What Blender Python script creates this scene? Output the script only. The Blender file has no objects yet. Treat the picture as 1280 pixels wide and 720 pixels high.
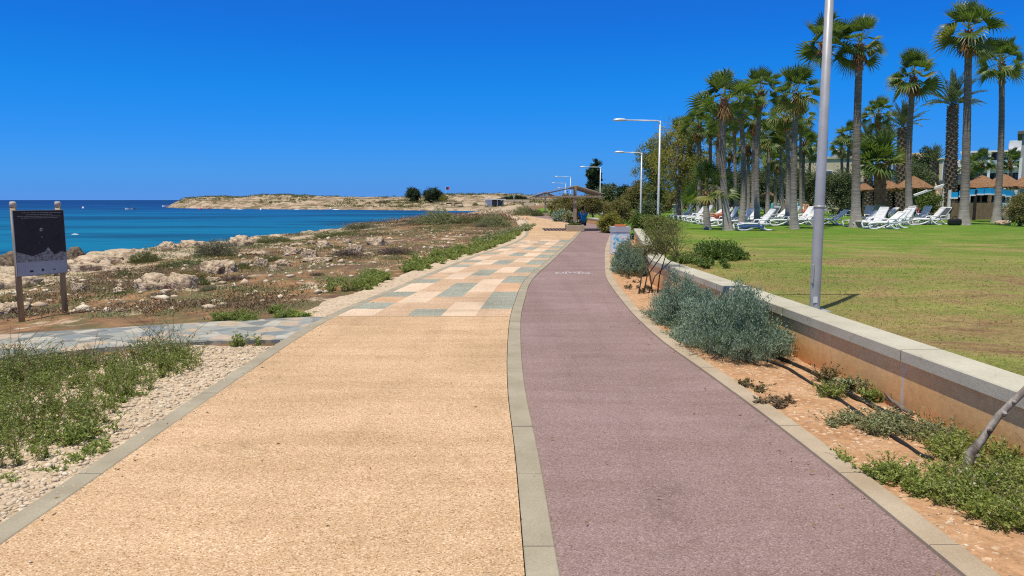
import bpy, bmesh, math, random
import numpy as np
from mathutils import Vector, Matrix, noise

random.seed(7)
SC = bpy.context.scene
COL = SC.collection
R = math.radians

# ------------------------------------------------------------------ camera model (1280 x 720 frame)
CAM_H, PITCH, F = 1.65, R(6.74), 931.0
ct, st = math.cos(PITCH), math.sin(PITCH)

def ray(px, py):
    u, v = (px - 640) / F, (py - 360) / F
    return u, ct - v * st, -st - v * ct

def at(px, py, z=0.0):
    """point on the level z under a picture position"""
    dx, dy, dz = ray(px, py)
    t = (z - CAM_H) / dz
    return Vector((dx * t, dy * t, z))

def at_y(px, py, y):
    """point at forward distance y"""
    dx, dy, dz = ray(px, py)
    t = y / dy
    return Vector((dx * t, y, CAM_H + dz * t))

# ------------------------------------------------------------------ object helpers
def tag(o, label=None, cat=None, group=None, kind=None):
    if label: o['label'] = label
    if cat: o['category'] = cat
    if group: o['group'] = group
    if kind: o['kind'] = kind
    return o

def empty(name, loc=(0, 0, 0), rz=0.0, label=None, cat=None, group=None):
    o = bpy.data.objects.new(name, None)
    COL.objects.link(o)
    o.empty_display_size = 0.2
    o.location = loc
    o.rotation_euler = (0, 0, rz)
    return tag(o, label, cat, group)

def link(name, me, parent=None, loc=None, rz=None):
    o = bpy.data.objects.new(name, me)
    COL.objects.link(o)
    if parent: o.parent = parent
    if loc is not None: o.location = loc
    if rz is not None: o.rotation_euler = (0, 0, rz)
    return o

def copy_tree(o, parent=None):
    c = o.copy()
    COL.objects.link(c)
    c.parent = parent
    for ch in list(o.children):
        copy_tree(ch, c)
    return c

class MB:
    """collects shapes and links them as one mesh object"""
    def __init__(self):
        self.v, self.f, self.m, self.s = [], [], [], []

    def add(self, vs, fs, mi=0, smooth=False):
        b = len(self.v)
        self.v += [tuple(p) for p in vs]
        for f in fs:
            self.f.append([i + b for i in f]); self.m.append(mi); self.s.append(smooth)

    def box(self, c, s, mi=0, rz=0.0, bev=0.0, mat=None):
        bm = bmesh.new()
        bmesh.ops.create_cube(bm, size=1.0)
        bmesh.ops.scale(bm, vec=s, verts=bm.verts)
        if bev > 0:
            bmesh.ops.bevel(bm, geom=list(bm.edges), offset=bev, segments=2, affect='EDGES', profile=0.6)
        M = Matrix.Translation(c) @ (mat if mat is not None else Matrix.Rotation(rz, 4, 'Z'))
        bm.transform(M)
        bm.verts.index_update()
        self.add([v.co for v in bm.verts], [[v.index for v in f.verts] for f in bm.faces], mi, False)
        bm.free()

    def bar(self, a, b, w, h, mi=0, bev=0.0):
        a, b = Vector(a), Vector(b)
        d = b - a
        L = d.length
        y = d.normalized()
        up = Vector((0, 0, 1)) if abs(y.z) < .98 else Vector((1, 0, 0))
        x = y.cross(up).normalized()
        z = x.cross(y)
        M = Matrix((x, y, z)).transposed().to_4x4()
        self.box((a + b) / 2, (w, L, h), mi, mat=M, bev=bev)

    def tube(self, pts, rad, n=10, mi=0, cap=True, smooth=True):
        pts = [Vector(p) for p in pts]
        if not hasattr(rad, '__len__'): rad = [rad] * len(pts)
        b = len(self.v)
        ref = None
        for i, p in enumerate(pts):
            t = (pts[min(i + 1, len(pts) - 1)] - pts[max(i - 1, 0)])
            t = t.normalized() if t.length > 1e-9 else Vector((0, 0, 1))
            if ref is None:
                ref = Vector((1, 0, 0)) if abs(t.x) < .9 else Vector((0, 1, 0))
            x = (ref - t * ref.dot(t)).normalized()
            ref = x
            y = t.cross(x)
            for k in range(n):
                a = 2 * math.pi * k / n
                self.v.append(tuple(p + (x * math.cos(a) + y * math.sin(a)) * rad[i]))
        for i in range(len(pts) - 1):
            for k in range(n):
                k2 = (k + 1) % n
                self.f.append([b + i * n + k, b + i * n + k2, b + (i + 1) * n + k2, b + (i + 1) * n + k])
                self.m.append(mi); self.s.append(smooth)
        if cap:
            self.f.append([b + k for k in range(n)][::-1]); self.m.append(mi); self.s.append(False)
            e = b + (len(pts) - 1) * n
            self.f.append([e + k for k in range(n)]); self.m.append(mi); self.s.append(False)

    def lathe(self, prof, n=20, mi=0, c=(0, 0, 0), smooth=True):
        b = len(self.v)
        for r, z in prof:
            for k in range(n):
                a = 2 * math.pi * k / n
                self.v.append((c[0] + r * math.cos(a), c[1] + r * math.sin(a), c[2] + z))
        for i in range(len(prof) - 1):
            for k in range(n):
                k2 = (k + 1) % n
                self.f.append([b + i * n + k, b + i * n + k2, b + (i + 1) * n + k2, b + (i + 1) * n + k])
                self.m.append(mi); self.s.append(smooth)
        if prof[0][0] > 1e-4:
            self.f.append([b + k for k in range(n)][::-1]); self.m.append(mi); self.s.append(False)
        if prof[-1][0] > 1e-4:
            e = b + (len(prof) - 1) * n
            self.f.append([e + k for k in range(n)]); self.m.append(mi); self.s.append(False)

    def prism(self, poly, d, mi=0, M=None):
        """flat outline in x,z given thickness d along y"""
        n = len(poly)
        vs = [Vector((x, -d / 2, z)) for x, z in poly] + [Vector((x, d / 2, z)) for x, z in poly]
        if M is not None: vs = [M @ v for v in vs]
        fs = [list(range(n)), list(range(2 * n - 1, n - 1, -1))]
        fs += [[i, n + i, n + (i + 1) % n, (i + 1) % n] for i in range(n)]
        self.add(vs, fs, mi)

    def mesh(self, name, mats):
        me = bpy.data.meshes.new(name)
        me.from_pydata(self.v, [], self.f)
        for m in (mats if isinstance(mats, (list, tuple)) else [mats]): me.materials.append(m)
        me.polygons.foreach_set('material_index', self.m)
        me.polygons.foreach_set('use_smooth', self.s)
        me.update()
        return me

    def build(self, name, mats, parent=None, loc=None, rz=None):
        return link(name, self.mesh(name, mats), parent, loc, rz)

def npmesh(name, V, Q, mats, mi=None, smooth=False):
    """fast mesh from numpy arrays: V (n,3), Q (m,4) or (m,3)"""
    me = bpy.data.meshes.new(name)
    V = np.asarray(V, np.float32); Q = np.asarray(Q, np.int32)
    k = Q.shape[1]
    me.vertices.add(len(V)); me.vertices.foreach_set('co', V.ravel())
    me.loops.add(Q.size); me.loops.foreach_set('vertex_index', Q.ravel())
    me.polygons.add(len(Q))
    me.polygons.foreach_set('loop_start', np.arange(0, Q.size, k, dtype=np.int32))
    me.polygons.foreach_set('loop_total', np.full(len(Q), k, np.int32))
    for m in (mats if isinstance(mats, (list, tuple)) else [mats]): me.materials.append(m)
    if mi is not None: me.polygons.foreach_set('material_index', np.asarray(mi, np.int32))
    if smooth: me.polygons.foreach_set('use_smooth', np.ones(len(Q), bool))
    me.update(calc_edges=True)
    me.validate()
    return me

def vnoise(x, y, seed=0):
    """value noise, numpy"""
    x = np.asarray(x, float); y = np.asarray(y, float)
    xi, yi = np.floor(x).astype(np.int64), np.floor(y).astype(np.int64)
    fx, fy = x - xi, y - yi
    fx, fy = fx * fx * (3 - 2 * fx), fy * fy * (3 - 2 * fy)
    def h(a, b):
        n = (a * 374761393 + b * 668265263 + seed * 1442695041) & 0x7fffffff
        n = ((n ^ (n >> 13)) * 1274126177) & 0x7fffffff
        return ((n ^ (n >> 16)) & 0xffff) / 65535.0
    a, b, c, d = h(xi, yi), h(xi + 1, yi), h(xi, yi + 1), h(xi + 1, yi + 1)
    return (a * (1 - fx) + b * fx) * (1 - fy) + (c * (1 - fx) + d * fx) * fy

def fbm(x, y, seed=0, oct=4):
    s, a, t = 0, 1.0, 0
    for i in range(oct):
        s = s + a * vnoise(x * 2 ** i, y * 2 ** i, seed + i); t += a; a *= .5
    return s / t

def sstep(a, b, x):
    t = np.clip((np.asarray(x, float) - a) / (b - a), 0, 1)
    return t * t * (3 - 2 * t)

# ------------------------------------------------------------------ materials
def newmat(name):
    m = bpy.data.materials.new(name); m.use_nodes = True
    nt = m.node_tree
    b = nt.nodes['Principled BSDF']
    return m, nt, b

def N(nt, t, **kw):
    n = nt.nodes.new(t)
    for k, v in kw.items():
        if k in n.inputs: n.inputs[k].default_value = v
        else: setattr(n, k, v)
    return n

def ramp(nt, stops, src=None):
    r = nt.nodes.new('ShaderNodeValToRGB')
    e = r.color_ramp.elements
    while len(e) < len(stops): e.new(0.5)
    for el, (p, c) in zip(e, stops):
        el.position = p
        el.color = (*c, 1) if len(c) == 3 else c
    if src is not None: nt.links.new(src, r.inputs[0])
    return r

def mixc(nt, fac, a, b, blend='MIX'):
    m = nt.nodes.new('ShaderNodeMix'); m.data_type = 'RGBA'; m.blend_type = blend
    for i, x in ((0, fac), (6, a), (7, b)):
        if hasattr(x, 'node'): nt.links.new(x, m.inputs[i])
        elif i == 0: m.inputs[0].default_value = x
        else: m.inputs[i].default_value = (*x, 1)
    return m.outputs[2]

def coord(nt, kind='Object', scale=None):
    t = nt.nodes.new('ShaderNodeTexCoord')
    o = t.outputs[kind]
    if scale:
        mp = nt.nodes.new('ShaderNodeMapping'); mp.inputs['Scale'].default_value = scale
        nt.links.new(o, mp.inputs[0]); o = mp.outputs[0]
    return o

def noise_n(nt, co, scale, detail=4, rough=.55, dist=0.0):
    n = nt.nodes.new('ShaderNodeTexNoise')
    n.inputs['Scale'].default_value = scale; n.inputs['Detail'].default_value = detail
    n.inputs['Roughness'].default_value = rough; n.inputs['Distortion'].default_value = dist
    nt.links.new(co, n.inputs['Vector'])
    return n.outputs['Fac']

def bump(nt, b, h, strength=.4, dist=.02, prev=None):
    n = nt.nodes.new('ShaderNodeBump')
    n.inputs['Strength'].default_value = strength; n.inputs['Distance'].default_value = dist
    nt.links.new(h, n.inputs['Height'])
    if prev is not None: nt.links.new(prev, n.inputs['Normal'])
    if b is not None: nt.links.new(n.outputs[0], b.inputs['Normal'])
    return n.outputs[0]

def mat(name, stops, scale=5, detail=5, rough=.8, bs=0, bscale=None, bdist=.01, metal=0, spec=.3, stretch=None, fine=0, finescale=80):
    """noise-mottled surface"""
    m, nt, b = newmat(name)
    co = coord(nt, 'Object', stretch)
    f = noise_n(nt, co, scale, detail)
    if len(stops[0]) != 2:
        n_ = len(stops); stops = [(.3 + .4 * i / max(1, n_ - 1), c) for i, c in enumerate(stops)]
    c = ramp(nt, stops, f).outputs[0]
    if fine:
        f2 = noise_n(nt, co, finescale, 2)
        r2 = ramp(nt, [(.3, (1 - fine,) * 3), (.7, (1 + fine,) * 3)], f2)
        c = mixc(nt, 1.0, c, r2.outputs[0], 'MULTIPLY')
    nt.links.new(c, b.inputs['Base Color'])
    b.inputs['Roughness'].default_value = rough; b.inputs['Metallic'].default_value = metal
    b.inputs['Specular IOR Level'].default_value = spec
    if bs: bump(nt, b, noise_n(nt, co, bscale or scale * 4, 5), bs, bdist)
    return m

def leafmat(name, cols, trans=.3, rough=.55, spec=.25):
    """each leaf its own tone; a share of the light passes through"""
    m, nt, b = newmat(name)
    g = nt.nodes.new('ShaderNodeNewGeometry')
    stops = [(i / max(1, len(cols) - 1), c) for i, c in enumerate(cols)]
    c = ramp(nt, stops, g.outputs['Random Per Island']).outputs[0]
    nt.links.new(c, b.inputs['Base Color'])
    b.inputs['Roughness'].default_value = rough; b.inputs['Specular IOR Level'].default_value = spec
    tr = nt.nodes.new('ShaderNodeBsdfTranslucent')
    nt.links.new(mixc(nt, 1.0, c, (1.0, 1.1, .55), 'MULTIPLY'), tr.inputs[0])
    mx = nt.nodes.new('ShaderNodeMixShader'); mx.inputs[0].default_value = trans
    nt.links.new(b.outputs[0], mx.inputs[1]); nt.links.new(tr.outputs[0], mx.inputs[2])
    nt.links.new(mx.outputs[0], nt.nodes['Material Output'].inputs[0])
    return m

M = {}
def aggregate(name, base, dark, light, grain=130, mott=.7):
    """washed pebble surface: small grains with darker gaps and large faint mottling"""
    m, nt, b = newmat(name)
    co = coord(nt, 'Object')
    v = nt.nodes.new('ShaderNodeTexVoronoi'); v.inputs['Scale'].default_value = grain
    nt.links.new(co, v.inputs['Vector'])
    sep = nt.nodes.new('ShaderNodeSeparateColor'); nt.links.new(v.outputs['Color'], sep.inputs[0])
    c = ramp(nt, [(.0, dark), (.22, base), (.65, base), (1.0, light)], sep.outputs[0]).outputs[0]
    big = noise_n(nt, co, mott, 5, .6, .3)
    c = mixc(nt, 1.0, c, ramp(nt, [(.3, (.86, .84, .8)), (.7, (1.1, 1.1, 1.1))], big).outputs[0], 'MULTIPLY')
    st_ = noise_n(nt, coord(nt, 'Object', (.35, 3.0, 1)), 1.3, 5, .6)
    c = mixc(nt, 1.0, c, ramp(nt, [(.35, (.93, .91, .88)), (.6, (1.04, 1.04, 1.04))], st_).outputs[0], 'MULTIPLY')
    sn = noise_n(nt, co, 1.9, 6, .72, .8)
    c = mixc(nt, 1.0, c, ramp(nt, [(.30, (.80, .79, .78)), (.40, (1, 1, 1)), (.66, (1, 1, 1)), (.74, (1.07, 1.06, 1.04))], sn).outputs[0], 'MULTIPLY')
    wl = noise_n(nt, coord(nt, 'Object', (2.6, .12, 1)), 1.0, 4, .5, .3)
    c = mixc(nt, 1.0, c, ramp(nt, [(.34, (.93, .92, .92)), (.5, (1, 1, 1))], wl).outputs[0], 'MULTIPLY')
    ck = nt.nodes.new('ShaderNodeTexVoronoi'); ck.feature = 'DISTANCE_TO_EDGE'; ck.inputs['Scale'].default_value = .33
    wob = nt.nodes.new('ShaderNodeTexNoise'); wob.inputs['Scale'].default_value = 3.0; wob.inputs['Detail'].default_value = 6; nt.links.new(co, wob.inputs['Vector'])
    va = nt.nodes.new('ShaderNodeVectorMath'); va.operation = 'MULTIPLY_ADD'; nt.links.new(wob.outputs['Color'], va.inputs[0]); va.inputs[1].default_value = (.35, .35, 0); nt.links.new(co, va.inputs[2]); nt.links.new(va.outputs[0], ck.inputs['Vector'])
    cm = noise_n(nt, co, .5, 3)
    cf = mixc(nt, 1.0, ramp(nt, [(.0015, (1, 1, 1)), (.004, (0, 0, 0))], ck.outputs['Distance']).outputs[0], ramp(nt, [(.56, (0, 0, 0)), (.62, (.55, .55, .55))], cm).outputs[0], 'MULTIPLY')
    c = mixc(nt, cf, c, dark)
    nt.links.new(c, b.inputs['Base Color'])
    b.inputs['Roughness'].default_value = .85; b.inputs['Specular IOR Level'].default_value = .2
    bump(nt, b, v.outputs['Distance'], .35, .004)
    return m

M['tan'] = aggregate('tan_aggregate', (.525, .35, .20), (.25, .15, .072), (.75, .57, .40), grain=135)
M['cream'] = aggregate('cream_aggregate', (.66, .50, .36), (.36, .25, .15), (.78, .66, .52), grain=150)
M['green'] = aggregate('green_aggregate', (.265, .28, .225), (.13, .14, .11), (.58, .57, .49))
M['mauve'] = aggregate('mauve_surfacing', (.262, .180, .170), (.155, .10, .095), (.39, .30, .285), grain=150, mott=.5)
M['tan_tile'] = aggregate('peach_aggregate', (.52, .355, .225), (.27, .17, .095), (.72, .56, .41))
M['orange_tile'] = aggregate('orange_aggregate', (.56, .35, .205), (.32, .18, .09), (.70, .52, .37))
M['kerb'] = mat('kerb_concrete', [(.285, .245, .17), (.38, .335, .245)], 2.5, 6, .85, .15, 60, .003, fine=.12, finescale=120)
M['kerb_warm'] = mat('kerb_sandy_concrete', [(.35, .27, .18), (.46, .38, .27)], 2.0, 6, .85, .15, 60, .003, fine=.12, finescale=120)
M['paint'] = mat('road_paint', [(.5, .45, .43), (.72, .68, .66)], 9, 4, .7)
M['coping'] = mat('coping_concrete', [(.40, .375, .285), (.50, .475, .375)], 1.6, 7, .8, .12, 40, .004, fine=.07, finescale=60)
def coping_mat():
    m, nt, b = newmat('jointed_coping'); co = coord(nt, 'Object')
    sep = nt.nodes.new('ShaderNodeSeparateXYZ'); nt.links.new(co, sep.inputs[0])
    c = ramp(nt, [(.3, (.40, .375, .285)), (.7, (.52, .495, .39))], noise_n(nt, co, 1.6, 7)).outputs[0]
    c = mixc(nt, 1, c, ramp(nt, [(.3, (.9, .9, .9)), (.7, (1.08, 1.08, 1.08))], noise_n(nt, co, 60, 3)).outputs[0], 'MULTIPLY')
    c = mixc(nt, 1, c, ramp(nt, [(.32, (.72, .69, .64)), (.42, (1, 1, 1))], noise_n(nt, co, 3.6, 8, .75, .6)).outputs[0], 'MULTIPLY')
    w = nt.nodes.new('ShaderNodeMath'); w.operation = 'PINGPONG'; nt.links.new(sep.outputs[1], w.inputs[0]); w.inputs[1].default_value = 1.18
    j = ramp(nt, [(.004, (1, 1, 1)), (.008, (0, 0, 0))], w.outputs[0]).outputs[0]
    c = mixc(nt, j, c, (.16, .14, .11))
    nt.links.new(c, b.inputs['Base Color']); b.inputs['Roughness'].default_value = .85; b.inputs['Specular IOR Level'].default_value = .2
    p = bump(nt, None, j, -.6, .01); bump(nt, b, noise_n(nt, co, 38, 6, .7), .3, .006, p)
    return m
M['coping_wall'] = coping_mat()
M['stone_pale'] = mat('limestone', [(.28, (.16, .12, .085)), (.42, (.38, .28, .18)), (.55, (.54, .43, .30)), (.75, (.62, .53, .40))], 3.2, 8, .9, .8, 7, .06)
M['stone_dark'] = mat('wet_limestone', [(.3, (.06, .045, .035)), (.6, (.2, .15, .1)), (.8, (.38, .3, .21))], 3.0, 8, .9, .8, 7, .06)
M['gravel'] = mat('gravel_stone', [(.40, .29, .21), (.54, .43, .34)], 25, 3, .9, .3, 90, .003)
M['wood_post'] = mat('weathered_wood', [(.26, .19, .105), (.44, .35, .22)], 3, 6, .8, .3, 30, .004, stretch=(6, 6, .8))
M['brown_wood'] = mat('brown_stained_wood', [(.17, .115, .065), (.28, .195, .12)], 3, 5, .7, .2, 30, .004, stretch=(4, 4, 1))
M['pergola_wood'] = mat('sun_bleached_brown_wood', [(.24, .18, .13), (.36, .285, .215)], 3, 5, .75, .2, 30, .004, stretch=(4, 4, 1))
M['pale_wood'] = mat('bleached_wood', [(.38, .33, .28), (.55, .5, .44)], 3, 5, .8, .2, 30, .004)
M['galv'] = mat('galvanised_steel', [(.36, .365, .36), (.46, .46, .45)], 5, 4, .42, metal=.2, spec=.5)
M['lamp_white'] = mat('lamp_grey_paint', [(.55, .57, .58), (.65, .66, .67)], 6, 3, .4, metal=.15, spec=.5)
M['white_plastic'] = mat('white_plastic', [(.74, .74, .74), (.82, .82, .82)], 6, 3, .45, spec=.4)
M['white_paint'] = mat('white_render', [(.68, .68, .67), (.78, .78, .77)], 1.2, 5, .8)
M['beige_paint'] = mat('beige_render', [(.55, .46, .31), (.63, .54, .38)], .8, 5, .85)
M['grey_roof'] = mat('grey_roofing', [(.10, .12, .11), (.16, .17, .16)], 1, 5, .8)
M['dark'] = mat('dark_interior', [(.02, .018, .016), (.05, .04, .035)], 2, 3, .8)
M['glass'] = mat('window_glass', [(.05, .08, .12), (.10, .14, .19)], .7, 3, .1, spec=.6)
M['black'] = mat('black_plastic', [(.012, .012, .013), (.03, .028, .026)], 12, 4, .5)
M['blue'] = mat('bright_blue_panel', [(.01, .29, .62), (.02, .36, .70)], 2, 3, .4)
M['blue_cloth'] = mat('blue_cloth', [(.03, .07, .20), (.06, .12, .28)], 12, 3, .9)
M['blue_shirt'] = mat('blue_shirt', [(.01, .20, .50), (.02, .26, .58)], 10, 3, .9)
M['grey_cloth'] = mat('grey_cloth', [(.04, .045, .055), (.09, .095, .11)], 12, 3, .9)
M['pink_cloth'] = mat('pink_cloth', [(.60, .17, .20), (.70, .28, .30)], 12, 3, .9)
M['red_cloth'] = mat('orange_red_cloth', [(.55, .11, .05), (.65, .16, .08)], 12, 3, .9)
M['yellow_cloth'] = mat('yellow_cloth', [(.55, .55, .06), (.65, .62, .10)], 12, 3, .9)
M['skin'] = mat('skin', [(.46, .24, .15), (.54, .30, .2)], 12, 3, .6)
M['hair'] = mat('dark_hair', [(.012, .009, .007), (.03, .022, .016)], 30, 3, .6)
M['thatch'] = mat('thatch', [(.17, .085, .04), (.36, .205, .11)], 4, 6, .95, .8, 22, .04, stretch=(3, 3, .6))
M['orange'] = mat('orange_paint', [(.62, .16, .05), (.72, .22, .08)], 8, 3, .7)
M['red'] = mat('red_plastic', [(.6, .06, .04), (.7, .1, .06)], 6, 3, .5)
M['pink_buoy'] = mat('orange_buoy', [(.62, .2, .12), (.72, .27, .17)], 6, 3, .5)
M['twig'] = mat('twig_bark', [(.06, .045, .032), (.13, .10, .075)], 12, 4, .9)
M['bark'] = mat('grey_bark', [(.11, .09, .07), (.24, .2, .165)], 6, 6, .9, .6, 24, .02, stretch=(2, 2, .6))
M['pale_bark'] = mat('pale_smooth_bark', [(.35, (.10, .08, .065)), (.5, (.25, .215, .18)), (.66, (.38, .34, .295))], 16, 8, .85, .9, 40, .006, stretch=(1, 1, .5))
M['bed_soil_dry'] = None

def palm_bark():
    m, nt, b = newmat('palm_bark')
    co = coord(nt, 'Object')
    f = noise_n(nt, coord(nt, 'Object', (1.5, 1.5, 9)), 2.2, 6, .65)
    c = ramp(nt, [(.3, (.10, .08, .062)), (.55, (.22, .185, .15)), (.75, (.33, .29, .25))], f).outputs[0]
    sep = nt.nodes.new('ShaderNodeSeparateXYZ'); nt.links.new(co, sep.inputs[0])
    mr = N(nt, 'ShaderNodeMapRange'); mr.inputs[1].default_value = 2.4; mr.inputs[2].default_value = .6
    nt.links.new(sep.outputs[2], mr.inputs[0])
    n2 = noise_n(nt, co, 3, 4)
    mu = N(nt, 'ShaderNodeMath', operation='MULTIPLY'); nt.links.new(mr.outputs[0], mu.inputs[0]); nt.links.new(n2, mu.inputs[1])
    c = mixc(nt, mu.outputs[0], c, (.52, .47, .41))
    nt.links.new(c, b.inputs['Base Color']); b.inputs['Roughness'].default_value = .9
    bump(nt, b, noise_n(nt, coord(nt, 'Object', (1, 1, 14)), 1.6, 5), .6, .03)
    return m
M['palm_bark'] = palm_bark()
M['leaf_base'] = mat('palm_leaf_bases', [(.17, .075, .04), (.44, .22, .13)], 5, 5, .9, .7, 18, .03)
M['date_bark'] = mat('date_palm_bark', [(.09, .065, .045), (.25, .19, .135)], 6, 5, .95, .7, 18, .03)
M['fan_leaf'] = leafmat('fan_palm_leaf', [(.06, .105, .028), (.12, .18, .045), (.22, .28, .085)], .42, .4, .4)
M['fan_leaf_yellow'] = leafmat('yellowing_fan_leaf', [(.20, .22, .05), (.32, .30, .09)], .4, .5, .3)
M['dead_frond'] = leafmat('dead_palm_leaf', [(.16, .10, .05), (.33, .23, .12)], .15, .8, .1)
M['date_leaf'] = leafmat('date_palm_leaf', [(.075, .12, .05), (.13, .18, .08), (.20, .24, .12)], .2, .45, .4)
M['silver_leaf'] = leafmat('silver_green_leaf', [(.15, .225, .15), (.24, .33, .235), (.37, .44, .345)], .2, .6, .2)
M['weed_leaf'] = leafmat('weed_leaf', [(.17, .23, .05), (.28, .34, .085), (.41, .44, .19)], .4, .6, .2)
M['weed_fresh'] = leafmat('fresh_weed_leaf', [(.22, .29, .055), (.34, .41, .10), (.48, .50, .21)], .42, .6, .2)
M['weed_dry'] = leafmat('dry_weed', [(.13, .105, .05), (.24, .20, .10)], .2, .8, .1)
M['weed_pale'] = leafmat('pale_weed_leaf', [(.20, .225, .10), (.31, .33, .17), (.42, .42, .25)], .25, .7, .1)
M['scrub_leaf'] = leafmat('scrub_leaf', [(.13, .135, .085), (.20, .20, .125), (.28, .27, .175)], .15, .8, .1)
M['scrub_green'] = leafmat('green_scrub_leaf', [(.09, .115, .04), (.15, .165, .06), (.22, .23, .095)], .2, .8, .1)
M['scrub_yellow'] = leafmat('yellow_green_cushion', [(.13, .12, .03), (.22, .19, .05)], .2, .8, .1)
M['scrub_purple'] = leafmat('dry_purple_grey_twigs', [(.10, .07, .06), (.19, .145, .125)], .1, .9, .1)
M['scrub_brown'] = leafmat('brown_low_scrub', [(.14, .10, .065), (.22, .155, .095), (.29, .225, .135)], .1, .9, .05)
M['olive_leaf'] = leafmat('olive_leaf', [(.075, .11, .045), (.13, .17, .08), (.21, .235, .14)], .3, .6, .25)
M['acacia_leaf'] = leafmat('yellow_green_leaf', [(.22, .225, .055), (.34, .33, .09), (.46, .37, .13)], .5, .6, .2)
M['tamarisk_leaf'] = leafmat('feathery_leaf', [(.15, .185, .055), (.24, .265, .09), (.34, .33, .15)], .45, .7, .15)
M['dark_leaf'] = leafmat('dark_conifer_leaf', [(.022, .045, .02), (.045, .075, .032), (.075, .105, .045)], .15, .6, .2)
M['rust_leaf'] = leafmat('rusty_green_leaf', [(.15, .165, .06), (.24, .225, .085), (.33, .245, .13)], .38, .7, .15)
M['mound_leaf'] = leafmat('ground_cover_leaf', [(.07, .13, .025), (.12, .185, .04), (.20, .25, .07)], .25, .6, .2)
M['flower_white'] = leafmat('white_flower', [(.6, .58, .42), (.7, .68, .55)], .2, .8, .1)
M['flower_yellow'] = leafmat('yellow_flower', [(.65, .45, .03), (.7, .55, .06)], .2, .8, .1)
M['grass_blade'] = leafmat('lawn_blade', [(.24, .27, .07), (.34, .34, .10), (.46, .40, .18)], .45, .6, .2)
# ------------------------------------------------------------------ land shape
COAST = [(-24, -60), (-22, 0), (-20.4, 18), (-19.6, 28), (-18.3, 35), (-17.8, 41), (-15.9, 47.6), (-14.4, 54.7), (-14.2, 66), (-11.5, 84), (-9.0, 93),
         (-6.4, 104), (-4.6, 118), (-3.6, 135), (-3, 160), (-2, 200), (0, 236), (-6, 246), (-35, 264), (-58, 281), (-86, 293), (-120, 312), (-150, 336), (-172, 372),
         (-190, 428), (-150, 452), (-60, 470), (60, 640), (700, 900), (2400, 1500), (2400, -2400), (-24, -2400)]
CP = np.array(COAST, float)

def coast_dist(x, y):
    """distance inside (+) or outside (-) the land outline"""
    x = np.asarray(x, float); y = np.asarray(y, float)
    best = np.full(x.shape, 1e9); inside = np.zeros(x.shape, bool)
    for i in range(len(CP)):
        ax, ay = CP[i]; bx, by = CP[(i + 1) % len(CP)]
        dx, dy = bx - ax, by - ay
        t = np.clip(((x - ax) * dx + (y - ay) * dy) / (dx * dx + dy * dy), 0, 1)
        best = np.minimum(best, np.hypot(x - ax - t * dx, y - ay - t * dy))
        c = ((ay > y) != (by > y))
        with np.errstate(divide='ignore', invalid='ignore'):
            xi = ax + (y - ay) * dx / (dy if dy != 0 else 1e-9)
        inside ^= c & (x < xi)
    return np.where(inside, best, -best)

# path edges as functions of forward distance (world metres)
EL = np.array([(-8, -2.62), (3.6, -2.62), (6.3, -2.68), (10.5, -2.66), (13.4, -2.31), (18.8, -1.62), (22, -1.16), (26.7, -.32), (33.6, .5),
               (39.7, .75), (52, 1.05), (62, .95), (72, .5), (85, -.1), (97, -.5)])
EC = np.array([(-8, .55), (0, .30), (3.12, .212), (4.83, .17), (6.03, .125), (8.97, .105), (10.55, .13), (12.37, .215), (14.92, .37), (15.7, .45), (19.25, .95),
               (24.1, 1.62), (37.8, 3.45), (42, 3.95), (48, 4.25), (54, 4.1), (62, 3.5), (72, 2.4), (85, 1.5), (97, 1.2)])
ER = np.array([(-8, 1.95), (0, 1.98), (3.12, 2.0), (4.27, 1.99), (7.22, 1.86), (8.4, 1.78), (10.2, 1.76), (12.57, 1.83), (13.7, 1.88), (15.86, 2.02),
               (18.5, 2.32), (22.05, 2.75), (24.9, 3.12), (38.7, 5.1), (44, 5.75), (50, 5.85), (56, 5.55), (64, 4.8), (74, 3.7), (85, 3.0), (97, 2.7)])
WL = np.array([(-6, 3.52), (4.43, 3.13), (14.85, 2.76), (20.5, 3.6), (31, 5.05)])       # front edge of the coping

def smooth_curve(T, y):
    """Catmull-Rom style cubic through the table"""
    y = np.asarray(y, float)
    xs, vs = T[:, 0], T[:, 1]
    m = np.gradient(vs, xs)
    i = np.clip(np.searchsorted(xs, y) - 1, 0, len(xs) - 2)
    h = xs[i + 1] - xs[i]; t = np.clip((y - xs[i]) / h, 0, 1)
    return ((2 * t**3 - 3 * t**2 + 1) * vs[i] + (t**3 - 2 * t**2 + t) * h * m[i] + (-2 * t**3 + 3 * t**2) * vs[i + 1] + (t**3 - t**2) * h * m[i + 1])
fL = lambda y: smooth_curve(EL, y)
fC = lambda y: smooth_curve(EC, y)
fR = lambda y: smooth_curve(ER, y)
fW = lambda y: np.interp(y, WL[:, 0], WL[:, 1])

RIDGE = np.array([(-200, 1.8), (228, 2.0), (250, 2.5), (280, 3.0), (310, 3.2), (335, 3.6), (362, 3.7), (400, 2.8), (450, 2.5), (500, 2.7), (545, 3.3), (572, 4.2), (600, 4.7),
                  (630, 4.3), (660, 3.5), (720, 3.0), (2200, 3.0)])

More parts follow.
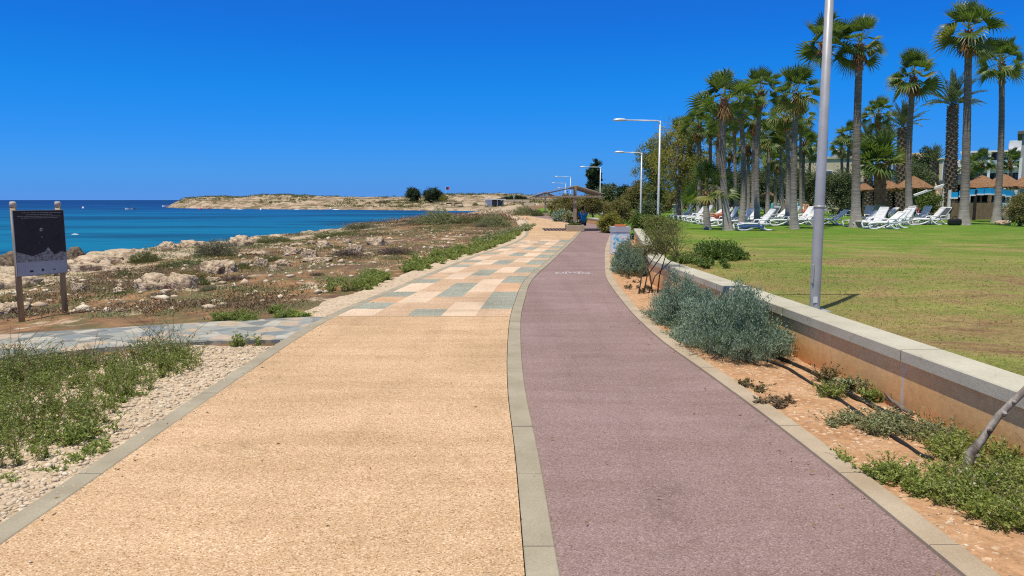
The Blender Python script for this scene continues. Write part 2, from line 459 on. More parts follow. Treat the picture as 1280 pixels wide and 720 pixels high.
def zg(x, y, full=False):
    x = np.asarray(x, float); y = np.asarray(y, float)
    s = coast_dist(x, y)
    wob = (fbm(x * .5, y * .5, 3) - .5) * 3.0
    s2 = s + wob * sstep(20, 4, np.abs(s)) * (y < 230)
    near = -.045 - .62 * sstep(0, 1, (-x - 3.3) / 14.0) * (1 - .55 * sstep(85, 180, y))
    und = sstep(3.0, 5.5, -x + fL(np.clip(y, -8, 97)) + 2.2)
    near = near + (fbm(x * .35, y * .35, 11) - .5) * .28 * und + (fbm(x * 1.6, y * 1.6, 12) - .5) * .10 * und
    near = np.where(x > 2.0, -.07, near)
    # inland on the far right the ground climbs to the level of the lawn
    near = near + .45 * sstep(118, 140, y) * sstep(12, 22, x)
    lip = sstep(-.3, .9, s2)
    near = np.where(y < 236, near, .2)
    zn = -3.4 * (1 - lip) + near * lip
    zn = zn + lip * sstep(4.5, 1.0, s2) * (fbm(x * .9, y * .9, 21) - .45) * .5 * (y < 236)
    # headland and hills behind the bay
    px = 640 + F * x / np.maximum(y, 1.0)
    hr = np.interp(px, RIDGE[:, 0], RIDGE[:, 1])
    w = np.interp(px, [228, 260, 330, 420, 600, 700], [7, 14, 34, 40, 75, 90])
    t = np.clip(s / w, 0, 1)
    rough = (fbm(x * .06, y * .06, 31, 5) - .5)
    fine = (fbm(x * .35, y * .35, 32, 4) - .5)
    step = np.floor(t * 4 + rough * 1.5) / 4
    t2 = np.clip(.45 * t + .55 * np.clip(step, 0, 1), 0, 1)
    hl = -1.35 + (hr + 1.35) * t2 ** .8 + fine * 1.6 * sstep(0, .3, t) + rough * 1.3 * t
    hl = np.where(s < 0, -3.4, np.minimum(hl, hr + .5 + fine))
    lip2 = sstep(-.6, .6, s)
    hl = -3.4 * (1 - lip2) + hl * lip2
    b = sstep(232, 262, y)
    z = zn * (1 - b) + hl * b
    if full: return z, s2, b
    return z

def ground_z(x, y): return float(zg(np.array([x]), np.array([y]))[0])

# ------------------------------------------------------------------ ground sheet
def ground_mat():
    m, nt, b = newmat('scrub_ground')
    geo = nt.nodes.new('ShaderNodeNewGeometry'); co = geo.outputs['Position']
    a1 = N(nt, 'ShaderNodeAttribute', attribute_name='rock'); a2 = N(nt, 'ShaderNodeAttribute', attribute_name='hill')
    n1 = noise_n(nt, co, .45, 6, .62, .4)
    soil = ramp(nt, [(.30, (.10, .07, .042)), (.42, (.16, .105, .062)), (.50, (.25, .145, .078)), (.56, (.30, .17, .085)), (.64, (.18, .13, .07)), (.74, (.11, .09, .045))], n1).outputs[0]
    n2 = noise_n(nt, co, 3.2, 7, .7)
    soil = mixc(nt, 1.0, soil, ramp(nt, [(.32, (.55, .52, .5)), (.5, (1, 1, 1)), (.68, (1.45, 1.4, 1.3))], n2).outputs[0], 'MULTIPLY')
    n6 = noise_n(nt, co, .16, 6, .65, .5)
    soil = mixc(nt, ramp(nt, [(.52, (0, 0, 0)), (.60, (.85, .85, .85))], n6).outputs[0], soil, (.125, .078, .056))
    # dry olive cover
    n5 = noise_n(nt, co, 1.1, 5, .65)
    soil = mixc(nt, ramp(nt, [(.5, (0, 0, 0)), (.58, (.8, .8, .8))], n5).outputs[0], soil, (.135, .125, .055))
    # pale rock coming through
    n3 = noise_n(nt, co, .9, 7, .68, .2)
    ad = N(nt, 'ShaderNodeMath', operation='MULTIPLY_ADD'); nt.links.new(a1.outputs['Fac'], ad.inputs[0]); ad.inputs[1].default_value = .30; nt.links.new(n3, ad.inputs[2])
    fr = ramp(nt, [(.575, (0, 0, 0)), (.62, (1, 1, 1))], ad.outputs[0]).outputs[0]
    n4 = noise_n(nt, co, 5.5, 7, .7)
    rock = ramp(nt, [(.3, (.2, .145, .095)), (.45, (.42, .33, .225)), (.7, (.58, .475, .345))], n4).outputs[0]
    c = mixc(nt, fr, soil, rock)
    # far hills: banded sandstone with dark scrub
    mp = nt.nodes.new('ShaderNodeMapping'); mp.inputs['Scale'].default_value = (.06, .06, .5); nt.links.new(co, mp.inputs[0])
    h1 = noise_n(nt, mp.outputs[0], 1.6, 9, .74, .4)
    hc = ramp(nt, [(.30, (.07, .052, .034)), (.41, (.21, .15, .09)), (.5, (.40, .305, .205)), (.60, (.48, .38, .27)), (.68, (.16, .135, .075))], h1).outputs[0]
    h2 = noise_n(nt, co, .22, 8, .75)
    hc = mixc(nt, ramp(nt, [(.49, (0, 0, 0)), (.57, (.85, .85, .85))], h2).outputs[0], hc, (.125, .105, .055))
    c = mixc(nt, a2.outputs['Fac'], c, hc)
    nt.links.new(c, b.inputs['Base Color']); b.inputs['Roughness'].default_value = .95; b.inputs['Specular IOR Level'].default_value = .1
    p = bump(nt, None, n4, .6, .05)
    bump(nt, b, noise_n(nt, co, 26, 5, .7), .6, .02, p)
    return m

def build_ground():
    rr = np.concatenate([[0.0], np.exp(np.linspace(math.log(.6), math.log(2600), 430))])
    th = np.concatenate([np.arange(-41, 41, .22), np.arange(41, 319, 4.0)])          # degrees from +Y
    th = np.radians(th)
    nr, nt_ = len(rr), len(th)
    X = np.sin(th)[None, :] * rr[:, None]; Y = np.cos(th)[None, :] * rr[:, None]
    Z, s, b = zg(X, Y, True)
    V = np.stack([X, Y, Z], -1).reshape(-1, 3)
    i = np.arange(nr - 1)[:, None]; j = np.arange(nt_)[None, :]; j2 = (j + 1) % nt_
    Q = np.stack([i * nt_ + j, (i + 1) * nt_ + j, (i + 1) * nt_ + j2, i * nt_ + j2], -1)[1:].reshape(-1, 4)[:, ::-1]
    me = npmesh('ground', V, Q, ground_mat(), smooth=True)
    rock = np.where(Y < 240, .75 * sstep(8.0, 1.0, s) + .42 * sstep(-8.5, -14, X) * sstep(62, 45, Y), .5).ravel().astype(np.float32)
    hill = b.ravel().astype(np.float32)
    for n_, d in (('rock', rock), ('hill', hill)):
        at_ = me.attributes.new(n_, 'FLOAT', 'POINT')
        if len(at_.data) == len(d): at_.data.foreach_set('value', d)
    return tag(link('ground', me), 'brown coastal scrubland running from the promenade down to the sea and round the bay', 'ground', kind='structure')
build_ground()

# ------------------------------------------------------------------ sea
def sea_mat():
    m, nt, b = newmat('sea_water')
    geo = nt.nodes.new('ShaderNodeNewGeometry'); co = geo.outputs['Position']
    sep = nt.nodes.new('ShaderNodeSeparateXYZ'); nt.links.new(co, sep.inputs[0])
    mr = N(nt, 'ShaderNodeMapRange'); mr.inputs[1].default_value = 20; mr.inputs[2].default_value = 900
    nt.links.new(sep.outputs[1], mr.inputs[0])
    deep = ramp(nt, [(0, (.004, .085, .19)), (.04, (.004, .145, .27)), (.14, (.003, .115, .27)), (.28, (.003, .08, .25)), (.45, (.003, .045, .20)), (1, (.002, .034, .175))], mr.outputs[0]).outputs[0]
    # shoals of pale sand and dark weed beds on the bottom, long across the view
    mp = nt.nodes.new('ShaderNodeMapping'); mp.inputs['Scale'].default_value = (.35, 1.0, 1.0); nt.links.new(co, mp.inputs[0])
    n1 = noise_n(nt, mp.outputs[0], .045, 4, .55, .3)
    c = mixc(nt, ramp(nt, [(.40, (.75, .75, .75)), (.5, (0, 0, 0))], n1).outputs[0], deep, (.003, .05, .125))
    c = mixc(nt, ramp(nt, [(.56, (0, 0, 0)), (.68, (.55, .55, .55))], n1).outputs[0], c, (.006, .175, .29))
    mp3 = nt.nodes.new('ShaderNodeMapping'); mp3.inputs['Scale'].default_value = (.12, .6, 1.0); nt.links.new(co, mp3.inputs[0])
    c = mixc(nt, 1, c, ramp(nt, [(.32, (.78, .80, .84)), (.5, (1, 1, 1)), (.70, (1.22, 1.16, 1.1))], noise_n(nt, mp3.outputs[0], .8, 6, .68, .6)).outputs[0], 'MULTIPLY')
    nt.links.new(c, b.inputs['Base Color'])
    b.inputs['Roughness'].default_value = .6; b.inputs['Specular IOR Level'].default_value = 0
    mp2 = nt.nodes.new('ShaderNodeMapping'); mp2.inputs['Scale'].default_value = (.5, 1.2, 1.0); nt.links.new(co, mp2.inputs[0])
    w1 = noise_n(nt, mp2.outputs[0], .9, 5, .6, .5)
    p = bump(nt, None, w1, 1.0, .22)
    q = bump(nt, b, noise_n(nt, mp2.outputs[0], .12, 4, .55), 1.0, .9, p)
    gl = nt.nodes.new('ShaderNodeBsdfGlossy'); gl.inputs['Roughness'].default_value = .25; nt.links.new(q, gl.inputs['Normal'])
    mx = nt.nodes.new('ShaderNodeMixShader'); mx.inputs[0].default_value = .10; nt.links.new(b.outputs[0], mx.inputs[1]); nt.links.new(gl.outputs[0], mx.inputs[2])
    nt.links.new(mx.outputs[0], nt.nodes['Material Output'].inputs[0])
    return m
mb = MB()
mb.add([(-60000, -400, -2), (60000, -400, -2), (60000, 60000, -2), (-60000, 60000, -2)], [[0, 1, 2, 3]])
tag(mb.build('sea', sea_mat()), 'turquoise sea darkening to deep blue at the horizon', 'sea', kind='structure')

# breaking foam along the near rocks and the headland tip
def foam():
    V, Q = [], []
    rng = np.random.default_rng(5)
    m = mat('sea_foam', [(.6, .66, .68), (.8, .84, .85)], 3, 4, .8)
    mb = MB()
    spots = [(226, 259.2, 9, .5), (233, 259.8, 10, .45), (241, 260, 9, .4), (214, 258.6, 5, .3), (292, 261.4, 4, .3), (300, 261.6, 3, .3), (371, 261.8, 3, .3), (94, 293, 2.2, .12), (67, 288, 1.2, .1), (420, 262, 5, .35)]
    for px, py, w, h in spots:
        p = at(px, py, -1.985)
        n = 14; pts = []
        for k in range(n):
            a = 2 * math.pi * k / n
            r = rng.uniform(.6, 1.0)
            pts.append((p.x + math.cos(a) * w * .5 * r * (p.y / 350 if p.y > 100 else .5), p.y + math.sin(a) * h * 6 * r * (1 if p.y > 100 else .25), p.z))
        b0 = len(mb.v)
        top = [(x * .25 + p.x * .75, y * .25 + p.y * .75, z + h * .6) for x, y, z in pts]
        mb.add(pts + top, [[i, (i + 1) % n, n + (i + 1) % n, n + i] for i in range(n)] + [[n + i for i in range(n)]], 0, True)
    tag(mb.build('sea_foam', m), 'white foam where small waves break at the headland and rocks', 'foam', kind='stuff')
foam()

# ------------------------------------------------------------------ promenade, cycle path, kerbs
def ribbon(f0, f1, ys, z, nx=1):
    V = []
    for y in ys:
        a, b_ = float(f0(y)), float(f1(y))
        for k in range(nx + 1): V.append((a + (b_ - a) * k / nx, y, z))
    F_ = []
    for i in range(len(ys) - 1):
        for k in range(nx):
            q = i * (nx + 1) + k
            F_.append([q, q + 1, q + nx + 2, q + nx + 1])
    return V, F_

KW = .15
pl = lambda y: fL(y) + KW
pr = lambda y: fC(y) - KW - .006
# pattern rows of the patterned stretch (T tan, C cream, G grey-green, O orange)
ROWS = ["CTGCT", "GTTCG", "OCTTG", "GCGTG", "CTGCO", "CTGCO", "GTTCG", "TCTTG", "TCGTT", "CTGCG", "CTTCG", "GTTTT", "TCGTG", "GCGCG", "CTTCT", "CTTTG",
        "TTGCG", "GCGCT", "TCTTG", "CTTCG", "CTGCT", "GTGTG", "TCTCG", "TCTTT", "CTGCG", "GTTCT", "TCGTG", "CTTCG", "TTCTG"]
Y0, DY = 10.54, .715
mb = MB()
ys = np.arange(-8, Y0 - .01, .5).tolist() + [Y0]
mb.add(*ribbon(pl, pr, ys, 0.0, 6), mi=0)
ci = {'T': 4, 'C': 1, 'G': 2, 'O': 3}
for r, row in enumerate(ROWS):
    ya = Y0 + r * DY; yb = ya + DY
    for k, ch in enumerate(row):
        q = []
        for yy in (ya, (ya + yb) / 2, yb):
            a, b_ = float(pl(yy)), float(pr(yy))
            q += [(a + (b_ - a) * k / 5, yy, 0), (a + (b_ - a) * (k + 1) / 5, yy, 0)]
        mb.add(q, [[0, 1, 3, 2], [2, 3, 5, 4]], mi=ci[ch])
ye = Y0 + len(ROWS) * DY
ys = [ye] + np.arange(math.ceil(ye), 97.1, 1.0).tolist()
mb.add(*ribbon(pl, pr, ys, 0.0, 6), mi=0)
tag(mb.build('promenade', [M['tan'], M['cream'], M['green'], M['orange_tile'], M['tan_tile']]), 'sandy pebble promenade with a patchwork of tan, cream and grey-green panels', 'promenade', kind='structure')
mb = MB()
# thin saw-cut joint lines across the tan slab
jm = mat('joint_filler', [(.62, .47, .30), (.70, .56, .38)], 5, 3, .9)
for yy in (Y0 - .012,):
    a, b_ = float(pl(yy)), float(pr(yy))
    w = .012 if yy > 10 else .006
    mb.add([(a, yy - w, .004), (b_, yy - w, .004), (b_, yy + w, .004), (a, yy + w, .004)], [[0, 1, 2, 3]])
tag(mb.build('paving_joint', jm), 'thin pale joint lines across the promenade', 'joint', kind='structure')

mb = MB()
ys = np.arange(-8, 97.1, .5)
mb.add(*ribbon(lambda y: fC(y) - .01, lambda y: fR(y) + .01, ys, -.012, 4))
cyc = mb.build('cycle_path', M['mauve'])
tag(cyc, 'mauve cycle path curving beside the promenade', 'cycle path', kind='structure')

def kerb(f0, f1, name, m, label, step=.95, z1=.004, y0=-8, y1=97):
    mb = MB(); y = y0; i = 0
    rng = random.Random(len(label))
    while y < y1:
        e = y + step - .007
        dz = rng.uniform(-.0025, .0025)
        v = []
        for yy in (y, (y + e) / 2, e):
            a, b_ = float(f0(yy)), float(f1(yy))
            v += [(a, yy, -.12), (a, yy, z1 + dz - .004), (a + .006, yy, z1 + dz), (b_ - .006, yy, z1 + dz), (b_, yy, z1 + dz - .004), (b_, yy, -.12)]
        fs = []
        for s_ in (0, 1):
            for k in range(5):
                fs.append([s_ * 6 + k, s_ * 6 + k + 1, s_ * 6 + k + 7, s_ * 6 + k + 6][::-1])
        fs += [[0, 1, 2, 3, 4, 5], [12 + k for k in range(5, -1, -1)]]
        mb.add(v, fs); y += step
    tag(mb.build(name, m), label, 'kerb', kind='structure')
kerb(lambda y: fL(y), lambda y: fL(y) + KW, 'kerb', M['kerb'], 'flush grey concrete kerb between gravel verge and promenade')
kerb(lambda y: fC(y) - KW, lambda y: fC(y), 'kerb', M['kerb'], 'flush grey concrete kerb between promenade and cycle path')
kerb(lambda y: fR(y), lambda y: fR(y) + KW, 'kerb', M['kerb_warm'], 'sandy concrete kerb between cycle path and planting bed', z1=.012)

# bicycle marking on the cycle path
def bike_mark():
    mb = MB()
    z = -.007
    cx = float((fC(17.2) + fR(17.2)) / 2) - .02; cy = 16.75
    sx, sy = .45, .52
    def P(u, v): return (cx + u * sx, cy + v * sy, z)
    def ring(cu, cv, r, w, n=22):
        v = []
        for k in range(n):
            a = 2 * math.pi * k / n
            v += [P(cu + r * math.cos(a), cv + r * math.sin(a)), P(cu + (r - w) * math.cos(a), cv + (r - w) * math.sin(a))]
        mb.add(v, [[2 * k, 2 * ((k + 1) % n), 2 * ((k + 1) % n) + 1, 2 * k + 1] for k in range(n)])
    def line(a, b_, w=.07):
        a, b_ = Vector(a), Vector(b_); d = (b_ - a).normalized(); n_ = Vector((-d.y, d.x)) * w / 2
        mb.add([P(*(a + n_)), P(*(a - n_)), P(*(b_ - n_)), P(*(b_ + n_))], [[0, 1, 2, 3]])
    ring(-.56, .35, .33, .09); ring(.56, .35, .33, .09)
    z_ = z
    line((-.56, .35), (-.22, .82)); line((-.22, .82), (.30, .82)); line((-.22, .82), (0, .35)); line((0, .35), (.34, .90))
    line((-.56, .35), (0, .35)); line((.56, .35), (.33, .98)); line((.33, .98), (.55, 1.02)); line((-.38, .93), (-.12, .93)); line((-.22, .82), (-.25, .93))
    tag(mb.build('road_marking', M['paint']), 'worn white bicycle symbol painted on the cycle path', 'road marking', kind='structure')
bike_mark()

# ------------------------------------------------------------------ crazy-paved side path
def flag_mat():
    m, nt, b = newmat('crazy_paving')
    co = coord(nt, 'Object')
    v = nt.nodes.new('ShaderNodeTexVoronoi'); v.inputs['Scale'].default_value = 3.8; nt.links.new(co, v.inputs['Vector'])
    sep = nt.nodes.new('ShaderNodeSeparateColor'); nt.links.new(v.outputs['Color'], sep.inputs[0])
    c = ramp(nt, [(0, (.17, .185, .175)), (.2, (.29, .30, .265)), (.38, (.44, .345, .24)), (.5, (.26, .275, .255)), (.63, (.42, .40, .33)), (.78, (.20, .225, .225)), (.9, (.46, .36, .27)), (1, (.33, .34, .31))], sep.outputs[0])
    c.color_ramp.interpolation = 'CONSTANT'; c = c.outputs[0]
    c = mixc(nt, 1, c, ramp(nt, [(.3, (.82, .82, .82)), (.7, (1.15, 1.15, 1.15))], noise_n(nt, co, 9, 6)).outputs[0], 'MULTIPLY')
    e = nt.nodes.new('ShaderNodeTexVoronoi'); e.feature = 'DISTANCE_TO_EDGE'; e.inputs['Scale'].default_value = 3.8; nt.links.new(co, e.inputs['Vector'])
    er = ramp(nt, [(.02, (1, 1, 1)), (.045, (0, 0, 0))], e.outputs['Distance']).outputs[0]
    c = mixc(nt, er, c, (.33, .29, .22))
    nt.links.new(c, b.inputs['Base Color']); b.inputs['Roughness'].default_value = .8
    bump(nt, b, er, -.4, .01)
    return m
B0 = np.array([(-2.66, 8.75), (-3.5, 8.66), (-4.65, 8.25), (-5.35, 7.66), (-7.2, 6.6), (-10, 4.8), (-14, 2.0)])
T0 = np.array([(-2.66, 10.56), (-3.3, 10.36), (-4.2, 10.02), (-6.3, 9.1), (-8.2, 8.1), (-11, 6.3), (-15, 3.4)])
mb = MB()
n = 40; vs = []
for i in range(n + 1):
    t = i / n * (len(B0) - 1)
    a = [np.interp(t, range(len(B0)), B0[:, k]) for k in (0, 1)]; c = [np.interp(t, range(len(B0)), T0[:, k]) for k in (0, 1)]
    for k in range(4):
        vs.append((a[0] + (c[0] - a[0]) * k / 3, a[1] + (c[1] - a[1]) * k / 3, .0 if k in (1, 2) else -.002))
    vs.append((c[0], c[1], -.3)); vs.append((a[0], a[1], -.3))
fs = []
for i in range(n):
    q = i * 6
    for k in range(3): fs.append([q + k, q + 6 + k, q + 7 + k, q + 1 + k])
    fs.append([q + 3, q + 9, q + 10, q + 4]); fs.append([q + 5, q + 11, q + 6, q])
mb.add(vs, fs)
tag(mb.build('side_path', flag_mat()), 'crazy-paved side path of bluish grey stones leading off towards the sign', 'path', kind='structure')

# ------------------------------------------------------------------ verge, planting bed, lawn sheets
def soil_mat(name, stops, pebble, ps=30, thr=.62):
    m, nt, b = newmat(name)
    co = coord(nt, 'Object')
    c = ramp(nt, stops, noise_n(nt, co, 2.2, 7, .65)).outputs[0]
    c = mixc(nt, 1, c, ramp(nt, [(.3, (.72, .72, .72)), (.7, (1.25, 1.22, 1.2))], noise_n(nt, co, 22, 5, .7)).outputs[0], 'MULTIPLY')
    v = nt.nodes.new('ShaderNodeTexVoronoi'); v.inputs['Scale'].default_value = ps; nt.links.new(co, v.inputs['Vector'])
    sep = nt.nodes.new('ShaderNodeSeparateColor'); nt.links.new(v.outputs['Color'], sep.inputs[0])
    f = ramp(nt, [(thr, (0, 0, 0)), (thr + .06, (1, 1, 1))], sep.outputs[1]).outputs[0]
    pc = ramp(nt, [(0, tuple(x * .72 for x in pebble)), (1, tuple(min(.8, x * 1.2) for x in pebble))], sep.outputs[0]).outputs[0]
    c = mixc(nt, f, c, pc)
    nt.links.new(c, b.inputs['Base Color']); b.inputs['Roughness'].default_value = .95; b.inputs['Specular IOR Level'].default_value = .1
    p = bump(nt, None, v.outputs['Distance'], .5, .012)
    bump(nt, b, noise_n(nt, co, 14, 6, .7), .7, .03, p)
    return m

def sheet(name, fa, fb, ys, nx, zf, m, label, cat, kind='structure', skirt=0):
    ys = np.asarray(ys, float)
    A, Bb = fa(ys), fb(ys)
    t = np.linspace(0, 1, nx + 1)
    X = A[:, None] + (Bb - A)[:, None] * t[None]; Y = np.repeat(ys[:, None], nx + 1, 1)
    Z = zf(X, Y, t[None] + 0 * X)
    V = np.stack([X, Y, Z], -1).reshape(-1, 3)
    i = np.arange(len(ys) - 1)[:, None]; j = np.arange(nx)[None]
    Q = np.stack([i * (nx + 1) + j, i * (nx + 1) + j + 1, (i + 1) * (nx + 1) + j + 1, (i + 1) * (nx + 1) + j], -1).reshape(-1, 4)
    return tag(link(name, npmesh(name, V, Q, m, smooth=True)), label, cat, kind=kind)

verge_w = lambda y: .75 + .35 * np.sin(np.asarray(y) * .9) * 0 + 1.5 * sstep(9.5, 7, y)
def verge_z(X, Y, t):
    edge = sstep(0, .35, t + (fbm(X * 3, Y * 3, 41) - .5) * .5)
    z = -.13 + .125 * edge + (fbm(X * 9, Y * 9, 42, 3) - .5) * .03 * sstep(1.0, .85, t)
    inside = (Y > 8.4) & (Y < 10.8)
    return np.where(inside, np.minimum(z, -.05), z)
ysv = np.concatenate([np.arange(-2, 12, .06), np.arange(12, 40, .2), np.arange(40, 90, 1.0)])
sheet('gravel_verge', lambda y: fL(y) - verge_w(y), lambda y: fL(y) + .01, ysv, 40, verge_z,
      soil_mat('gravel_verge_soil', [(.3, (.38, .28, .18)), (.6, (.54, .42, .29))], (.58, .47, .34), 34, .4),
      'strip of pinkish gravel along the outer kerb of the promenade', 'gravel verge')

def bed_z(X, Y, t):
    return -.012 + (fbm(X * 1.7, Y * 1.7, 51) - .5) * .07 + (fbm(X * 8, Y * 8, 52, 3) - .5) * .022
sheet('planting_bed', lambda y: fR(y) + KW - .01, lambda y: fW(y) + .2, np.concatenate([np.arange(-4, 12, .06), np.arange(12, 31, .2)]), 34, bed_z,
      soil_mat('red_bed_soil', [(.3, (.37, .20, .10)), (.55, (.50, .30, .165)), (.75, (.57, .37, .22))], (.60, .42, .27), 40, .86),
      'bare orange soil of the planting bed between kerb and low wall', 'planting bed')

LAWN_Z = .42
def lawn_left(y):
    y = np.asarray(y, float)
    a = fW(np.minimum(y, 31)) + .31
    b_ = fR(np.clip(y, -8, 97)) + .8
    k = sstep(30.5, 36, y)
    return a * (1 - k) + b_ * k
def lawn_z(X, Y, t):
    X = np.asarray(X, float)
    e = sstep(0, .5, X - lawn_left(Y))
    far = 1 - sstep(30.5, 36, Y)
    z = LAWN_Z - .05 + (fbm(X * .5, Y * .5, 61) - .5) * .08 + (fbm(X * 4, Y * 4, 62, 3) - .5) * .02
    low = -.1 + (z + .1) * sstep(0, 1.3, X - lawn_left(Y))
    return z * far + low * (1 - far)
def zl(x, y):
    return float(lawn_z(np.array([x]), np.array([y]), None)[0])
def lawn_mat():
    m, nt, b = newmat('lawn_turf')
    co = coord(nt, 'Object')
    sep = nt.nodes.new('ShaderNodeSeparateXYZ'); nt.links.new(co, sep.inputs[0])
    n1 = noise_n(nt, co, .55, 9, .72, .6)
    a = N(nt, 'ShaderNodeMapRange'); a.inputs[1].default_value = 9; a.inputs[2].default_value = 36; nt.links.new(sep.outputs[1], a.inputs[0])
    sb = N(nt, 'ShaderNodeMath', operation='MULTIPLY_ADD'); nt.links.new(a.outputs[0], sb.inputs[0]); sb.inputs[1].default_value = .29; nt.links.new(n1, sb.inputs[2])
    c = ramp(nt, [(.36, (.21, .12, .07)), (.45, (.32, .235, .105)), (.56, (.255, .26, .075)), (.68, (.165, .24, .04)), (.84, (.105, .225, .022))], sb.outputs[0]).outputs[0]
    c = mixc(nt, 1, c, ramp(nt, [(.3, (.45, .46, .45)), (.5, (1, 1, 1)), (.7, (1.45, 1.4, 1.3))], noise_n(nt, co, 17, 8, .8)).outputs[0], 'MULTIPLY')
    c = mixc(nt, 1, c, ramp(nt, [(.35, (.8, .82, .8)), (.65, (1.15, 1.12, 1.1))], noise_n(nt, coord(nt, 'Object', (.25, 1, 1)), 1.4, 5, .6)).outputs[0], 'MULTIPLY')
    nt.links.new(c, b.inputs['Base Color']); b.inputs['Roughness'].default_value = .95; b.inputs['Specular IOR Level'].default_value = .1
    p = bump(nt, None, noise_n(nt, co, 40, 4, .7), .8, .03)
    bump(nt, b, noise_n(nt, co, 5, 5, .65), .6, .05, p)
    return m
sheet('lawn', lawn_left, lambda y: np.full_like(np.asarray(y, float), 130.0), np.concatenate([np.arange(-6, 14, .25), np.arange(14, 60, .8), np.arange(60, 126, 6.)]), 300,
      lambda X, Y, t: lawn_z(X, Y, t), lawn_mat(), 'hotel lawn behind the low wall, green far off and yellow-brown near the wall', 'lawn')
# nonlinear spacing is not needed: the lawn is nearly flat

# ------------------------------------------------------------------ retaining wall
def wall(name, pts, ztop, thick, over, capt, label, base=-.25, mats=None):
    root = empty(name, (pts[0][0], pts[0][1], 0), 0, label, 'wall')
    def off(d):
        out = []
        for i, p in enumerate(pts):
            a = Vector(pts[max(i - 1, 0)]); c = Vector(pts[min(i + 1, len(pts) - 1)])
            t = (c - a).normalized(); nrm = Vector((t.y, -t.x))
            out.append(Vector(p) + nrm * d)
        return out
    org = Vector((pts[0][0], pts[0][1]))
    def slab(d0, d1, z0, z1, bev):
        mb = MB(); A, Bb = off(d0), off(d1)
        vs = []
        for a, b_ in zip(A, Bb):
            a = a - org; b_ = b_ - org
            u = (b_ - a).normalized() * bev
            vs += [(a.x, a.y, z0), (a.x, a.y, z1 - bev), (a.x + u.x, a.y + u.y, z1), (b_.x - u.x, b_.y - u.y, z1), (b_.x, b_.y, z1 - bev), (b_.x, b_.y, z0)]
        fs = []
        for i in range(len(pts) - 1):
            for k in range(6):
                k2 = (k + 1) % 6
                fs.append([i * 6 + k, i * 6 + k2, (i + 1) * 6 + k2, (i + 1) * 6 + k][::-1])
        fs.append([0, 1, 2, 3, 4, 5]); fs.append([(len(pts) - 1) * 6 + k for k in range(5, -1, -1)])
        mb.add(vs, fs); return mb
    slab(over, over + thick, base, ztop - capt - .003, .002).build('wall_body', mats[0], root)
    slab(0, thick + 2 * over, ztop - capt, ztop, .008).build('coping', mats[1], root)
    return root

def wall_mat():
    m, nt, b = newmat('stained_wall_render')
    co = coord(nt, 'Object')
    sep = nt.nodes.new('ShaderNodeSeparateXYZ'); nt.links.new(co, sep.inputs[0])
    n = noise_n(nt, coord(nt, 'Object', (1, .8, 1.6)), 1.6, 6, .65)
    a = N(nt, 'ShaderNodeMath', operation='MULTIPLY_ADD'); nt.links.new(n, a.inputs[0]); a.inputs[1].default_value = .5; nt.links.new(sep.outputs[2], a.inputs[2])
    c = ramp(nt, [(.15, (.60, .27, .10)), (.40, (.74, .43, .18)), (.62, (.77, .54, .28)), (.85, (.64, .50, .33))], a.outputs[0]).outputs[0]
    c = mixc(nt, 1, c, ramp(nt, [(.3, (.85, .85, .85)), (.7, (1.12, 1.12, 1.12))], noise_n(nt, co, 16, 6, .7)).outputs[0], 'MULTIPLY')
    # pale runs where water has leaked down through the joints
    w = nt.nodes.new('ShaderNodeMath'); w.operation = 'PINGPONG'; nt.links.new(sep.outputs[1], w.inputs[0]); w.inputs[1].default_value = 1.18
    wn = noise_n(nt, co, 6, 4)
    wa = N(nt, 'ShaderNodeMath', operation='MULTIPLY_ADD'); nt.links.new(wn, wa.inputs[0]); wa.inputs[1].default_value = .05; nt.links.new(w.outputs[0], wa.inputs[2])
    c = mixc(nt, ramp(nt, [(.036, (.8, .8, .8)), (.052, (0, 0, 0))], wa.outputs[0]).outputs[0], c, (.56, .52, .46))
    nt.links.new(c, b.inputs['Base Color']); b.inputs['Roughness'].default_value = .9; b.inputs['Specular IOR Level'].default_value = .15
    bump(nt, b, noise_n(nt, co, 30, 5), .2, .006)
    return m
WPT = [(3.52, -6.0), (3.13, 4.43), (2.76, 14.6), (2.86, 15.6), (3.6, 20.5), (5.05, 31.0)]
wall('retaining_wall', WPT, .474, .27, .032, .094, 'long low orange-stained wall with pale concrete coping holding up the lawn', mats=[wall_mat(), M['coping_wall']])
wall('retaining_wall', [(5.95, 54.5), (6.35, 49.5), (6.5, 47.6)], .38, .4, .03, .08, 'short low wall with pale coping beyond the pergola', mats=[wall_mat(), M['coping']])
# ------------------------------------------------------------------ leaf clouds
def leaves(P, D, L, W, rng, fold=.25):
    """one folded diamond per point: P (n,3) bases, D (n,3) long axes, L, W lengths and widths"""
    n = len(P)
    D = D / np.maximum(np.linalg.norm(D, axis=1, keepdims=True), 1e-6)
    r = rng.normal(size=(n, 3)); S = np.cross(D, r); S /= np.maximum(np.linalg.norm(S, axis=1, keepdims=True), 1e-6)
    U = np.cross(S, D)
    L = np.broadcast_to(L, (n,))[:, None]; W = np.broadcast_to(W, (n,))[:, None]
    mid = P + D * L * .45
    V = np.stack([P, mid + S * W * .5 + U * W * fold, P + D * L, mid - S * W * .5 + U * W * fold], 1).reshape(-1, 3)
    Q = np.arange(4 * n).reshape(n, 4)
    return V, Q

def unit(rng, n):
    v = rng.normal(size=(n, 3)); return v / np.linalg.norm(v, axis=1, keepdims=True)

def join(parts):
    Vs, Qs, Ms, b = [], [], [], 0
    for V, Q, m in parts:
        Vs.append(V); Qs.append(Q + b); Ms.append(np.full(len(Q), m)); b += len(V)
    return np.concatenate(Vs), np.concatenate(Qs), np.concatenate(Ms)

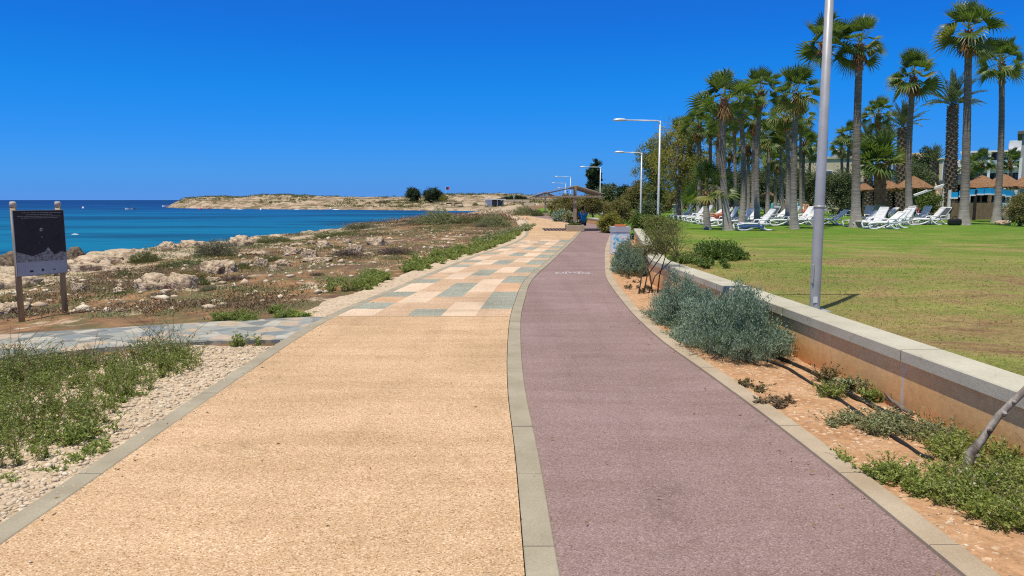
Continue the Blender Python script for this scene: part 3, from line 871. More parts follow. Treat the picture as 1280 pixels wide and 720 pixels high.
def strips(A, Bp, w, rng):
    """thin quads between points A and B"""
    D = Bp - A; r = rng.normal(size=A.shape); S = np.cross(D, r); S /= np.maximum(np.linalg.norm(S, axis=1, keepdims=True), 1e-6)
    w = np.broadcast_to(w, (len(A),))[:, None]
    V = np.stack([A - S * w, A + S * w, Bp + S * w * .5, Bp - S * w * .5], 1).reshape(-1, 3)
    return V, np.arange(len(V)).reshape(-1, 4)

def dome_bush(name, size, ntw, lpt, L, W, seed, mats, lump=.35, up=.5, spread=.12, floor=.0, wood=True, stems=None):
    """bush: twigs reaching from the base to a lumpy dome, leaves round each twig end. size = half widths x, y and height"""
    rng = np.random.default_rng(seed)
    d = unit(rng, ntw); d[:, 2] = np.abs(d[:, 2]) * .95 + .02
    d /= np.linalg.norm(d, axis=1, keepdims=True)
    ang = np.arctan2(d[:, 1], d[:, 0]); el = d[:, 2]
    lum = 1 + lump * (fbm(ang * 1.3 + 10, el * 3.2 + seed, seed, 3) - .5) * 2
    rad = lum * (1 - .55 * rng.random(ntw) ** 2.2)
    T = d * rad[:, None] * np.array(size)[None]
    T[:, 2] = np.maximum(T[:, 2], floor)
    base = np.concatenate([T[:, :2] * .25, np.zeros((ntw, 1))], 1)
    tw = T - base; tn = tw / np.maximum(np.linalg.norm(tw, axis=1, keepdims=True), 1e-6)
    k = np.repeat(np.arange(ntw), lpt)
    t = rng.random(len(k)) ** .8
    P = T[k] - tn[k] * (t * spread * 2.2)[:, None] + rng.normal(size=(len(k), 3)) * spread * .28
    D = tn[k] * .7 + unit(rng, len(k)) * .9 + np.array([0, 0, up])[None]
    ll = L * rng.uniform(.6, 1.3, len(k))
    V1, Q1 = leaves(P, D, ll, W * rng.uniform(.7, 1.2, len(k)), rng)
    V1[:, 2] = np.maximum(V1[:, 2], -.03)
    me = npmesh(name, V1, Q1, mats[0])
    tm = None
    if wood:
        sel = rng.choice(ntw, min(ntw, stems or max(24, ntw // 6)), replace=False)
        mid = base[sel] * .6 + T[sel] * .5 + rng.normal(size=(len(sel), 3)) * .03 * size[2]
        v1, q1 = strips(base[sel], mid, .012 * size[2] + .003, rng); v2, q2 = strips(mid, T[sel], .007 * size[2] + .002, rng)
        V, Q, mi = join([(v1, q1, 0), (v2, q2, 0)])
        tm = npmesh(name + '_stems', V, Q, M['twig'])
    return me, tm

def bush(label, loc, me, tm, rz=0, scale=(1, 1, 1), group=None, name='bush', cat='bush', parts=True):
    root = empty(name, loc, rz, label, cat, group); root.scale = scale
    link('foliage', me, root)
    if tm is not None: link('stems', tm, root)
    return root

# ------------------------------------------------------------------ weeds and grass (nobody could count these)
def weed_patch(name, pts, h, label, seed, leaf=(.035, .016), stems=9, lps=11, mats=None, spread=.5, flowers=0, name_kind='weeds', zf=ground_z, tall=0.0, kind='stuff'):
    """pts: (n,2) plant places; h: (n,) heights"""
    rng = np.random.default_rng(seed)
    pts = np.asarray(pts, float); n = len(pts); h = np.broadcast_to(h, (n,))
    z = np.array([zf(x, y) for x, y in pts])
    B = np.column_stack([pts, z])
    k = np.repeat(np.arange(n), stems)
    lean = rng.normal(size=(len(k), 2)) * spread
    hh = h[k] * rng.uniform(.45, 1.1, len(k))
    tallk = rng.random(len(k)) < tall
    hh = np.where(tallk, hh * 1.55, hh)
    tip = B[k] + np.column_stack([lean[:, 0] * hh, lean[:, 1] * hh, hh])
    base = B[k] + np.column_stack([rng.normal(size=(len(k), 2)) * .025, np.full(len(k), -.01)])
    bend = base * .5 + tip * .5 + np.column_stack([lean * -.12 * hh[:, None], .08 * hh])
    v1, q1 = strips(base, bend, .0028, rng); v2, q2 = strips(bend, tip, .0022, rng)
    parts = [(v1, q1, 1), (v2, q2, 1)]
    j = np.repeat(np.arange(len(k)), lps)
    t = rng.random(len(j))
    t = np.where(tallk[j], t ** 1.0 * .6, t ** .75)
    P = np.where(t[:, None] < .5, base[j] + (bend - base)[j] * (t * 2)[:, None], bend[j] + (tip - bend)[j] * (t * 2 - 1)[:, None])
    D = unit(rng, len(j)); D[:, 2] = np.abs(D[:, 2]) * .6 + .1
    V, Q = leaves(P, D, leaf[0] * rng.uniform(.5, 1.35, len(j)), leaf[1] * rng.uniform(.6, 1.2, len(j)), rng)
    parts.append((V, Q, 0))
    if flowers:
        s = rng.choice(len(k), int(len(k) * flowers), replace=False)
        P = tip[s]; D = np.column_stack([rng.normal(size=(len(s), 2)) * .4, np.ones(len(s))])
        V, Q = leaves(P, D, .014, .014, rng, 0); parts.append((V, Q, 2))
    V, Q, mi = join(parts)
    ms = mats or [M['weed_leaf'], M['weed_dry'], M['flower_white']]
    return tag(link(name, npmesh(name, V, Q, ms, mi)), label, name_kind, kind=kind)

def in_poly(poly, n, rng, edge=.0):
    """n random places inside a ground outline given as picture positions"""
    W = [at(px, py, 0) for px, py in poly]
    xs = [w.x for w in W]; ys = [w.y for w in W]
    out = []
    while len(out) < n:
        x = rng.uniform(min(xs), max(xs)); y = rng.uniform(min(ys), max(ys))
        c = False
        for i in range(len(W)):
            a, b_ = W[i], W[(i + 1) % len(W)]
            if (a.y > y) != (b_.y > y) and x < a.x + (y - a.y) * (b_.x - a.x) / (b_.y - a.y): c = not c
        if c: out.append((x, y))
    return np.array(out)

# ------------------------------------------------------------------ palms
def fan_crown(seed, n=34, wind=.15, blade=.78, pet=.62, drop=.9, top_el=84, rng_el=114):
    """fan palm crown: curved petioles, each with a pleated fan of tapering segments; radius about 1.4"""
    rng = np.random.default_rng(seed)
    Vs, Fs, Ms = [], [], []
    def quad(a, b_, c, d, m):
        i = len(Vs); Vs.extend([a, b_, c, d]); Fs.append([i, i + 1, i + 2, i + 3]); Ms.append(m)
    for k in range(n):
        f = k / (n - 1)
        el = R(top_el - rng_el * f ** .9 + rng.normal() * 13)          # old leaves hang lower
        az = k * 2.39996 + rng.normal() * .25
        d = np.array([math.cos(az) * math.cos(el), math.sin(az) * math.cos(el), math.sin(el)])
        d[0] += wind * rng.uniform(.2, 1); d /= np.linalg.norm(d)
        pl_ = pet * rng.uniform(.7, 1.35); br = blade * rng.uniform(.78, 1.22)
        p0 = np.array([0, 0, -.30 * f]) + d * .06
        p1 = p0 + d * pl_ * .55
        d2 = d + np.array([0, 0, -.25 - .2 * f]); d2 /= np.linalg.norm(d2)
        p2 = p1 + d2 * pl_ * .5
        side = np.cross(d2, [0, 0, 1.0]); ln = np.linalg.norm(side)
        side = side / ln if ln > 1e-3 else np.array([1.0, 0, 0])
        tw = rng.normal() * .35
        nrm = np.cross(side, d2)
        side, nrm = side * math.cos(tw) + nrm * math.sin(tw), nrm * math.cos(tw) - side * math.sin(tw)
        w = .02
        m_pet = 1
        quad(p0 - side * w * 1.5, p0 + side * w * 1.5, p1 + side * w, p1 - side * w, m_pet)
        quad(p1 - side * w, p1 + side * w, p2 + side * w * .8, p2 - side * w * .8, m_pet)
        ns = 19
        half = R(rng.uniform(92, 118))
        yel = 1 if (f > .62 and rng.random() < .28) else 0
        cup = rng.uniform(.15, 1.0)
        droop = drop * rng.uniform(.2, 1.3) * (.35 + f * .8)
        for s in range(ns):
            a0 = -half + 2 * half * s / ns; a1 = -half + 2 * half * (s + 1) / ns; am = (a0 + a1) / 2
            def pt(a, r, up=0.0):
                q = p2 + (d2 * math.cos(a) + side * math.sin(a)) * r + nrm * (up + cup * r * abs(math.sin(a)) * .8)
                q = q.copy(); q[2] -= droop * .28 * (r / br) ** 2.2 * br
                return q
            ri = br * .46; ro = br * (1 - .22 * abs(am / half) ** 2) * rng.uniform(.9, 1.05)
            c0 = p2
            e0, e1, em = pt(a0, ri), pt(a1, ri), pt(am, ri * 1.02, .03 * br)
            quad(c0, e0, em, c0 + nrm * .004, yel); quad(c0 + nrm * .004, em, e1, c0, yel)
            tp = pt(am + rng.normal() * .03, ro); tp[2] -= droop * rng.uniform(.08, .26)
            t2 = pt(am, (ri + ro) / 2, .01)
            wv = (e1 - e0) * .30
            quad(e0, t2 - wv, t2 + wv * 0, em, yel); quad(em, t2, t2 + wv, e1, yel)
            quad(t2 - wv, tp, tp + wv * .05, t2 + wv, yel)
    return npmesh('fan_crown', np.array(Vs), np.array(Fs), [M['fan_leaf'], M['fan_leaf_yellow']], Ms)

def dead_fronds(seed, n=6):
    rng = np.random.default_rng(seed); P, D, L, W = [], [], [], []
    for k in range(n):
        az = rng.uniform(0, 6.28)
        o = np.array([math.cos(az), math.sin(az), 0])
        for j in range(14):
            a = rng.normal() * .35
            s = np.array([-math.sin(az), math.cos(az), 0])
            P.append(o * .16 + np.array([0, 0, -.25 - rng.random() * .25])); D.append(o * rng.uniform(.1, .5) + s * a + np.array([0, 0, -1])); L.append(rng.uniform(.5, .95)); W.append(.05)
    V, Q = leaves(np.array(P), np.array(D), np.array(L), np.array(W), rng)
    return npmesh('dead_fronds', V, Q, M['dead_frond'])

def date_crown(seed, n=46, length=2.3, erect=.0):
    rng = np.random.default_rng(seed); P, D, L, W = [], [], [], []; sa, sb = [], []
    for k in range(n):
        f = k / (n - 1)
        el = R(88 - 70 * f ** 1.1 + erect * 22 + rng.normal() * 6); az = k * 2.39996 + rng.normal() * .2
        d = np.array([math.cos(az) * math.cos(el), math.sin(az) * math.cos(el), math.sin(el)])
        p = d * .1; ln = length * rng.uniform(.8, 1.1); m = 22
        side = np.cross(d, [0, 0, 1.0]); side = side / max(np.linalg.norm(side), 1e-3)
        for j in range(m):
            q = p + d * ln / m
            sa.append(p); sb.append(q)
            d = d + np.array([0, 0, -.022 - .02 * f]); d /= np.linalg.norm(d)
            t = j / m
            if t > .12:
                for sg in (-1, 1):
                    for h_ in (0, .5):
                        up = np.cross(side, d)
                        P.append(p + (q - p) * h_); D.append(d * .75 + side * sg * .8 + up * .35 + rng.normal(size=3) * .08)
                        L.append(.42 * math.sin(math.pi * min(.95, .2 + t * .8)) * rng.uniform(.85, 1.1) * length / 2.3); W.append(.035)
            p = q
    V, Q = leaves(np.array(P), np.array(D), np.array(L), np.array(W), rng, .15)
    v1, q1 = strips(np.array(sa), np.array(sb), .02, rng); v2, q2 = strips(np.array(sa), np.array(sb), .02, rng)
    V, Q, mi = join([(V, Q, 0), (v1, q1, 1), (v2, q2, 1)])
    return npmesh('date_crown', V, Q, [M['date_leaf'], M['fan_leaf_yellow']], mi)

FAN = [fan_crown(s, n_, w_, b_, p_) for s, n_, w_, b_, p_ in ((1, 30, .12, .80, .70), (2, 24, .35, .86, .62), (3, 34, .05, .74, .72), (4, 22, .5, .9, .66), (5, 28, .22, .8, .7), (6, 26, -.15, .84, .6), (7, 32, .3, .76, .74))]
YOUNG = [fan_crown(11, 17, .1, .85, .6, .7, 82, 80), fan_crown(12, 20, .1, 1.05, .5, .6, 82, 78)]
DEADF = [dead_fronds(s, n_) for s, n_ in ((1, 7), (2, 10), (3, 5))]
DATE = [date_crown(1), date_crown(2, 40, 2.3, .5), date_crown(3, 50)]

def palm_trunk(h, top, r0, r1, seed, rings=True, boots=0):
    """trunk mesh from the origin to the point top"""
    rng = random.Random(seed); mb = MB()
    n = max(24, int(h * 7)); pts, rad = [], []
    bx, by = rng.uniform(-.12, .12), rng.uniform(-.12, .12)
    for i in range(n + 1):
        t = i / n
        s = math.sin(t * math.pi)
        pts.append((top[0] * t + bx * s * 1.6, top[1] * t + by * s, -.15 + (top[2] + .15) * t))
        r = r1 * .88 + (r0 * .68 - r1 * .88) * (1 - t) ** 1.3 + r0 * .55 * math.exp(-t * h * 1.9)
        rad.append(r * (1 + (.035 if i % 2 else -.02) + rng.uniform(-.015, .015)))
    mb.tube(pts, rad, 12)
    return mb, pts, rad

def leaf_bases(pts, rad, t0, seed, scale=1.0, n=60, mi=0):
    """stubs of old leaf stalks round the top of the trunk"""
    rng = random.Random(seed); mb = MB()
    m = len(pts) - 1
    a = int(t0 * m)
    mb.tube([Vector(p) for p in pts[a:]], [r * 1.10 for r in rad[a:]], 12)
    for k in range(n):
        t = a + (m - a) * (k / n)
        i = int(min(m - 1, t)); p = Vector(pts[i]).lerp(Vector(pts[i + 1]), t - i)
        az = k * 2.39996
        o = Vector((math.cos(az), math.sin(az), 0))
        b0 = p + o * rad[i] * .95; L = rng.uniform(.10, .2) * scale
        mb.bar(b0, b0 + (o * .55 + Vector((0, 0, .9))).normalized() * L, .07 * scale, .03 * scale)
    return mb

def fan_palm(label, pxb, d, pxt, pyt, rad=1.0, seed=0, r0=.24, r1=.145, zb=None, group='fan palms on the hotel lawn', boot=.87, dark=False, small=False, name='fan_palm'):
    b = at_y(pxb, 280, d); zb = zl(b.x, d) if zb is None else zb
    tp = at_y(pxt, pyt, d)
    root = empty(name, (b.x, d, zb), 0, label, 'palm tree', group)
    top = (tp.x - b.x, 0, tp.z - zb)
    mb, pts, rr = palm_trunk(top[2], top, r0, r1, seed)
    mb.build('trunk', M['palm_bark'], root)
    if not small:
        leaf_bases(pts, rr, boot, seed, n=40).build('leaf_bases', M['leaf_base'], root)
    c = link('crown', YOUNG[seed - 41] if seed > 40 else FAN[seed * 3 % 7], root, (top[0], 0, top[2] + .12), seed * 1.7)
    sc = rad / 1.36
    c.scale = (sc, sc, sc * 1.02)
    if seed < 41 and seed % 3 != 2:
        f = link('dead_fronds', DEADF[seed % 3], root, (top[0], 0, top[2]), seed * 2.1); f.scale = (sc, sc, sc)
    return root

def date_trunk(h, top, r, seed):
    rng = random.Random(seed); mb = MB()
    n = 20; pts = [(top[0] * i / n, top[1] * i / n, -.15 + (top[2] + .15) * i / n) for i in range(n + 1)]
    rad = [r * (1.12 - .2 * i / n) * .9 for i in range(n + 1)]; mb.tube(pts, rad, 12)
    m = int(h * 36)
    for k in range(m):
        t = k / m; az = k * 2.39996
        o = Vector((math.cos(az), math.sin(az), 0)); p = Vector((top[0] * t, top[1] * t, top[2] * t))
        rr = r * (1.12 - .2 * t) * .9
        mb.bar(p + o * rr * .9, p + o * (rr + .055) + Vector((0, 0, .13)), .15, .05)
    return mb

def date_palm(label, pxb, d, pxt, pyt, length=1.0, seed=0, r=.3, group='date palms behind the fan palms'):
    b = at_y(pxb, 280, d); zb = zl(b.x, d); tp = at_y(pxt, pyt, d)
    root = empty('date_palm', (b.x, d, zb), 0, label, 'palm tree', group)
    top = (tp.x - b.x, 0, tp.z - zb)
    date_trunk(top[2], top, r, seed).build('trunk', M['date_bark'], root)
    c = link('crown', DATE[seed % 3], root, (top[0], 0, top[2]), seed * 1.3); c.scale = (length,) * 3
    return root

# ------------------------------------------------------------------ broad-leaved trees
def tree_mesh(h, rx, ry, z0, seed, nb=9, ncl=60, lpc=110, L=.13, W=.06, clr=.45, trunk_r=.14, lean=(0, 0), stems=1, upright=0.0, flat=1.0):
    """returns wood MB and leaf arrays: limbs reach into a lumpy crown from z0 to h, leaf clumps of uneven size on the limbs"""
    rng = np.random.default_rng(seed); wood = MB()
    ctr = np.array([lean[0], lean[1], (z0 + h) / 2]); half = np.array([rx, ry, (h - z0) / 2])
    ends = []
    forks = []
    for s in range(stems):
        a = rng.uniform(0, 6.28)
        o = np.array([math.cos(a), math.sin(a), 0]) * (.25 * rx if stems > 1 else .05)
        p1 = np.array([o[0] * .3, o[1] * .3, 0]); p2 = o * .7 + np.array([lean[0] * .4, lean[1] * .4, z0 * .6]) + rng.normal(size=3) * .05; p3 = o * 1.2 + np.array([lean[0] * .8, lean[1] * .8, z0 + .12 * (h - z0)])
        k = trunk_r / math.sqrt(stems)
        wood.tube([p1 - np.array([0, 0, .1]), p1 + np.array([0, 0, .05]), p2, p3], [k * 1.5, k * 1.1, k * .85, k * .65], 8)
        forks.append((p3, k * .65))
    for i in range(nb):
        p, k = forks[i % len(forks)]
        d = unit(rng, 1)[0]; d[2] = abs(d[2]) * (1 + upright) + .15 + upright; d /= np.linalg.norm(d)
        e = ctr + d * half * rng.uniform(.45, .8) * np.array([1, 1, 1])
        e[2] = max(e[2], z0 + .1 * (h - z0))
        mid = (p + e) / 2 + rng.normal(size=3) * .12 * rx
        wood.tube([p, mid, e], [k * .75, k * .5, k * .16], 6, cap=False)
        ends.append(e)
        for j in range(3):
            e2 = e + unit(rng, 1)[0] * half * .38
            wood.tube([mid * .4 + e * .6, (mid + e2) / 2 * .3 + e2 * .7, e2], [k * .3, k * .2, k * .07], 5, cap=False); ends.append(e2)
    ends = np.array(ends)
    parts = []
    c0 = unit(rng, ncl) * (rng.random(ncl) ** .42)[:, None]
    lum = 1 + .35 * (fbm(np.arctan2(c0[:, 1], c0[:, 0]) * 1.4 + 9, c0[:, 2] * 2 + seed, seed, 2) - .5) * 2
    C = ctr + c0 * half * (lum * .95)[:, None]
    C = np.concatenate([C, ends])
    for c in C:
        r = clr * rng.uniform(.45, 1.25); nl = int(lpc * rng.uniform(.5, 1.3))
        P = c + rng.normal(size=(nl, 3)) * r * np.array([.55, .55, .42 * flat])
        D = unit(rng, nl) + np.array([0, 0, -.15 + upright * 1.5]) + (P - ctr) / half * .4
        parts.append((*leaves(P, D, L * rng.uniform(.6, 1.3, nl), W * rng.uniform(.7, 1.3, nl), rng), 0))
    V, Q, _ = join(parts)
    V[:, 2] = np.maximum(V[:, 2], .02)
    return wood, V, Q

def tree(label, px, d, top_py, halfw_px, leaf, kind='olive', seed=1, zb=None, name='tree', group=None, z0=.3, bark='bark', cat='tree', trunk_px=None, **kw):
    b = at_y(px, 280, d)
    if zb is None: zb = zl(b.x, d) if b.x > lawn_left(d) else ground_z(b.x, d)
    top = at_y(px, top_py, d).z
    h = top - zb; rx = halfw_px * d / F
    root = empty(name, (b.x, d, zb), 0, label, cat, group)
    px_m = F / d
    Lf = kw.pop('L', max(.07, 2.3 / px_m)); Wf = kw.pop('W', Lf * .5)
    lean = (0, 0)
    wood, V, Q = tree_mesh(h, rx, rx, h * z0, seed, L=Lf, W=Wf, clr=kw.pop('clr', rx * .34), trunk_r=kw.pop('trunk_r', .05 + .022 * h), lean=lean, **kw)
    wood.build('trunk', M[bark], root)
    link('crown', npmesh('crown', V, Q, M[leaf]), root)
    return root

# ------------------------------------------------------------------ rocks
def rock_mesh(seed, sub=4, ang=.5, flat=.6):
    bm = bmesh.new(); bmesh.ops.create_icosphere(bm, subdivisions=sub, radius=1.0)
    o = Vector((seed * 13.1, seed * 7.7, seed * 3.3))
    for v in bm.verts:
        p = v.co.copy()
        q = Vector((math.copysign(abs(p.x) ** .75, p.x), math.copysign(abs(p.y) ** .75, p.y), math.copysign(abs(p.z) ** .6, p.z)))
        n1 = noise.fractal(p * 1.1 + o, 1.0, 2.0, 4); n2 = noise.fractal(p * 3.5 + o, .8, 2.1, 5)
        cr = abs(noise.noise(p * 1.9 + o * 2)); 
        k = 1 + .32 * n1 + .15 * n2 - .28 * max(0, .13 - cr) / .13 * (1 if p.z > -.3 else .3)
        q *= k
        zt = q.z / .32; q.z = (math.floor(zt) + min(1, (zt - math.floor(zt)) * 1.6)) * .32 * .6 + q.z * .4
        v.co = q
    bm.normal_update()
    me = bpy.data.meshes.new('rock'); bm.to_mesh(me); bm.free()
    me.materials.append(M['stone_pale'])
    me.polygons.foreach_set('use_smooth', [True] * len(me.polygons))
    return me
ROCKS = [rock_mesh(i) for i in range(1, 9)]
ROCKD = []
for m_ in ROCKS[:3]:
    c_ = m_.copy(); c_.materials.clear(); c_.materials.append(M['stone_dark']); ROCKD.append(c_)

def rock(label, px, py, w, h, i, depth=None, dark=False, rz=None, group='limestone rocks on the scrubland'):
    """px, py: foot of the rock in the picture, w, h: its size there"""
    p = at(px, py, -.3)
    for _ in range(6): p = at(px, py, ground_z(p.x, p.y))
    k = p.y / F
    me = (ROCKD if dark else ROCKS)[i % (3 if dark else 8)]
    sx = w * k / 2 / 1.05; sz = h * k / .85
    o = link('rock', me, None, (p.x, p.y + sx * .35, ground_z(p.x, p.y) - sz * .12), rz if rz is not None else (i * 1.9) % .9 - .45)
    o.scale = (sx, (depth or w * .75) * k / 2, sz * .80)
    return tag(o, label, 'rock', group)

# ------------------------------------------------------------------ people
def skin_mesh(name, joints, edges, rad, mats, sub=2):
    me = bpy.data.meshes.new(name); names = list(joints)
    me.from_pydata([joints[n] for n in names], [(names.index(a), names.index(b)) for a, b in edges], [])
    o = bpy.data.objects.new(name, me); COL.objects.link(o)
    o.modifiers.new('Skin', 'SKIN'); 
    if not me.skin_vertices: pass
    for i, n in enumerate(names):
        r = rad[n]; sv = me.skin_vertices[0].data[i]
        sv.radius = (r, r) if not hasattr(r, '__len__') else r
        sv.use_root = (n == 'pelvis')
    s = o.modifiers.new('Sub', 'SUBSURF'); s.levels = sub; s.render_levels = sub
    dg = bpy.context.evaluated_depsgraph_get(); dg.update()
    out = bpy.data.meshes.new_from_object(o.evaluated_get(dg))
    bpy.data.objects.remove(o)
    out.materials.clear()
    for m in mats: out.materials.append(m)
    out.polygons.foreach_set('use_smooth', [True] * len(out.polygons))
    return out

EDG = [('pelvis', 'waist'), ('waist', 'chest'), ('chest', 'neck'), ('neck', 'head'), ('head', 'crown')]
for s_ in 'LR':
    EDG += [('chest', 'sho' + s_), ('sho' + s_, 'elb' + s_), ('elb' + s_, 'wri' + s_), ('wri' + s_, 'han' + s_), ('pelvis', 'hip' + s_), ('hip' + s_, 'kne' + s_), ('kne' + s_, 'ank' + s_), ('ank' + s_, 'toe' + s_)]
RAD = dict(pelvis=.125, waist=.115, chest=.135, neck=.055, head=.085, crown=.075)
for s_ in 'LR': RAD.update({'sho' + s_: .06, 'elb' + s_: .042, 'wri' + s_: .03, 'han' + s_: .036, 'hip' + s_: .09, 'kne' + s_: .058, 'ank' + s_: .04, 'toe' + s_: .035})

def person(label, loc, rz, pose, top=None, shorts='grey_cloth', hair='hair', legs=None):
    """pose 'sit' (seat .42 m up, hands on the knees) or 'recline' (lying back on a lounger)"""
    J = {}
    if pose == 'sit':
        J.update(pelvis=(0, 0, .52), waist=(0, .03, .70), chest=(0, .02, .92), neck=(0, -.01, 1.11), head=(0, -.04, 1.22), crown=(0, -.03, 1.33))
        for s_, g in (('L', 1), ('R', -1)):
            J.update({'sho' + s_: (.18 * g, .02, 1.03), 'elb' + s_: (.25 * g, -.10, .78), 'wri' + s_: (.16 * g, -.32, .66), 'han' + s_: (.13 * g, -.42, .63),
                      'hip' + s_: (.10 * g, -.06, .50), 'kne' + s_: (.13 * g, -.46, .50), 'ank' + s_: (.13 * g, -.44, .09), 'toe' + s_: (.14 * g, -.60, .04)})
    else:
        J.update(pelvis=(0, 0, .46), waist=(0, .14, .55), chest=(0, .29, .72), neck=(0, .41, .88), head=(0, .46, .98), crown=(0, .49, 1.08))
        for s_, g in (('L', 1), ('R', -1)):
            J.update({'sho' + s_: (.18 * g, .36, .81), 'elb' + s_: (.28 * g, .16, .62), 'wri' + s_: (.24 * g, -.08, .58), 'han' + s_: (.22 * g, -.18, .56),
                      'hip' + s_: (.10 * g, -.08, .45), 'kne' + s_: (.12 * g, -.45, .62 if g > 0 else .50), 'ank' + s_: (.12 * g, -.80, .44), 'toe' + s_: (.13 * g, -.88, .54)})
    root = empty('person', loc, rz, label, 'person')
    link('body', skin_mesh('body', J, EDG, RAD, [M['skin']]), root)
    # face: nose, eyes and mouth are small; hair as a cap over the skull
    hd, cr = Vector(J['head']), Vector(J['crown'])
    mb = MB(); c = hd.lerp(cr, .55) + Vector((0, .02, .012))
    bm = bmesh.new(); bmesh.ops.create_icosphere(bm, subdivisions=3, radius=.108)
    vs = [v.co.copy() for v in bm.verts]; keep = []
    for f in bm.faces:
        cc = f.calc_center_median()
        if cc.y > -.055 or cc.z > .05: keep.append([v.index for v in f.verts])
    bm.verts.index_update()
    mb.add([c + Vector((v.x * .92, v.y * 1.08, v.z * 1.05)) for v in vs], keep, 0, True); bm.free()
    mb.build('hair', M[hair], root)
    mb = MB()
    f = hd + Vector((0, -.095, .03))
    mb.tube([f + Vector((0, .02, .03)), f + Vector((0, -.018, -.005)), f + Vector((0, .012, -.012))], [.008, .015, .01], 6)
    for g in (-1, 1): mb.lathe([(0, -.008), (.009, 0), (0, .008)], 8, 1, c=f + Vector((.032 * g, .004, .03)))
    mb.bar(f + Vector((-.025, .012, -.045)), f + Vector((.025, .012, -.045)), .008, .006, 2)
    mb.build('face', [M['skin'], M['hair'], M['red_cloth']], root)
    def cloth(nm, keys, ed, grow, m):
        jj = {k: J[k] for k in keys}
        rr = {k: RAD[k] * 1.10 + grow for k in keys}
        link(nm, skin_mesh(nm, jj, ed, rr, [M[m]]), root)
    if shorts:
        mid = {}
        for s_ in 'LR':
            J['thi' + s_] = tuple(Vector(J['hip' + s_]).lerp(Vector(J['kne' + s_]), .5)); RAD['thi' + s_] = .078
        cloth('shorts', ['pelvis', 'hipL', 'hipR', 'thiL', 'thiR'], [('pelvis', 'hipL'), ('hipL', 'thiL'), ('pelvis', 'hipR'), ('hipR', 'thiR')], .012, shorts)
    if top:
        for s_ in 'LR':
            J['slv' + s_] = tuple(Vector(J['sho' + s_]).lerp(Vector(J['elb' + s_]), .6)); RAD['slv' + s_] = .052
        cloth('shirt', ['pelvis', 'waist', 'chest', 'shoL', 'shoR', 'slvL', 'slvR'], [('pelvis', 'waist'), ('waist', 'chest'), ('chest', 'shoL'), ('shoL', 'slvL'), ('chest', 'shoR'), ('shoR', 'slvR')], .012, top)
    return root
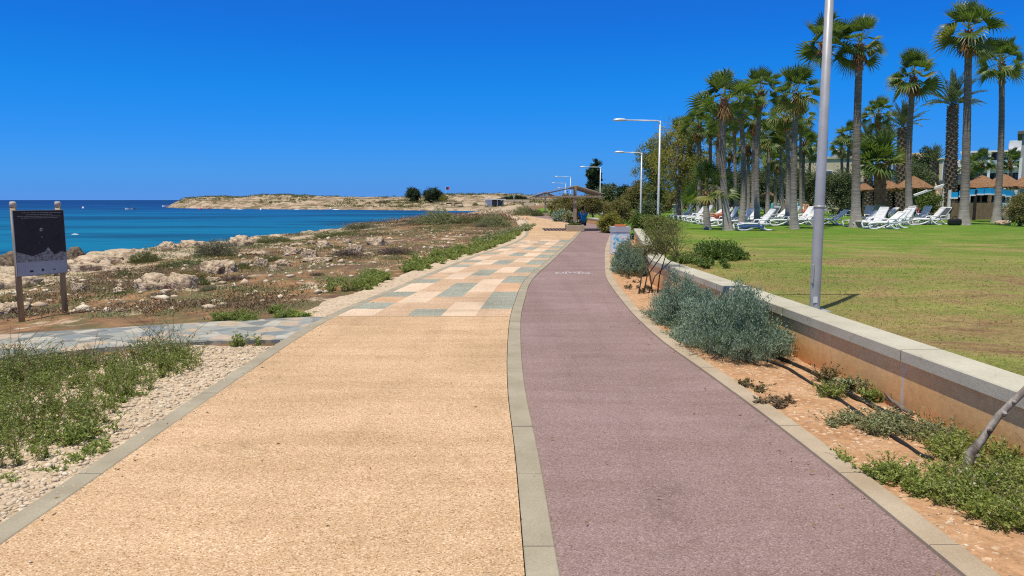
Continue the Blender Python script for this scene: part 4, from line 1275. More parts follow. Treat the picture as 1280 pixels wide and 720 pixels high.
# ------------------------------------------------------------------ information sign
def info_sign():
    a = at(26.7, 394, -.06); c = at(81.3, 386.7, -.06)
    d = (c - a); L = d.length; rz = math.atan2(d.y, d.x)
    root = empty('information_sign', (a.x, a.y, 0), rz, 'black information sign on two wooden posts above the sea', 'sign')
    for x in (0.0, L):
        mb = MB(); mb.tube([(x, 0, -.3), (x, 0, 1.0), (x, 0, 1.56)], [.042, .041, .040], 14)
        p = mb.build('post', M['wood_post'], root)
        mb = MB(); mb.lathe([(.043, 1.54), (.044, 1.60), (.036, 1.625), (0, 1.63)], 14, c=(x, 0, 0)); mb.build('post_cap', M['pale_wood'], p)
    yb = -.062; x0, x1, z0, z1 = -.05, L + .05, .52, 1.50
    mb = MB(); mb.box(((x0 + x1) / 2, yb + .012, (z0 + z1) / 2), (x1 - x0, .022, z1 - z0), bev=.003)
    mb.build('panel', mat('panel_backing', [(.22, .23, .25), (.30, .31, .33)], 5, 3, .6), root)
    W = x1 - x0; yf = yb - .0022
    def q(mb, u0, u1, v0, v1, y, mi=0):
        mb.add([(x0 + W * u0, y, z0 + (z1 - z0) * v0), (x0 + W * u1, y, z0 + (z1 - z0) * v0), (x0 + W * u1, y, z0 + (z1 - z0) * v1), (x0 + W * u0, y, z0 + (z1 - z0) * v1)], [[0, 1, 2, 3]], mi)
    mb = MB(); q(mb, .012, .988, .215, .99, yf)
    mb.build('dark_print', mat('black_print', [(.018, .016, .02), (.035, .03, .036)], 3, 3, .45), root)
    mb = MB(); q(mb, .012, .988, .01, .215, yf)
    mb.build('pale_strip', mat('grey_print', [(.36, .37, .41), (.48, .49, .52)], 2.2, 4, .5), root)
    # photograph of pale rocks printed across the panel
    prof = [(.012, .37), (.09, .36), (.17, .335), (.25, .315), (.33, .30), (.42, .325), (.50, .345), (.56, .36), (.60, .40), (.63, .43), (.66, .385), (.70, .35), (.74, .30), (.80, .315), (.86, .345), (.93, .34), (.988, .325)]
    mb = MB(); vs = [(x0 + W * u, yf - .0018, z0 + (z1 - z0) * v) for u, v in prof] + [(x0 + W * u, yf - .0018, z0 + (z1 - z0) * .213) for u, v in prof]
    n = len(prof); mb.add(vs, [[n + i, n + i + 1, i + 1, i] for i in range(n - 1)])
    mb.build('rock_picture', mat('printed_rocks', [(.3, (.06, .055, .06)), (.5, (.26, .25, .25)), (.7, (.42, .41, .4))], 26, 6, .5, stretch=(1, 1, 1.6)), root)
    rng = random.Random(3); mb = MB()
    for row, (v, u0, u1) in enumerate(((.955, .17, .93), (.925, .25, .75), (.900, .08, .93), (.875, .15, .86))):
        u = u0
        while u < u1:
            w = rng.uniform(.02, .06); k = u
            while k < min(u + w, u1):
                q(mb, k, k + .006, v, v + rng.choice((.008, .011)), yf - .0015); k += .009
            u += w + .012
    for u in (.30, .54, .80): pass
    mb.build('printed_text', mat('pale_ink', [(.33, .3, .28), (.42, .4, .38)], 5, 2, .5), root)
    mb = MB()
    def disc(u, v, r, mi, y):
        pts = [(x0 + W * u + r * math.cos(2 * math.pi * k / 20), y, z0 + (z1 - z0) * v + r * math.sin(2 * math.pi * k / 20)) for k in range(20)]
        mb.add(pts, [list(range(20))], mi)
    em = [mat('emblem_grey', [(.35, .33, .32), (.45, .43, .42)], 9, 2, .5), mat('emblem_dark', [(.10, .09, .09), (.2, .19, .18)], 9, 2, .5)]
    disc(.52, .70, .026, 0, yf - .0015); disc(.53, .698, .016, 1, yf - .0027); mb.build('emblem', em, root)
    for u, v, r in ((.52, .585, .012), (.47, .50, .006)):
        mb = MB(); disc(u, v, r, 1, yf - .0015); mb.build('printed_dot', em, root)
    mb = MB()
    li = mat('logo_ink', [(.02, .02, .04), (.05, .05, .08)], 9, 2, .5)
    for u0, u1, v0, v1 in ((.24, .31, .055, .085), (.47, .52, .06, .095), (.70, .75, .065, .08)):
        mb = MB(); q(mb, u0, u1, v0, v1, yf - .0015); mb.build('logo', li, root)
info_sign()

# ------------------------------------------------------------------ street lamps
def lamp(x, y, zb, h, arm, label, r=.055):
    root = empty('street_lamp', (x, y, zb), 0, label, 'street lamp', 'street lamps beside the cycle path')
    mb = MB(); mb.tube([(0, 0, -.1), (0, 0, .02), (0, 0, 1.2), (0, 0, 1.22), (0, 0, h)], [r, r, r, r * .98, r * .68], 16)
    p = mb.build('pole', M['galv'] if y < 12 else M['lamp_white'], root)
    mb = MB(); mb.box((-r * .93, -.02, .42), (.012, .07, .22), bev=.004); mb.build('access_door', M['galv'], p)
    mb = MB(); mb.tube([(0, 0, 1.19), (0, 0, 1.215)], r * 1.06, 16); mb.build('seam_band', M['galv'], p)
    if y < 12: mb = MB(); mb.box((-.02, -r - .001, .12), (.05, .004, .07)); mb.build('sticker', M['white_paint'], p)
    mb = MB(); mb.box((0, 0, -.02), (.28, .28, .03), bev=.004); mb.build('base_plate', M['galv'], root)
    mb = MB(); mb.tube([(0, 0, h - .16), (-.03, 0, h - .04), (-.12, 0, h), (-arm + .5, 0, h + .03)], [r * .7, r * .66, r * .6, r * .5], 12)
    mb.build('arm', M['lamp_white'], root)
    mb = MB()
    prof = [(0, -.3), (.05, -.29), (.10, -.2), (.12, 0), (.10, .18), (.055, .28), (0, .3)]
    bm = MB(); bm.lathe(prof, 16)
    vs = [(v[2], v[0] * 1.0, max(v[1], -.045) * .75) for v in bm.v]
    mb.add([(x_ - arm + .28, y_, z_ + h + .03) for x_, y_, z_ in vs], bm.f, 0, True)
    hd = mb.build('lamp_head', M['lamp_white'], root)
    mb = MB(); mb.box((-arm + .22, 0, h - .008), (.36, .15, .012), bev=.004); mb.build('lens', mat('lamp_lens', [(.55, .57, .58), (.6, .62, .64)], 4, 2, .15), hd)
    return root
lb = at(1023, 385, .40)
lamp(lb.x, 8.7, .37, 5.0, 2.0, 'tall galvanised lamp post on the lawn close behind the wall, lamp out of view', .058)
LA = [(823, 34, .15, 151, 766, 'tall pale lamp post with a long arm, between the white plinth and the loungers'),
      (801, 46, 0, 191, 768, 'shorter-looking lamp post just behind the white plinth, its arm below that of the tall one'),
      (750, 74, 0, 209, 725, 'lamp post rising behind the pergola roof in front of the slim dark cypress'),
      (713, 103, 0, 221, 693.5, 'far lamp post with its arm just above the pergola roof'),
      (707, 127, 0, 229, 690, 'far lamp post with its head low over the left slope of the pergola roof'),
      (706, 158, 0, 235, 697, 'farthest lamp post, its head almost touching the pergola roof')]
for px, d, z, ty, ax, lab in LA:
    p = at_y(px, 250, d); t = at_y(px, ty, d); arm = (px - ax) * d / F
    lamp(p.x, d, z, t.z - z, arm, lab)

# ------------------------------------------------------------------ pergolas with planters
def pergola(cx, cy, zp, L_, R_, ze, za, dep, label, plab, plab2):
    root = empty('pergola', (cx, cy, 0), 0, label, 'pergola')
    mb = MB(); mb.box((0, 0, za / 2 + .05), (.17, .17, za - .1), bev=.008); mb.build('post', M['pergola_wood'], root)
    y0, y1 = -.15, dep - .15
    for nm, a, b_, w, h in (('eaves_beam', (-L_, y0, ze), (-L_, y1, ze), .06, .08), ('eaves_beam', (R_, y0, ze), (R_, y1, ze), .06, .08),
                            ('tie_beam', (-L_ - .1, y0 - .075, ze + .003), (R_ + .1, y0 - .075, ze + .003), .055, .09), ('tie_beam', (-L_ - .1, y1 + .075, ze + .003), (R_ + .1, y1 + .075, ze + .003), .055, .09),
                            ('ridge_beam', (0, y0 + .25, za - .07), (0, y1, za - .07), .08, .14)):
        mb = MB(); mb.bar(a, b_, w, h, bev=.004); mb.build(nm, M['pergola_wood'], root)
    for y in (y0 + .03, (y0 + y1) / 2, y1 - .03):
        for ex, ez in ((-L_, ze + .07), (R_, ze + .07)):
            mb = MB(); s = -1 if ex < 0 else 1
            mb.bar((s * .09, y, za - .07), (ex, y, ez + .02), .05, .06); mb.build('rafter', M['pergola_wood'], root)
    # slatted roof: bleached boards along the ridge, gaps between them
    mb = MB()
    for ex, s in ((-L_ - .12, -1), (R_ + .12, 1)):
        n = 11
        for k in range(n):
            t = (k + .5) / n
            x = s * .06 + (ex - s * .06) * t; z = za + .03 + (ze + .13 - za) * t
            sl = math.atan2(ze + .10 - za, abs(ex)) * s
            Mx = Matrix.Rotation(-sl, 4, 'Y')
            mb.box((x, (y0 + y1) / 2, z), (abs(ex) / n * .88, dep + .3, .022), mat=Mx)
    mb.build('roof_slats', M['pale_wood'], root)
    # tub at its foot
    pt = empty('planter', (cx, cy + .1, 0), 0, plab, 'planter', 'concrete planters at the pergola posts')
    mb = MB(); w, dd, hh, t = .92, 1.3, .33, .07
    mb.box((-w / 2 + t / 2, 0, hh / 2), (t, dd, hh), bev=.01); mb.box((w / 2 - t / 2, 0, hh / 2), (t, dd, hh), bev=.01)
    mb.box((0, -dd / 2 + t / 2, hh / 2), (w - 2 * t - .004, t, hh), bev=.01); mb.box((0, dd / 2 - t / 2, hh / 2), (w - 2 * t - .004, t, hh), bev=.01)
    mb.build('tub', M['kerb_warm'], pt)
    mb = MB(); mb.box((0, 0, .13), (w - 2 * t, dd - 2 * t, .22)); mb.build('soil', M['bark'], pt)
    me, tm = dome_bush('low_plant', (.36, .5, .24), 90, 16, .09, .05, 5, [M['mound_leaf']], up=.3)
    bush(plab2, (cx, cy + .1, .25), me, tm, name='low_plant', cat='plant', group='plants in the pergola planters')
pp = at_y(718.5, 280, 40.0)
pergola(pp.x, 40.0, 0, 1.95, 1.38, 1.82, 2.38, 3.3, 'brown timber pergola with a pale slatted gable roof on one post, nearer of two', 'sandy concrete planter at the foot of the nearer pergola post', 'low green plant filling the planter of the nearer pergola')
pp2 = at_y(681.5, 270, 79.0)
pergola(pp2.x, 79.0, 0, 1.7, 1.5, 1.75, 2.45, 3.3, 'small far pergola seen under the left eave of the nearer one', 'pale planter under the far small pergola', 'dark green plant in the planter of the far pergola')

person('person in blue shirt sitting on the rear edge of the nearer pergola planter', (at_y(728.5, 270, 40.9).x, 40.95, -.10), R(200), 'sit', top='blue_shirt', shorts='grey_cloth')

# ------------------------------------------------------------------ white plinth
def plinth():
    p = at_y(774.8, 310, 23.0)
    root = empty('information_plinth', (p.x, 23.0, 0), R(3), 'white plinth with a blue and white picture panel beside the cycle path', 'plinth')
    mb = MB(); mb.box((0, 0, .33), (.54, .40, .68), bev=.006); mb.build('body', M['white_paint'], root)
    mb = MB(); mb.box((0, 0, .755), (.58, .44, .165), bev=.006); mb.build('top_slab', mat('grey_slab', [(.34, .36, .4), (.44, .46, .5)], 3, 5, .7), root)
    mb = MB(); mb.box((.0, -.02, .868), (.33, .22, .055), bev=.012); mb.build('orange_cap', M['orange'], root)
    m = mat('picture_print', [(.40, (.06, .40, .62)), (.47, (.35, .62, .74)), (.54, (.72, .76, .76)), (.62, (.74, .76, .76)), (.72, (.38, .50, .54))], 5.5, 5, .5, stretch=(1, 1, 1.2))
    mb = MB(); mb.add([(-.25, -.2035, .05), (.25, -.2035, .05), (.25, -.2035, .655), (-.25, -.2035, .655)], [[0, 1, 2, 3]]); mb.build('picture_panel', m, root)
plinth()

# ------------------------------------------------------------------ silver shrubs in the bed
me1, tm1 = dome_bush('silver', (.60, 1.05, .60), 900, 84, .030, .011, 11, [M['silver_leaf']], lump=.6, up=.8, spread=.085)
me2, tm2 = dome_bush('silver', (.56, .98, .62), 800, 84, .030, .011, 12, [M['silver_leaf']], lump=.6, up=.8, spread=.085)
me3, tm3 = dome_bush('silver', (.44, .75, .74), 900, 44, .038, .014, 13, [M['silver_leaf']], lump=.38, up=.7, spread=.085)
bush('large silver-green shrub with a pointed top, at the end of the black hoses', (2.50, 8.36, -.02), me1, tm1, name='silver_shrub', cat='shrub', group='silver shrubs in the planting bed')
bush('silver-green shrub growing tight behind the larger one against the coping', (2.40, 9.80, -.02), me2, tm2, .3, name='silver_shrub', cat='shrub', group='silver shrubs in the planting bed')
bush('silver-green shrub in front of the white plinth', (2.70, 16.9, -.02), me3, tm3, .12, name='silver_shrub', cat='shrub', group='silver shrubs in the planting bed')

# feathery sapling on thin dark stems
def sapling():
    p = at(809, 366, 0)
    root = empty('sapling', (2.42, 13.2, 0), 0, 'feathery green sapling on thin dark stems between the two silver shrubs', 'sapling')
    rng = np.random.default_rng(4); mb = MB(); ends = []
    for k, (dx, dy) in enumerate(((0.02, 0), (.10, .06), (.26, .0), (-.10, .12), (.16, .2))):
        e = Vector((dx * 1.6 + .1, dy, .68)); mb.tube([(k * .09 - .16, k * .03, -.05), (k * .07 - .12 + dx * .4, dy * .4, .3), e], [.014, .011, .008], 6); ends.append(e)
    P, D = [], []
    for k in range(95):
        e = ends[k % 5]
        a = rng.uniform(0, 6.28); r = rng.uniform(.15, .74) ; zt = .60 + rng.random() ** .9 * .82 * (1 - .5 * (r / .74) ** 2)
        t = Vector((.26 + math.cos(a) * r, .06 + math.sin(a) * r, zt))
        mid = (e + t) / 2 + Vector((0, 0, .08)); mb.tube([e, mid, t], [.006, .004, .002], 4, cap=False)
        for j in range(46):
            f = rng.uniform(.25, 1.05); q = e.lerp(mid, f * 2) if f < .5 else mid.lerp(t, f * 2 - 1)
            P.append(np.array(q) + rng.normal(size=3) * .04); D.append(np.array(t - e) + rng.normal(size=3) * .32 + np.array([0, 0, .15]))
    mb.build('stems', M['twig'], root)
    V, Q = leaves(np.array(P), np.array(D), rng.uniform(.03, .07, len(P)), .008, rng)
    link('foliage', npmesh('foliage', V, Q, M['tamarisk_leaf']), root)
sapling()

# leaning young tree at the corner, its crown beyond the picture
def leaning_tree():
    root = empty('leaning_tree', (2.66, 4.30, 0), 0, 'young grey-barked tree leaning over the wall at the edge of the path bed', 'tree')
    mb = MB()
    b0 = at_y(1206, 606, 4.30); e0 = at_y(1214, 566, 4.30); e1 = at_y(1248, 520, 4.30); e2 = at_y(1281, 488, 4.28)
    o = Vector((2.66, 4.30, 0)); dv = (e2 - e1)
    pts = [b0 - o + Vector((0, 0, -.12)), b0 - o, (b0 + e0) / 2 - o + Vector((-.006, 0, 0)), e0 - o, (e0 * .6 + e1 * .4) - o + Vector((.004, 0, -.006)), e1 - o, e2 - o, e2 - o + dv * 1.3, e2 - o + dv * 3 + Vector((0, 0, .1)), e2 - o + dv * 4.2 + Vector((0, .1, .3))]
    mb.tube(pts, [.036, .027, .024, .030, .022, .021, .020, .019, .017, .012], 12)
    for q_, r_ in ((.35, .024), (.62, .023), (.8, .021)):                                    # knots left by lost branches
        c_ = e0.lerp(e2, q_) - o; mb.tube([c_ + Vector((0, .006, 0)), c_ + Vector((-.012, -.022, .012)), c_ + Vector((-.016, -.034, .018))], [r_ * .8, r_ * .62, r_ * .3], 8)
    mb.tube([e0 - o + Vector((.01, -.01, -.01)), e0 - o + Vector((.035, -.03, -.012))], [.018, .012], 8)
    tp = pts[-1]
    rng = np.random.default_rng(8); P, D = [], []
    for k in range(34):
        d = Vector(unit(rng, 1)[0]); d.z = abs(d.z) * .6 - .12
        d.x = abs(d.x) * .9 - .25
        s = pts[-2].lerp(tp, rng.random()); t = s + d * rng.uniform(.3, .55)
        mb.tube([s, (s + t) / 2 + Vector((0, 0, .05)), t], [.008, .006, .002], 4, cap=False)
        for j in range(22):
            P.append(np.array(s.lerp(t, rng.uniform(.2, 1)))); D.append(np.array(d) + rng.normal(size=3) * .6)
    mb.build('trunk', M['pale_bark'], root)
    V, Q = leaves(np.array(P), np.array(D), rng.uniform(.08, .17, len(P)), .022, rng)
    link('crown', npmesh('crown', V, Q, M['olive_leaf']), root)
leaning_tree()

# irrigation hoses and a piece of broken wood
def hose(pts, r, label):
    P = []
    for px, py in pts:
        p = at(px, py, .012); P.append(Vector((p.x, p.y, float(bed_z(np.array([p.x]), np.array([p.y]), None)[0]) + r * .8)))
    S = []
    for i in range(len(P) - 1):
        for k in range(6):
            t = k / 6; a, b_, c, d = P[max(i - 1, 0)], P[i], P[i + 1], P[min(i + 2, len(P) - 1)]
            S.append(.5 * ((2 * b_) + (c - a) * t + (2 * a - 5 * b_ + 4 * c - d) * t * t + (3 * b_ - a - 3 * c + d) * t ** 3))
    S.append(P[-1])
    mb = MB(); mb.tube(S, r, 8)
    tag(mb.build('irrigation_hose', M['black']), label, 'hose', 'black irrigation hoses in the planting bed')
hose([(930, 440), (979, 455), (999, 467), (1014, 475), (1028, 482), (1051, 498), (1068, 511), (1086, 524), (1110, 539), (1131, 551), (1150, 562), (1166, 571)], .014, 'thin black hose lying nearer the cycle path, running in under the weeds')
hose([(950, 436), (997, 454), (1010, 461), (1024, 468), (1038, 477), (1053, 485), (1084, 500), (1103, 511), (1121, 519), (1142, 527)], .019, 'thicker black hose lying nearer the wall')
mb = MB()
a, b_ = at(1107, 498, .01), at(1141, 518, .03)
c = Vector((-.02, .05, .012))
mb.tube([a, a.lerp(b_, .3) + Vector((.01, 0, .006)), a.lerp(b_, .7), b_], [.012, .016, .018, .014], 7)
mb.tube([a.lerp(b_, .35), a + Vector((.0, .04, .05))], [.010, .006], 6)
tag(mb.build('broken_branch', M['bark']), 'broken brown branch lying against the foot of the wall', 'branch')

# ------------------------------------------------------------------ weeds
def patch(poly, n, hmin, hmax, label, seed, zf=ground_z, **kw):
    rng = np.random.default_rng(seed)
    pts = in_poly(poly, n, rng)
    f_ = fbm(pts[:, 0] * 1.3, pts[:, 1] * 1.3, seed, 3); pts, f_ = pts[f_ > .36], f_[f_ > .36]
    h = rng.uniform(hmin, hmax, len(pts)) * np.clip(.25 + 1.6 * (f_ - .3), .25, 1.3)
    return weed_patch('weeds', pts, h, label, seed, zf=zf, **kw)
bz = lambda x, y: float(bed_z(np.array([x]), np.array([y]), None)[0])
vz = lambda x, y: max(ground_z(x, y), -.05)
patch([(-120, 470), (0, 478), (60, 462), (150, 452), (235, 445), (268, 440), (240, 462), (205, 474), (170, 498), (138, 512), (130, 540), (60, 570), (0, 590), (-140, 640)], 420, .16, .44, 'dense green weeds spreading between the side path and the gravel verge', 21, zf=vz, stems=8, lps=25, leaf=(.024, .0085), flowers=.12, tall=.14, spread=.34)
patch([(-60, 462), (30, 452), (110, 446), (215, 440), (265, 438), (262, 446), (150, 456), (0, 475), (-60, 486)], 120, .24, .42, 'taller feathery weeds standing along the side path', 22, zf=vz, stems=7, lps=14, leaf=(.026, .010), tall=.35, mats=[M['weed_pale'], M['weed_dry'], M['flower_yellow']], flowers=.08)
patch([(75, 560), (120, 545), (135, 560), (90, 585)], 16, .08, .18, 'small weeds rooted in the gravel of the verge', 23, zf=vz, stems=7, lps=12)
patch([(0, 455), (90, 450), (70, 480), (0, 500)], 60, .08, .18, 'dry brownish weeds beside the side path', 24, zf=vz, stems=8, lps=9, mats=[M['weed_dry'], M['weed_dry'], M['flower_white']])
# singled-out clumps on the verge
def clump(px, py, n, r, h, label, seed, **kw):
    rng = np.random.default_rng(seed); p = at(px, py, -.03)
    pts = np.array([p.x, p.y]) + rng.normal(size=(n, 2)) * r
    return weed_patch('weed_clump', pts, rng.uniform(.6, 1.1, n) * h, label, seed, name_kind='weed', kind='thing', zf=vz, **kw)
clump(98, 552, 12, .09, .17, 'leafy green weed clump on the gravel below the big weed bed', 31)
clump(48, 596, 5, .07, .07, 'tiny sparse weed in the gravel near the kerb', 32, lps=7)
clump(150, 500, 7, .10, .10, 'flat-growing weed tuft at the front corner of the big weed bed', 33)
clump(298, 434, 7, .08, .17, 'single bright green weed where the side path meets the promenade', 34)
clump(424, 363, 9, .14, .3, 'dark green weed clump alone at the pale verge by the patterned paving', 35, leaf=(.05, .022))
# far verge growth
patch([(262, 399), (290, 392), (345, 386), (368, 392), (350, 397), (300, 402)], 150, .10, .34, 'weeds along the far edge of the side path', 36, leaf=(.036, .012), lps=15, tall=.2)
patch([(345, 392), (385, 384), (412, 383), (400, 391), (365, 396)], 50, .06, .15, 'low bright weeds beside the junction of the two paths', 37, leaf=(.04, .02), lps=12, mats=[M['weed_fresh'], M['weed_dry'], M['flower_white']])
patch([(440, 361), (452, 346), (490, 340), (486, 350), (462, 362)], 80, .10, .34, 'bushy weeds edging the patterned paving, first bank', 38, leaf=(.05, .018), lps=15, tall=.15)
patch([(500, 343), (506, 330), (545, 318), (605, 303), (640, 293), (652, 291), (645, 298), (610, 312), (560, 328), (520, 341)], 360, .10, .38, 'long bank of green weeds along the outer edge of the patterned paving', 39, leaf=(.07, .024), stems=8, lps=13, tall=.1)
patch([(590, 300), (640, 288), (668, 282), (664, 287), (640, 295), (605, 306)], 160, .2, .4, 'yellow-green weeds at the far bend of the promenade', 40, leaf=(.09, .04), stems=8, lps=12, mats=[M['weed_pale'], M['weed_dry'], M['flower_white']])
# right bed
patch([(1030, 560), (1075, 556), (1130, 578), (1200, 600), (1290, 590), (1330, 620), (1300, 668), (1255, 664), (1200, 640), (1150, 622), (1090, 596), (1045, 572)], 215, .08, .28, 'low leafy weeds with tiny flowers round the foot of the leaning tree', 41, mats=[M['weed_fresh'], M['weed_dry'], M['flower_white']], zf=bz, stems=8, lps=18, leaf=(.022, .011), tall=.10, flowers=.08, spread=.7)
patch([(1150, 556), (1200, 540), (1260, 575), (1330, 590), (1320, 610), (1220, 600)], 80, .12, .24, 'taller weeds against the wall behind the leaning tree', 42, mats=[M['weed_fresh'], M['weed_dry'], M['flower_yellow']], zf=bz, stems=7, lps=14, leaf=(.026, .012), flowers=.10, tall=.2, spread=.5)
patch([(1030, 524), (1060, 522), (1130, 530), (1195, 545), (1200, 556), (1150, 552), (1080, 540), (1035, 533)], 90, .05, .13, 'half-dry weeds sprawling across the black hoses', 43, zf=bz, stems=7, lps=12, leaf=(.022, .011), spread=.9, mats=[M['weed_pale'], M['weed_dry'], M['flower_white']])
def bclump(px, py, n, r, h, label, seed, **kw):
    rng = np.random.default_rng(seed); p = at(px, py, 0.0)
    pts = np.array([p.x, p.y]) + rng.normal(size=(n, 2)) * r
    return weed_patch('weed_clump', pts, rng.uniform(.6, 1.1, n) * h, label, seed, name_kind='weed', kind='thing', zf=bz, **kw)
bclump(1040, 492, 12, .06, .13, 'bright green weed clump between the two black hoses', 51, leaf=(.024, .013))
bclump(1062, 486, 10, .06, .13, 'grey-green weed clump growing over the thicker hose', 52, mats=[M['weed_pale'], M['weed_dry'], M['flower_white']])
bclump(1032, 474, 7, .05, .16, 'thin dry weed standing by the start of the hoses', 53, mats=[M['weed_dry'], M['weed_dry'], M['flower_white']], lps=7)
bclump(1092, 497, 8, .05, .10, 'little green weed at the wall by the pale water run', 54)
bclump(935, 482, 4, .05, .05, 'small dry weed on bare soil between kerb and silver shrub', 55, mats=[M['weed_dry'], M['weed_dry'], M['flower_white']], spread=1.0)
bclump(968, 506, 7, .07, .05, 'flat brown weed on bare soil beside the kerb', 56, mats=[M['scrub_brown'], M['weed_dry'], M['flower_white']], spread=1.2)
patch([(775, 338), (800, 345), (812, 362), (800, 372), (780, 362)], 26, .08, .2, 'sparse dry weeds round the sapling stems', 57, zf=bz, stems=6, lps=8, leaf=(.04, .015), mats=[M['weed_dry'], M['weed_dry'], M['flower_white']])

# gravel on the verge: loose stones
def scatter_stones(name, pts, smin, smax, m, label, seed, zf):
    rng = np.random.default_rng(seed)
    bm = bmesh.new(); bmesh.ops.create_icosphere(bm, subdivisions=1, radius=1.0)
    bv = np.array([v.co[:] for v in bm.verts]); bf = np.array([[v.index for v in f.verts] for f in bm.faces]); bm.free()
    n = len(pts); z = np.array([zf(x, y) for x, y in pts])
    s = smin + (smax - smin) * rng.random(n) ** 2.5
    V = bv[None] * (1 + .26 * rng.normal(size=(n, len(bv), 1))) * (s[:, None, None] * rng.uniform(.55, 1.2, size=(n, 1, 3)) * np.array([1, 1, .6]))
    a = rng.uniform(0, 6.28, n); c, s_ = np.cos(a)[:, None], np.sin(a)[:, None]
    V = np.stack([V[..., 0] * c - V[..., 1] * s_, V[..., 0] * s_ + V[..., 1] * c, V[..., 2]], -1)
    V = V + np.column_stack([pts, z + s * .12])[:, None, :]
    Q = (bf[None] + (np.arange(n) * len(bv))[:, None, None]).reshape(-1, 3)
    return tag(link(name, npmesh(name, V.reshape(-1, 3), Q, m)), label, 'gravel', kind='stuff')
def pebble_mat(name, cols):
    m, nt, b = newmat(name)
    g = nt.nodes.new('ShaderNodeNewGeometry')
    nt.links.new(ramp(nt, [(i / (len(cols) - 1), c) for i, c in enumerate(cols)], g.outputs['Random Per Island']).outputs[0], b.inputs['Base Color'])
    b.inputs['Roughness'].default_value = .9; b.inputs['Specular IOR Level'].default_value = .15
    return m
M['pebbles'] = pebble_mat('pebbles', [(.38, .27, .17), (.60, .49, .35), (.53, .42, .29), (.68, .59, .45), (.48, .36, .235)])
rng = np.random.default_rng(77)
vy = 2.6 + 8 * rng.random(15000) ** 1.3
vx = fL(vy) - .03 - (verge_w(vy) + .1) * rng.random(15000) ** 1.15
keep = ~((vy > 8.3) & (vy < 10.9))
vpts = np.column_stack([vx, vy])[keep]
def verge_h(x, y):
    w = float(verge_w(y)); t = 1 - (float(fL(y)) - x) / w
    return max(float(verge_z(np.array([x]), np.array([y]), np.array([np.clip(t, 0, 1)]))[0]), ground_z(x, y))
def vh(x, y): return -.012
scatter_stones('gravel', vpts, .005, .027, M['pebbles'], 'loose pinkish stones of the gravel verge', 78, verge_h)
by = 3.0 + 8 * rng.random(1500); bx = fR(by) + KW + .02 + (fW(by) + .02 - fR(by) - KW) * rng.random(1500)
scatter_stones('gravel', np.column_stack([bx, by]), .004, .014, M['pebbles'], 'small stones strewn over the orange bed soil', 79, bz)
fy = 8 + 36 * rng.random(2600) ** 1.3; fx = fL(np.clip(fy, -8, 97)) - 1.0 - (fy * .62 + 5) * rng.random(2600)
okk = coast_dist(fx, fy) > 2.2
ok2 = ~((fy < 11.5) & (fx > -9.5))
fp = np.column_stack([fx, fy])[okk & ok2]
scatter_stones('scattered_stones', fp, .015, .12, M['pebbles'], 'pale stones strewn over the brown scrubland', 80, ground_z)

# ------------------------------------------------------------------ low scrub cover
def low_scrub(n, xr, yr, h, r, label, seed, m, thr, sc=.5, leaf=(.07, .028), lpp=26, zf=ground_z, cond=None):
    rng = np.random.default_rng(seed)
    y = yr[0] + (yr[1] - yr[0]) * rng.random(n * 6) ** 1.5
    x = fL(np.clip(y, -8, 97)) - xr[0] - (xr[1] + y * .55) * rng.random(n * 6)
    f = fbm(x * sc, y * sc * .6, seed, 4)
    k = (f > thr) & (coast_dist(x, y) > 1.4)
    if cond is not None: k &= cond(x, y)
    k &= ~((y < 11.4) & (x > -11) & (y > 3.5 + .5 * (x + 11)) & (x < -2.6) & (np.abs(y - np.interp(-x, [2.6, 6, 11, 15], [9.6, 8.5, 5.6, 3])) < 1.1))
    x, y = x[k][:n], y[k][:n]
    z = zg(x, y)
    P0 = np.column_stack([x, y, z]); j = np.repeat(np.arange(len(x)), lpp)
    s = (1 + y[j] / 45)
    off = rng.normal(size=(len(j), 3)) * np.array([r, r, 0]) * s[:, None]; hh = rng.random(len(j)) * h * s
    P = P0[j] + off; P[:, 2] += hh * np.exp(-(off[:, 0] ** 2 + off[:, 1] ** 2) / (2 * (r * s) ** 2)) - .01
    D = unit(rng, len(j)); D[:, 2] = np.abs(D[:, 2]) + .15
    V, Q = leaves(P, D, leaf[0] * s * rng.uniform(.5, 1.3, len(j)), leaf[1] * s, rng)
    return tag(link('ground_scrub', npmesh('ground_scrub', V, Q, m)), label, 'scrub', kind='stuff')
low_scrub(1150, (1.3, 8), (11.5, 62), .05, .22, 'low brown scrub matting the coastal ground', 91, M['scrub_brown'], .52, .45, leaf=(.055, .011), lpp=44)
low_scrub(1000, (1.3, 8), (10.5, 75), .06, .18, 'low dull green cover between the rocks', 92, M['scrub_green'], .56, .6, leaf=(.055, .011), lpp=40)
low_scrub(500, (.9, 2.0), (10.8, 60), .06, .12, 'thin yellowish grass along the paths', 93, M['weed_pale'], .45, .9, leaf=(.05, .012))
low_scrub(420, (1.3, 6), (62, 112), .045, .5, 'brown scrub on the far point of the shore', 94, M['scrub_brown'], .45, .2, lpp=20)

# turf blades on the near lawn
def blades():
    rng = np.random.default_rng(14); n = 42000
    y = 3.2 + 13 * rng.random(n) ** 1.8; x = lawn_left(y) + .02 + (1.2 + y * .72) * rng.random(n) ** 1.2
    k = (fbm(x * 1.1, y * 1.1, 15, 4) > .42) | (rng.random(n) < .35)
    x, y = x[k], y[k]; z = lawn_z(x, y, None)
    s = .8 + y / 9
    P = np.column_stack([x, y, z - .004]); D = rng.normal(size=(len(x), 3)) * 1.1; D[:, 2] = .8
    V, Q = leaves(P, D, .019 * s * rng.uniform(.5, 1.3, len(x)), .0045 * s, rng)
    tag(link('lawn_grass', npmesh('lawn_grass', V, Q, M['grass_blade'])), 'short patchy grass blades of the lawn', 'grass', kind='stuff')
blades()

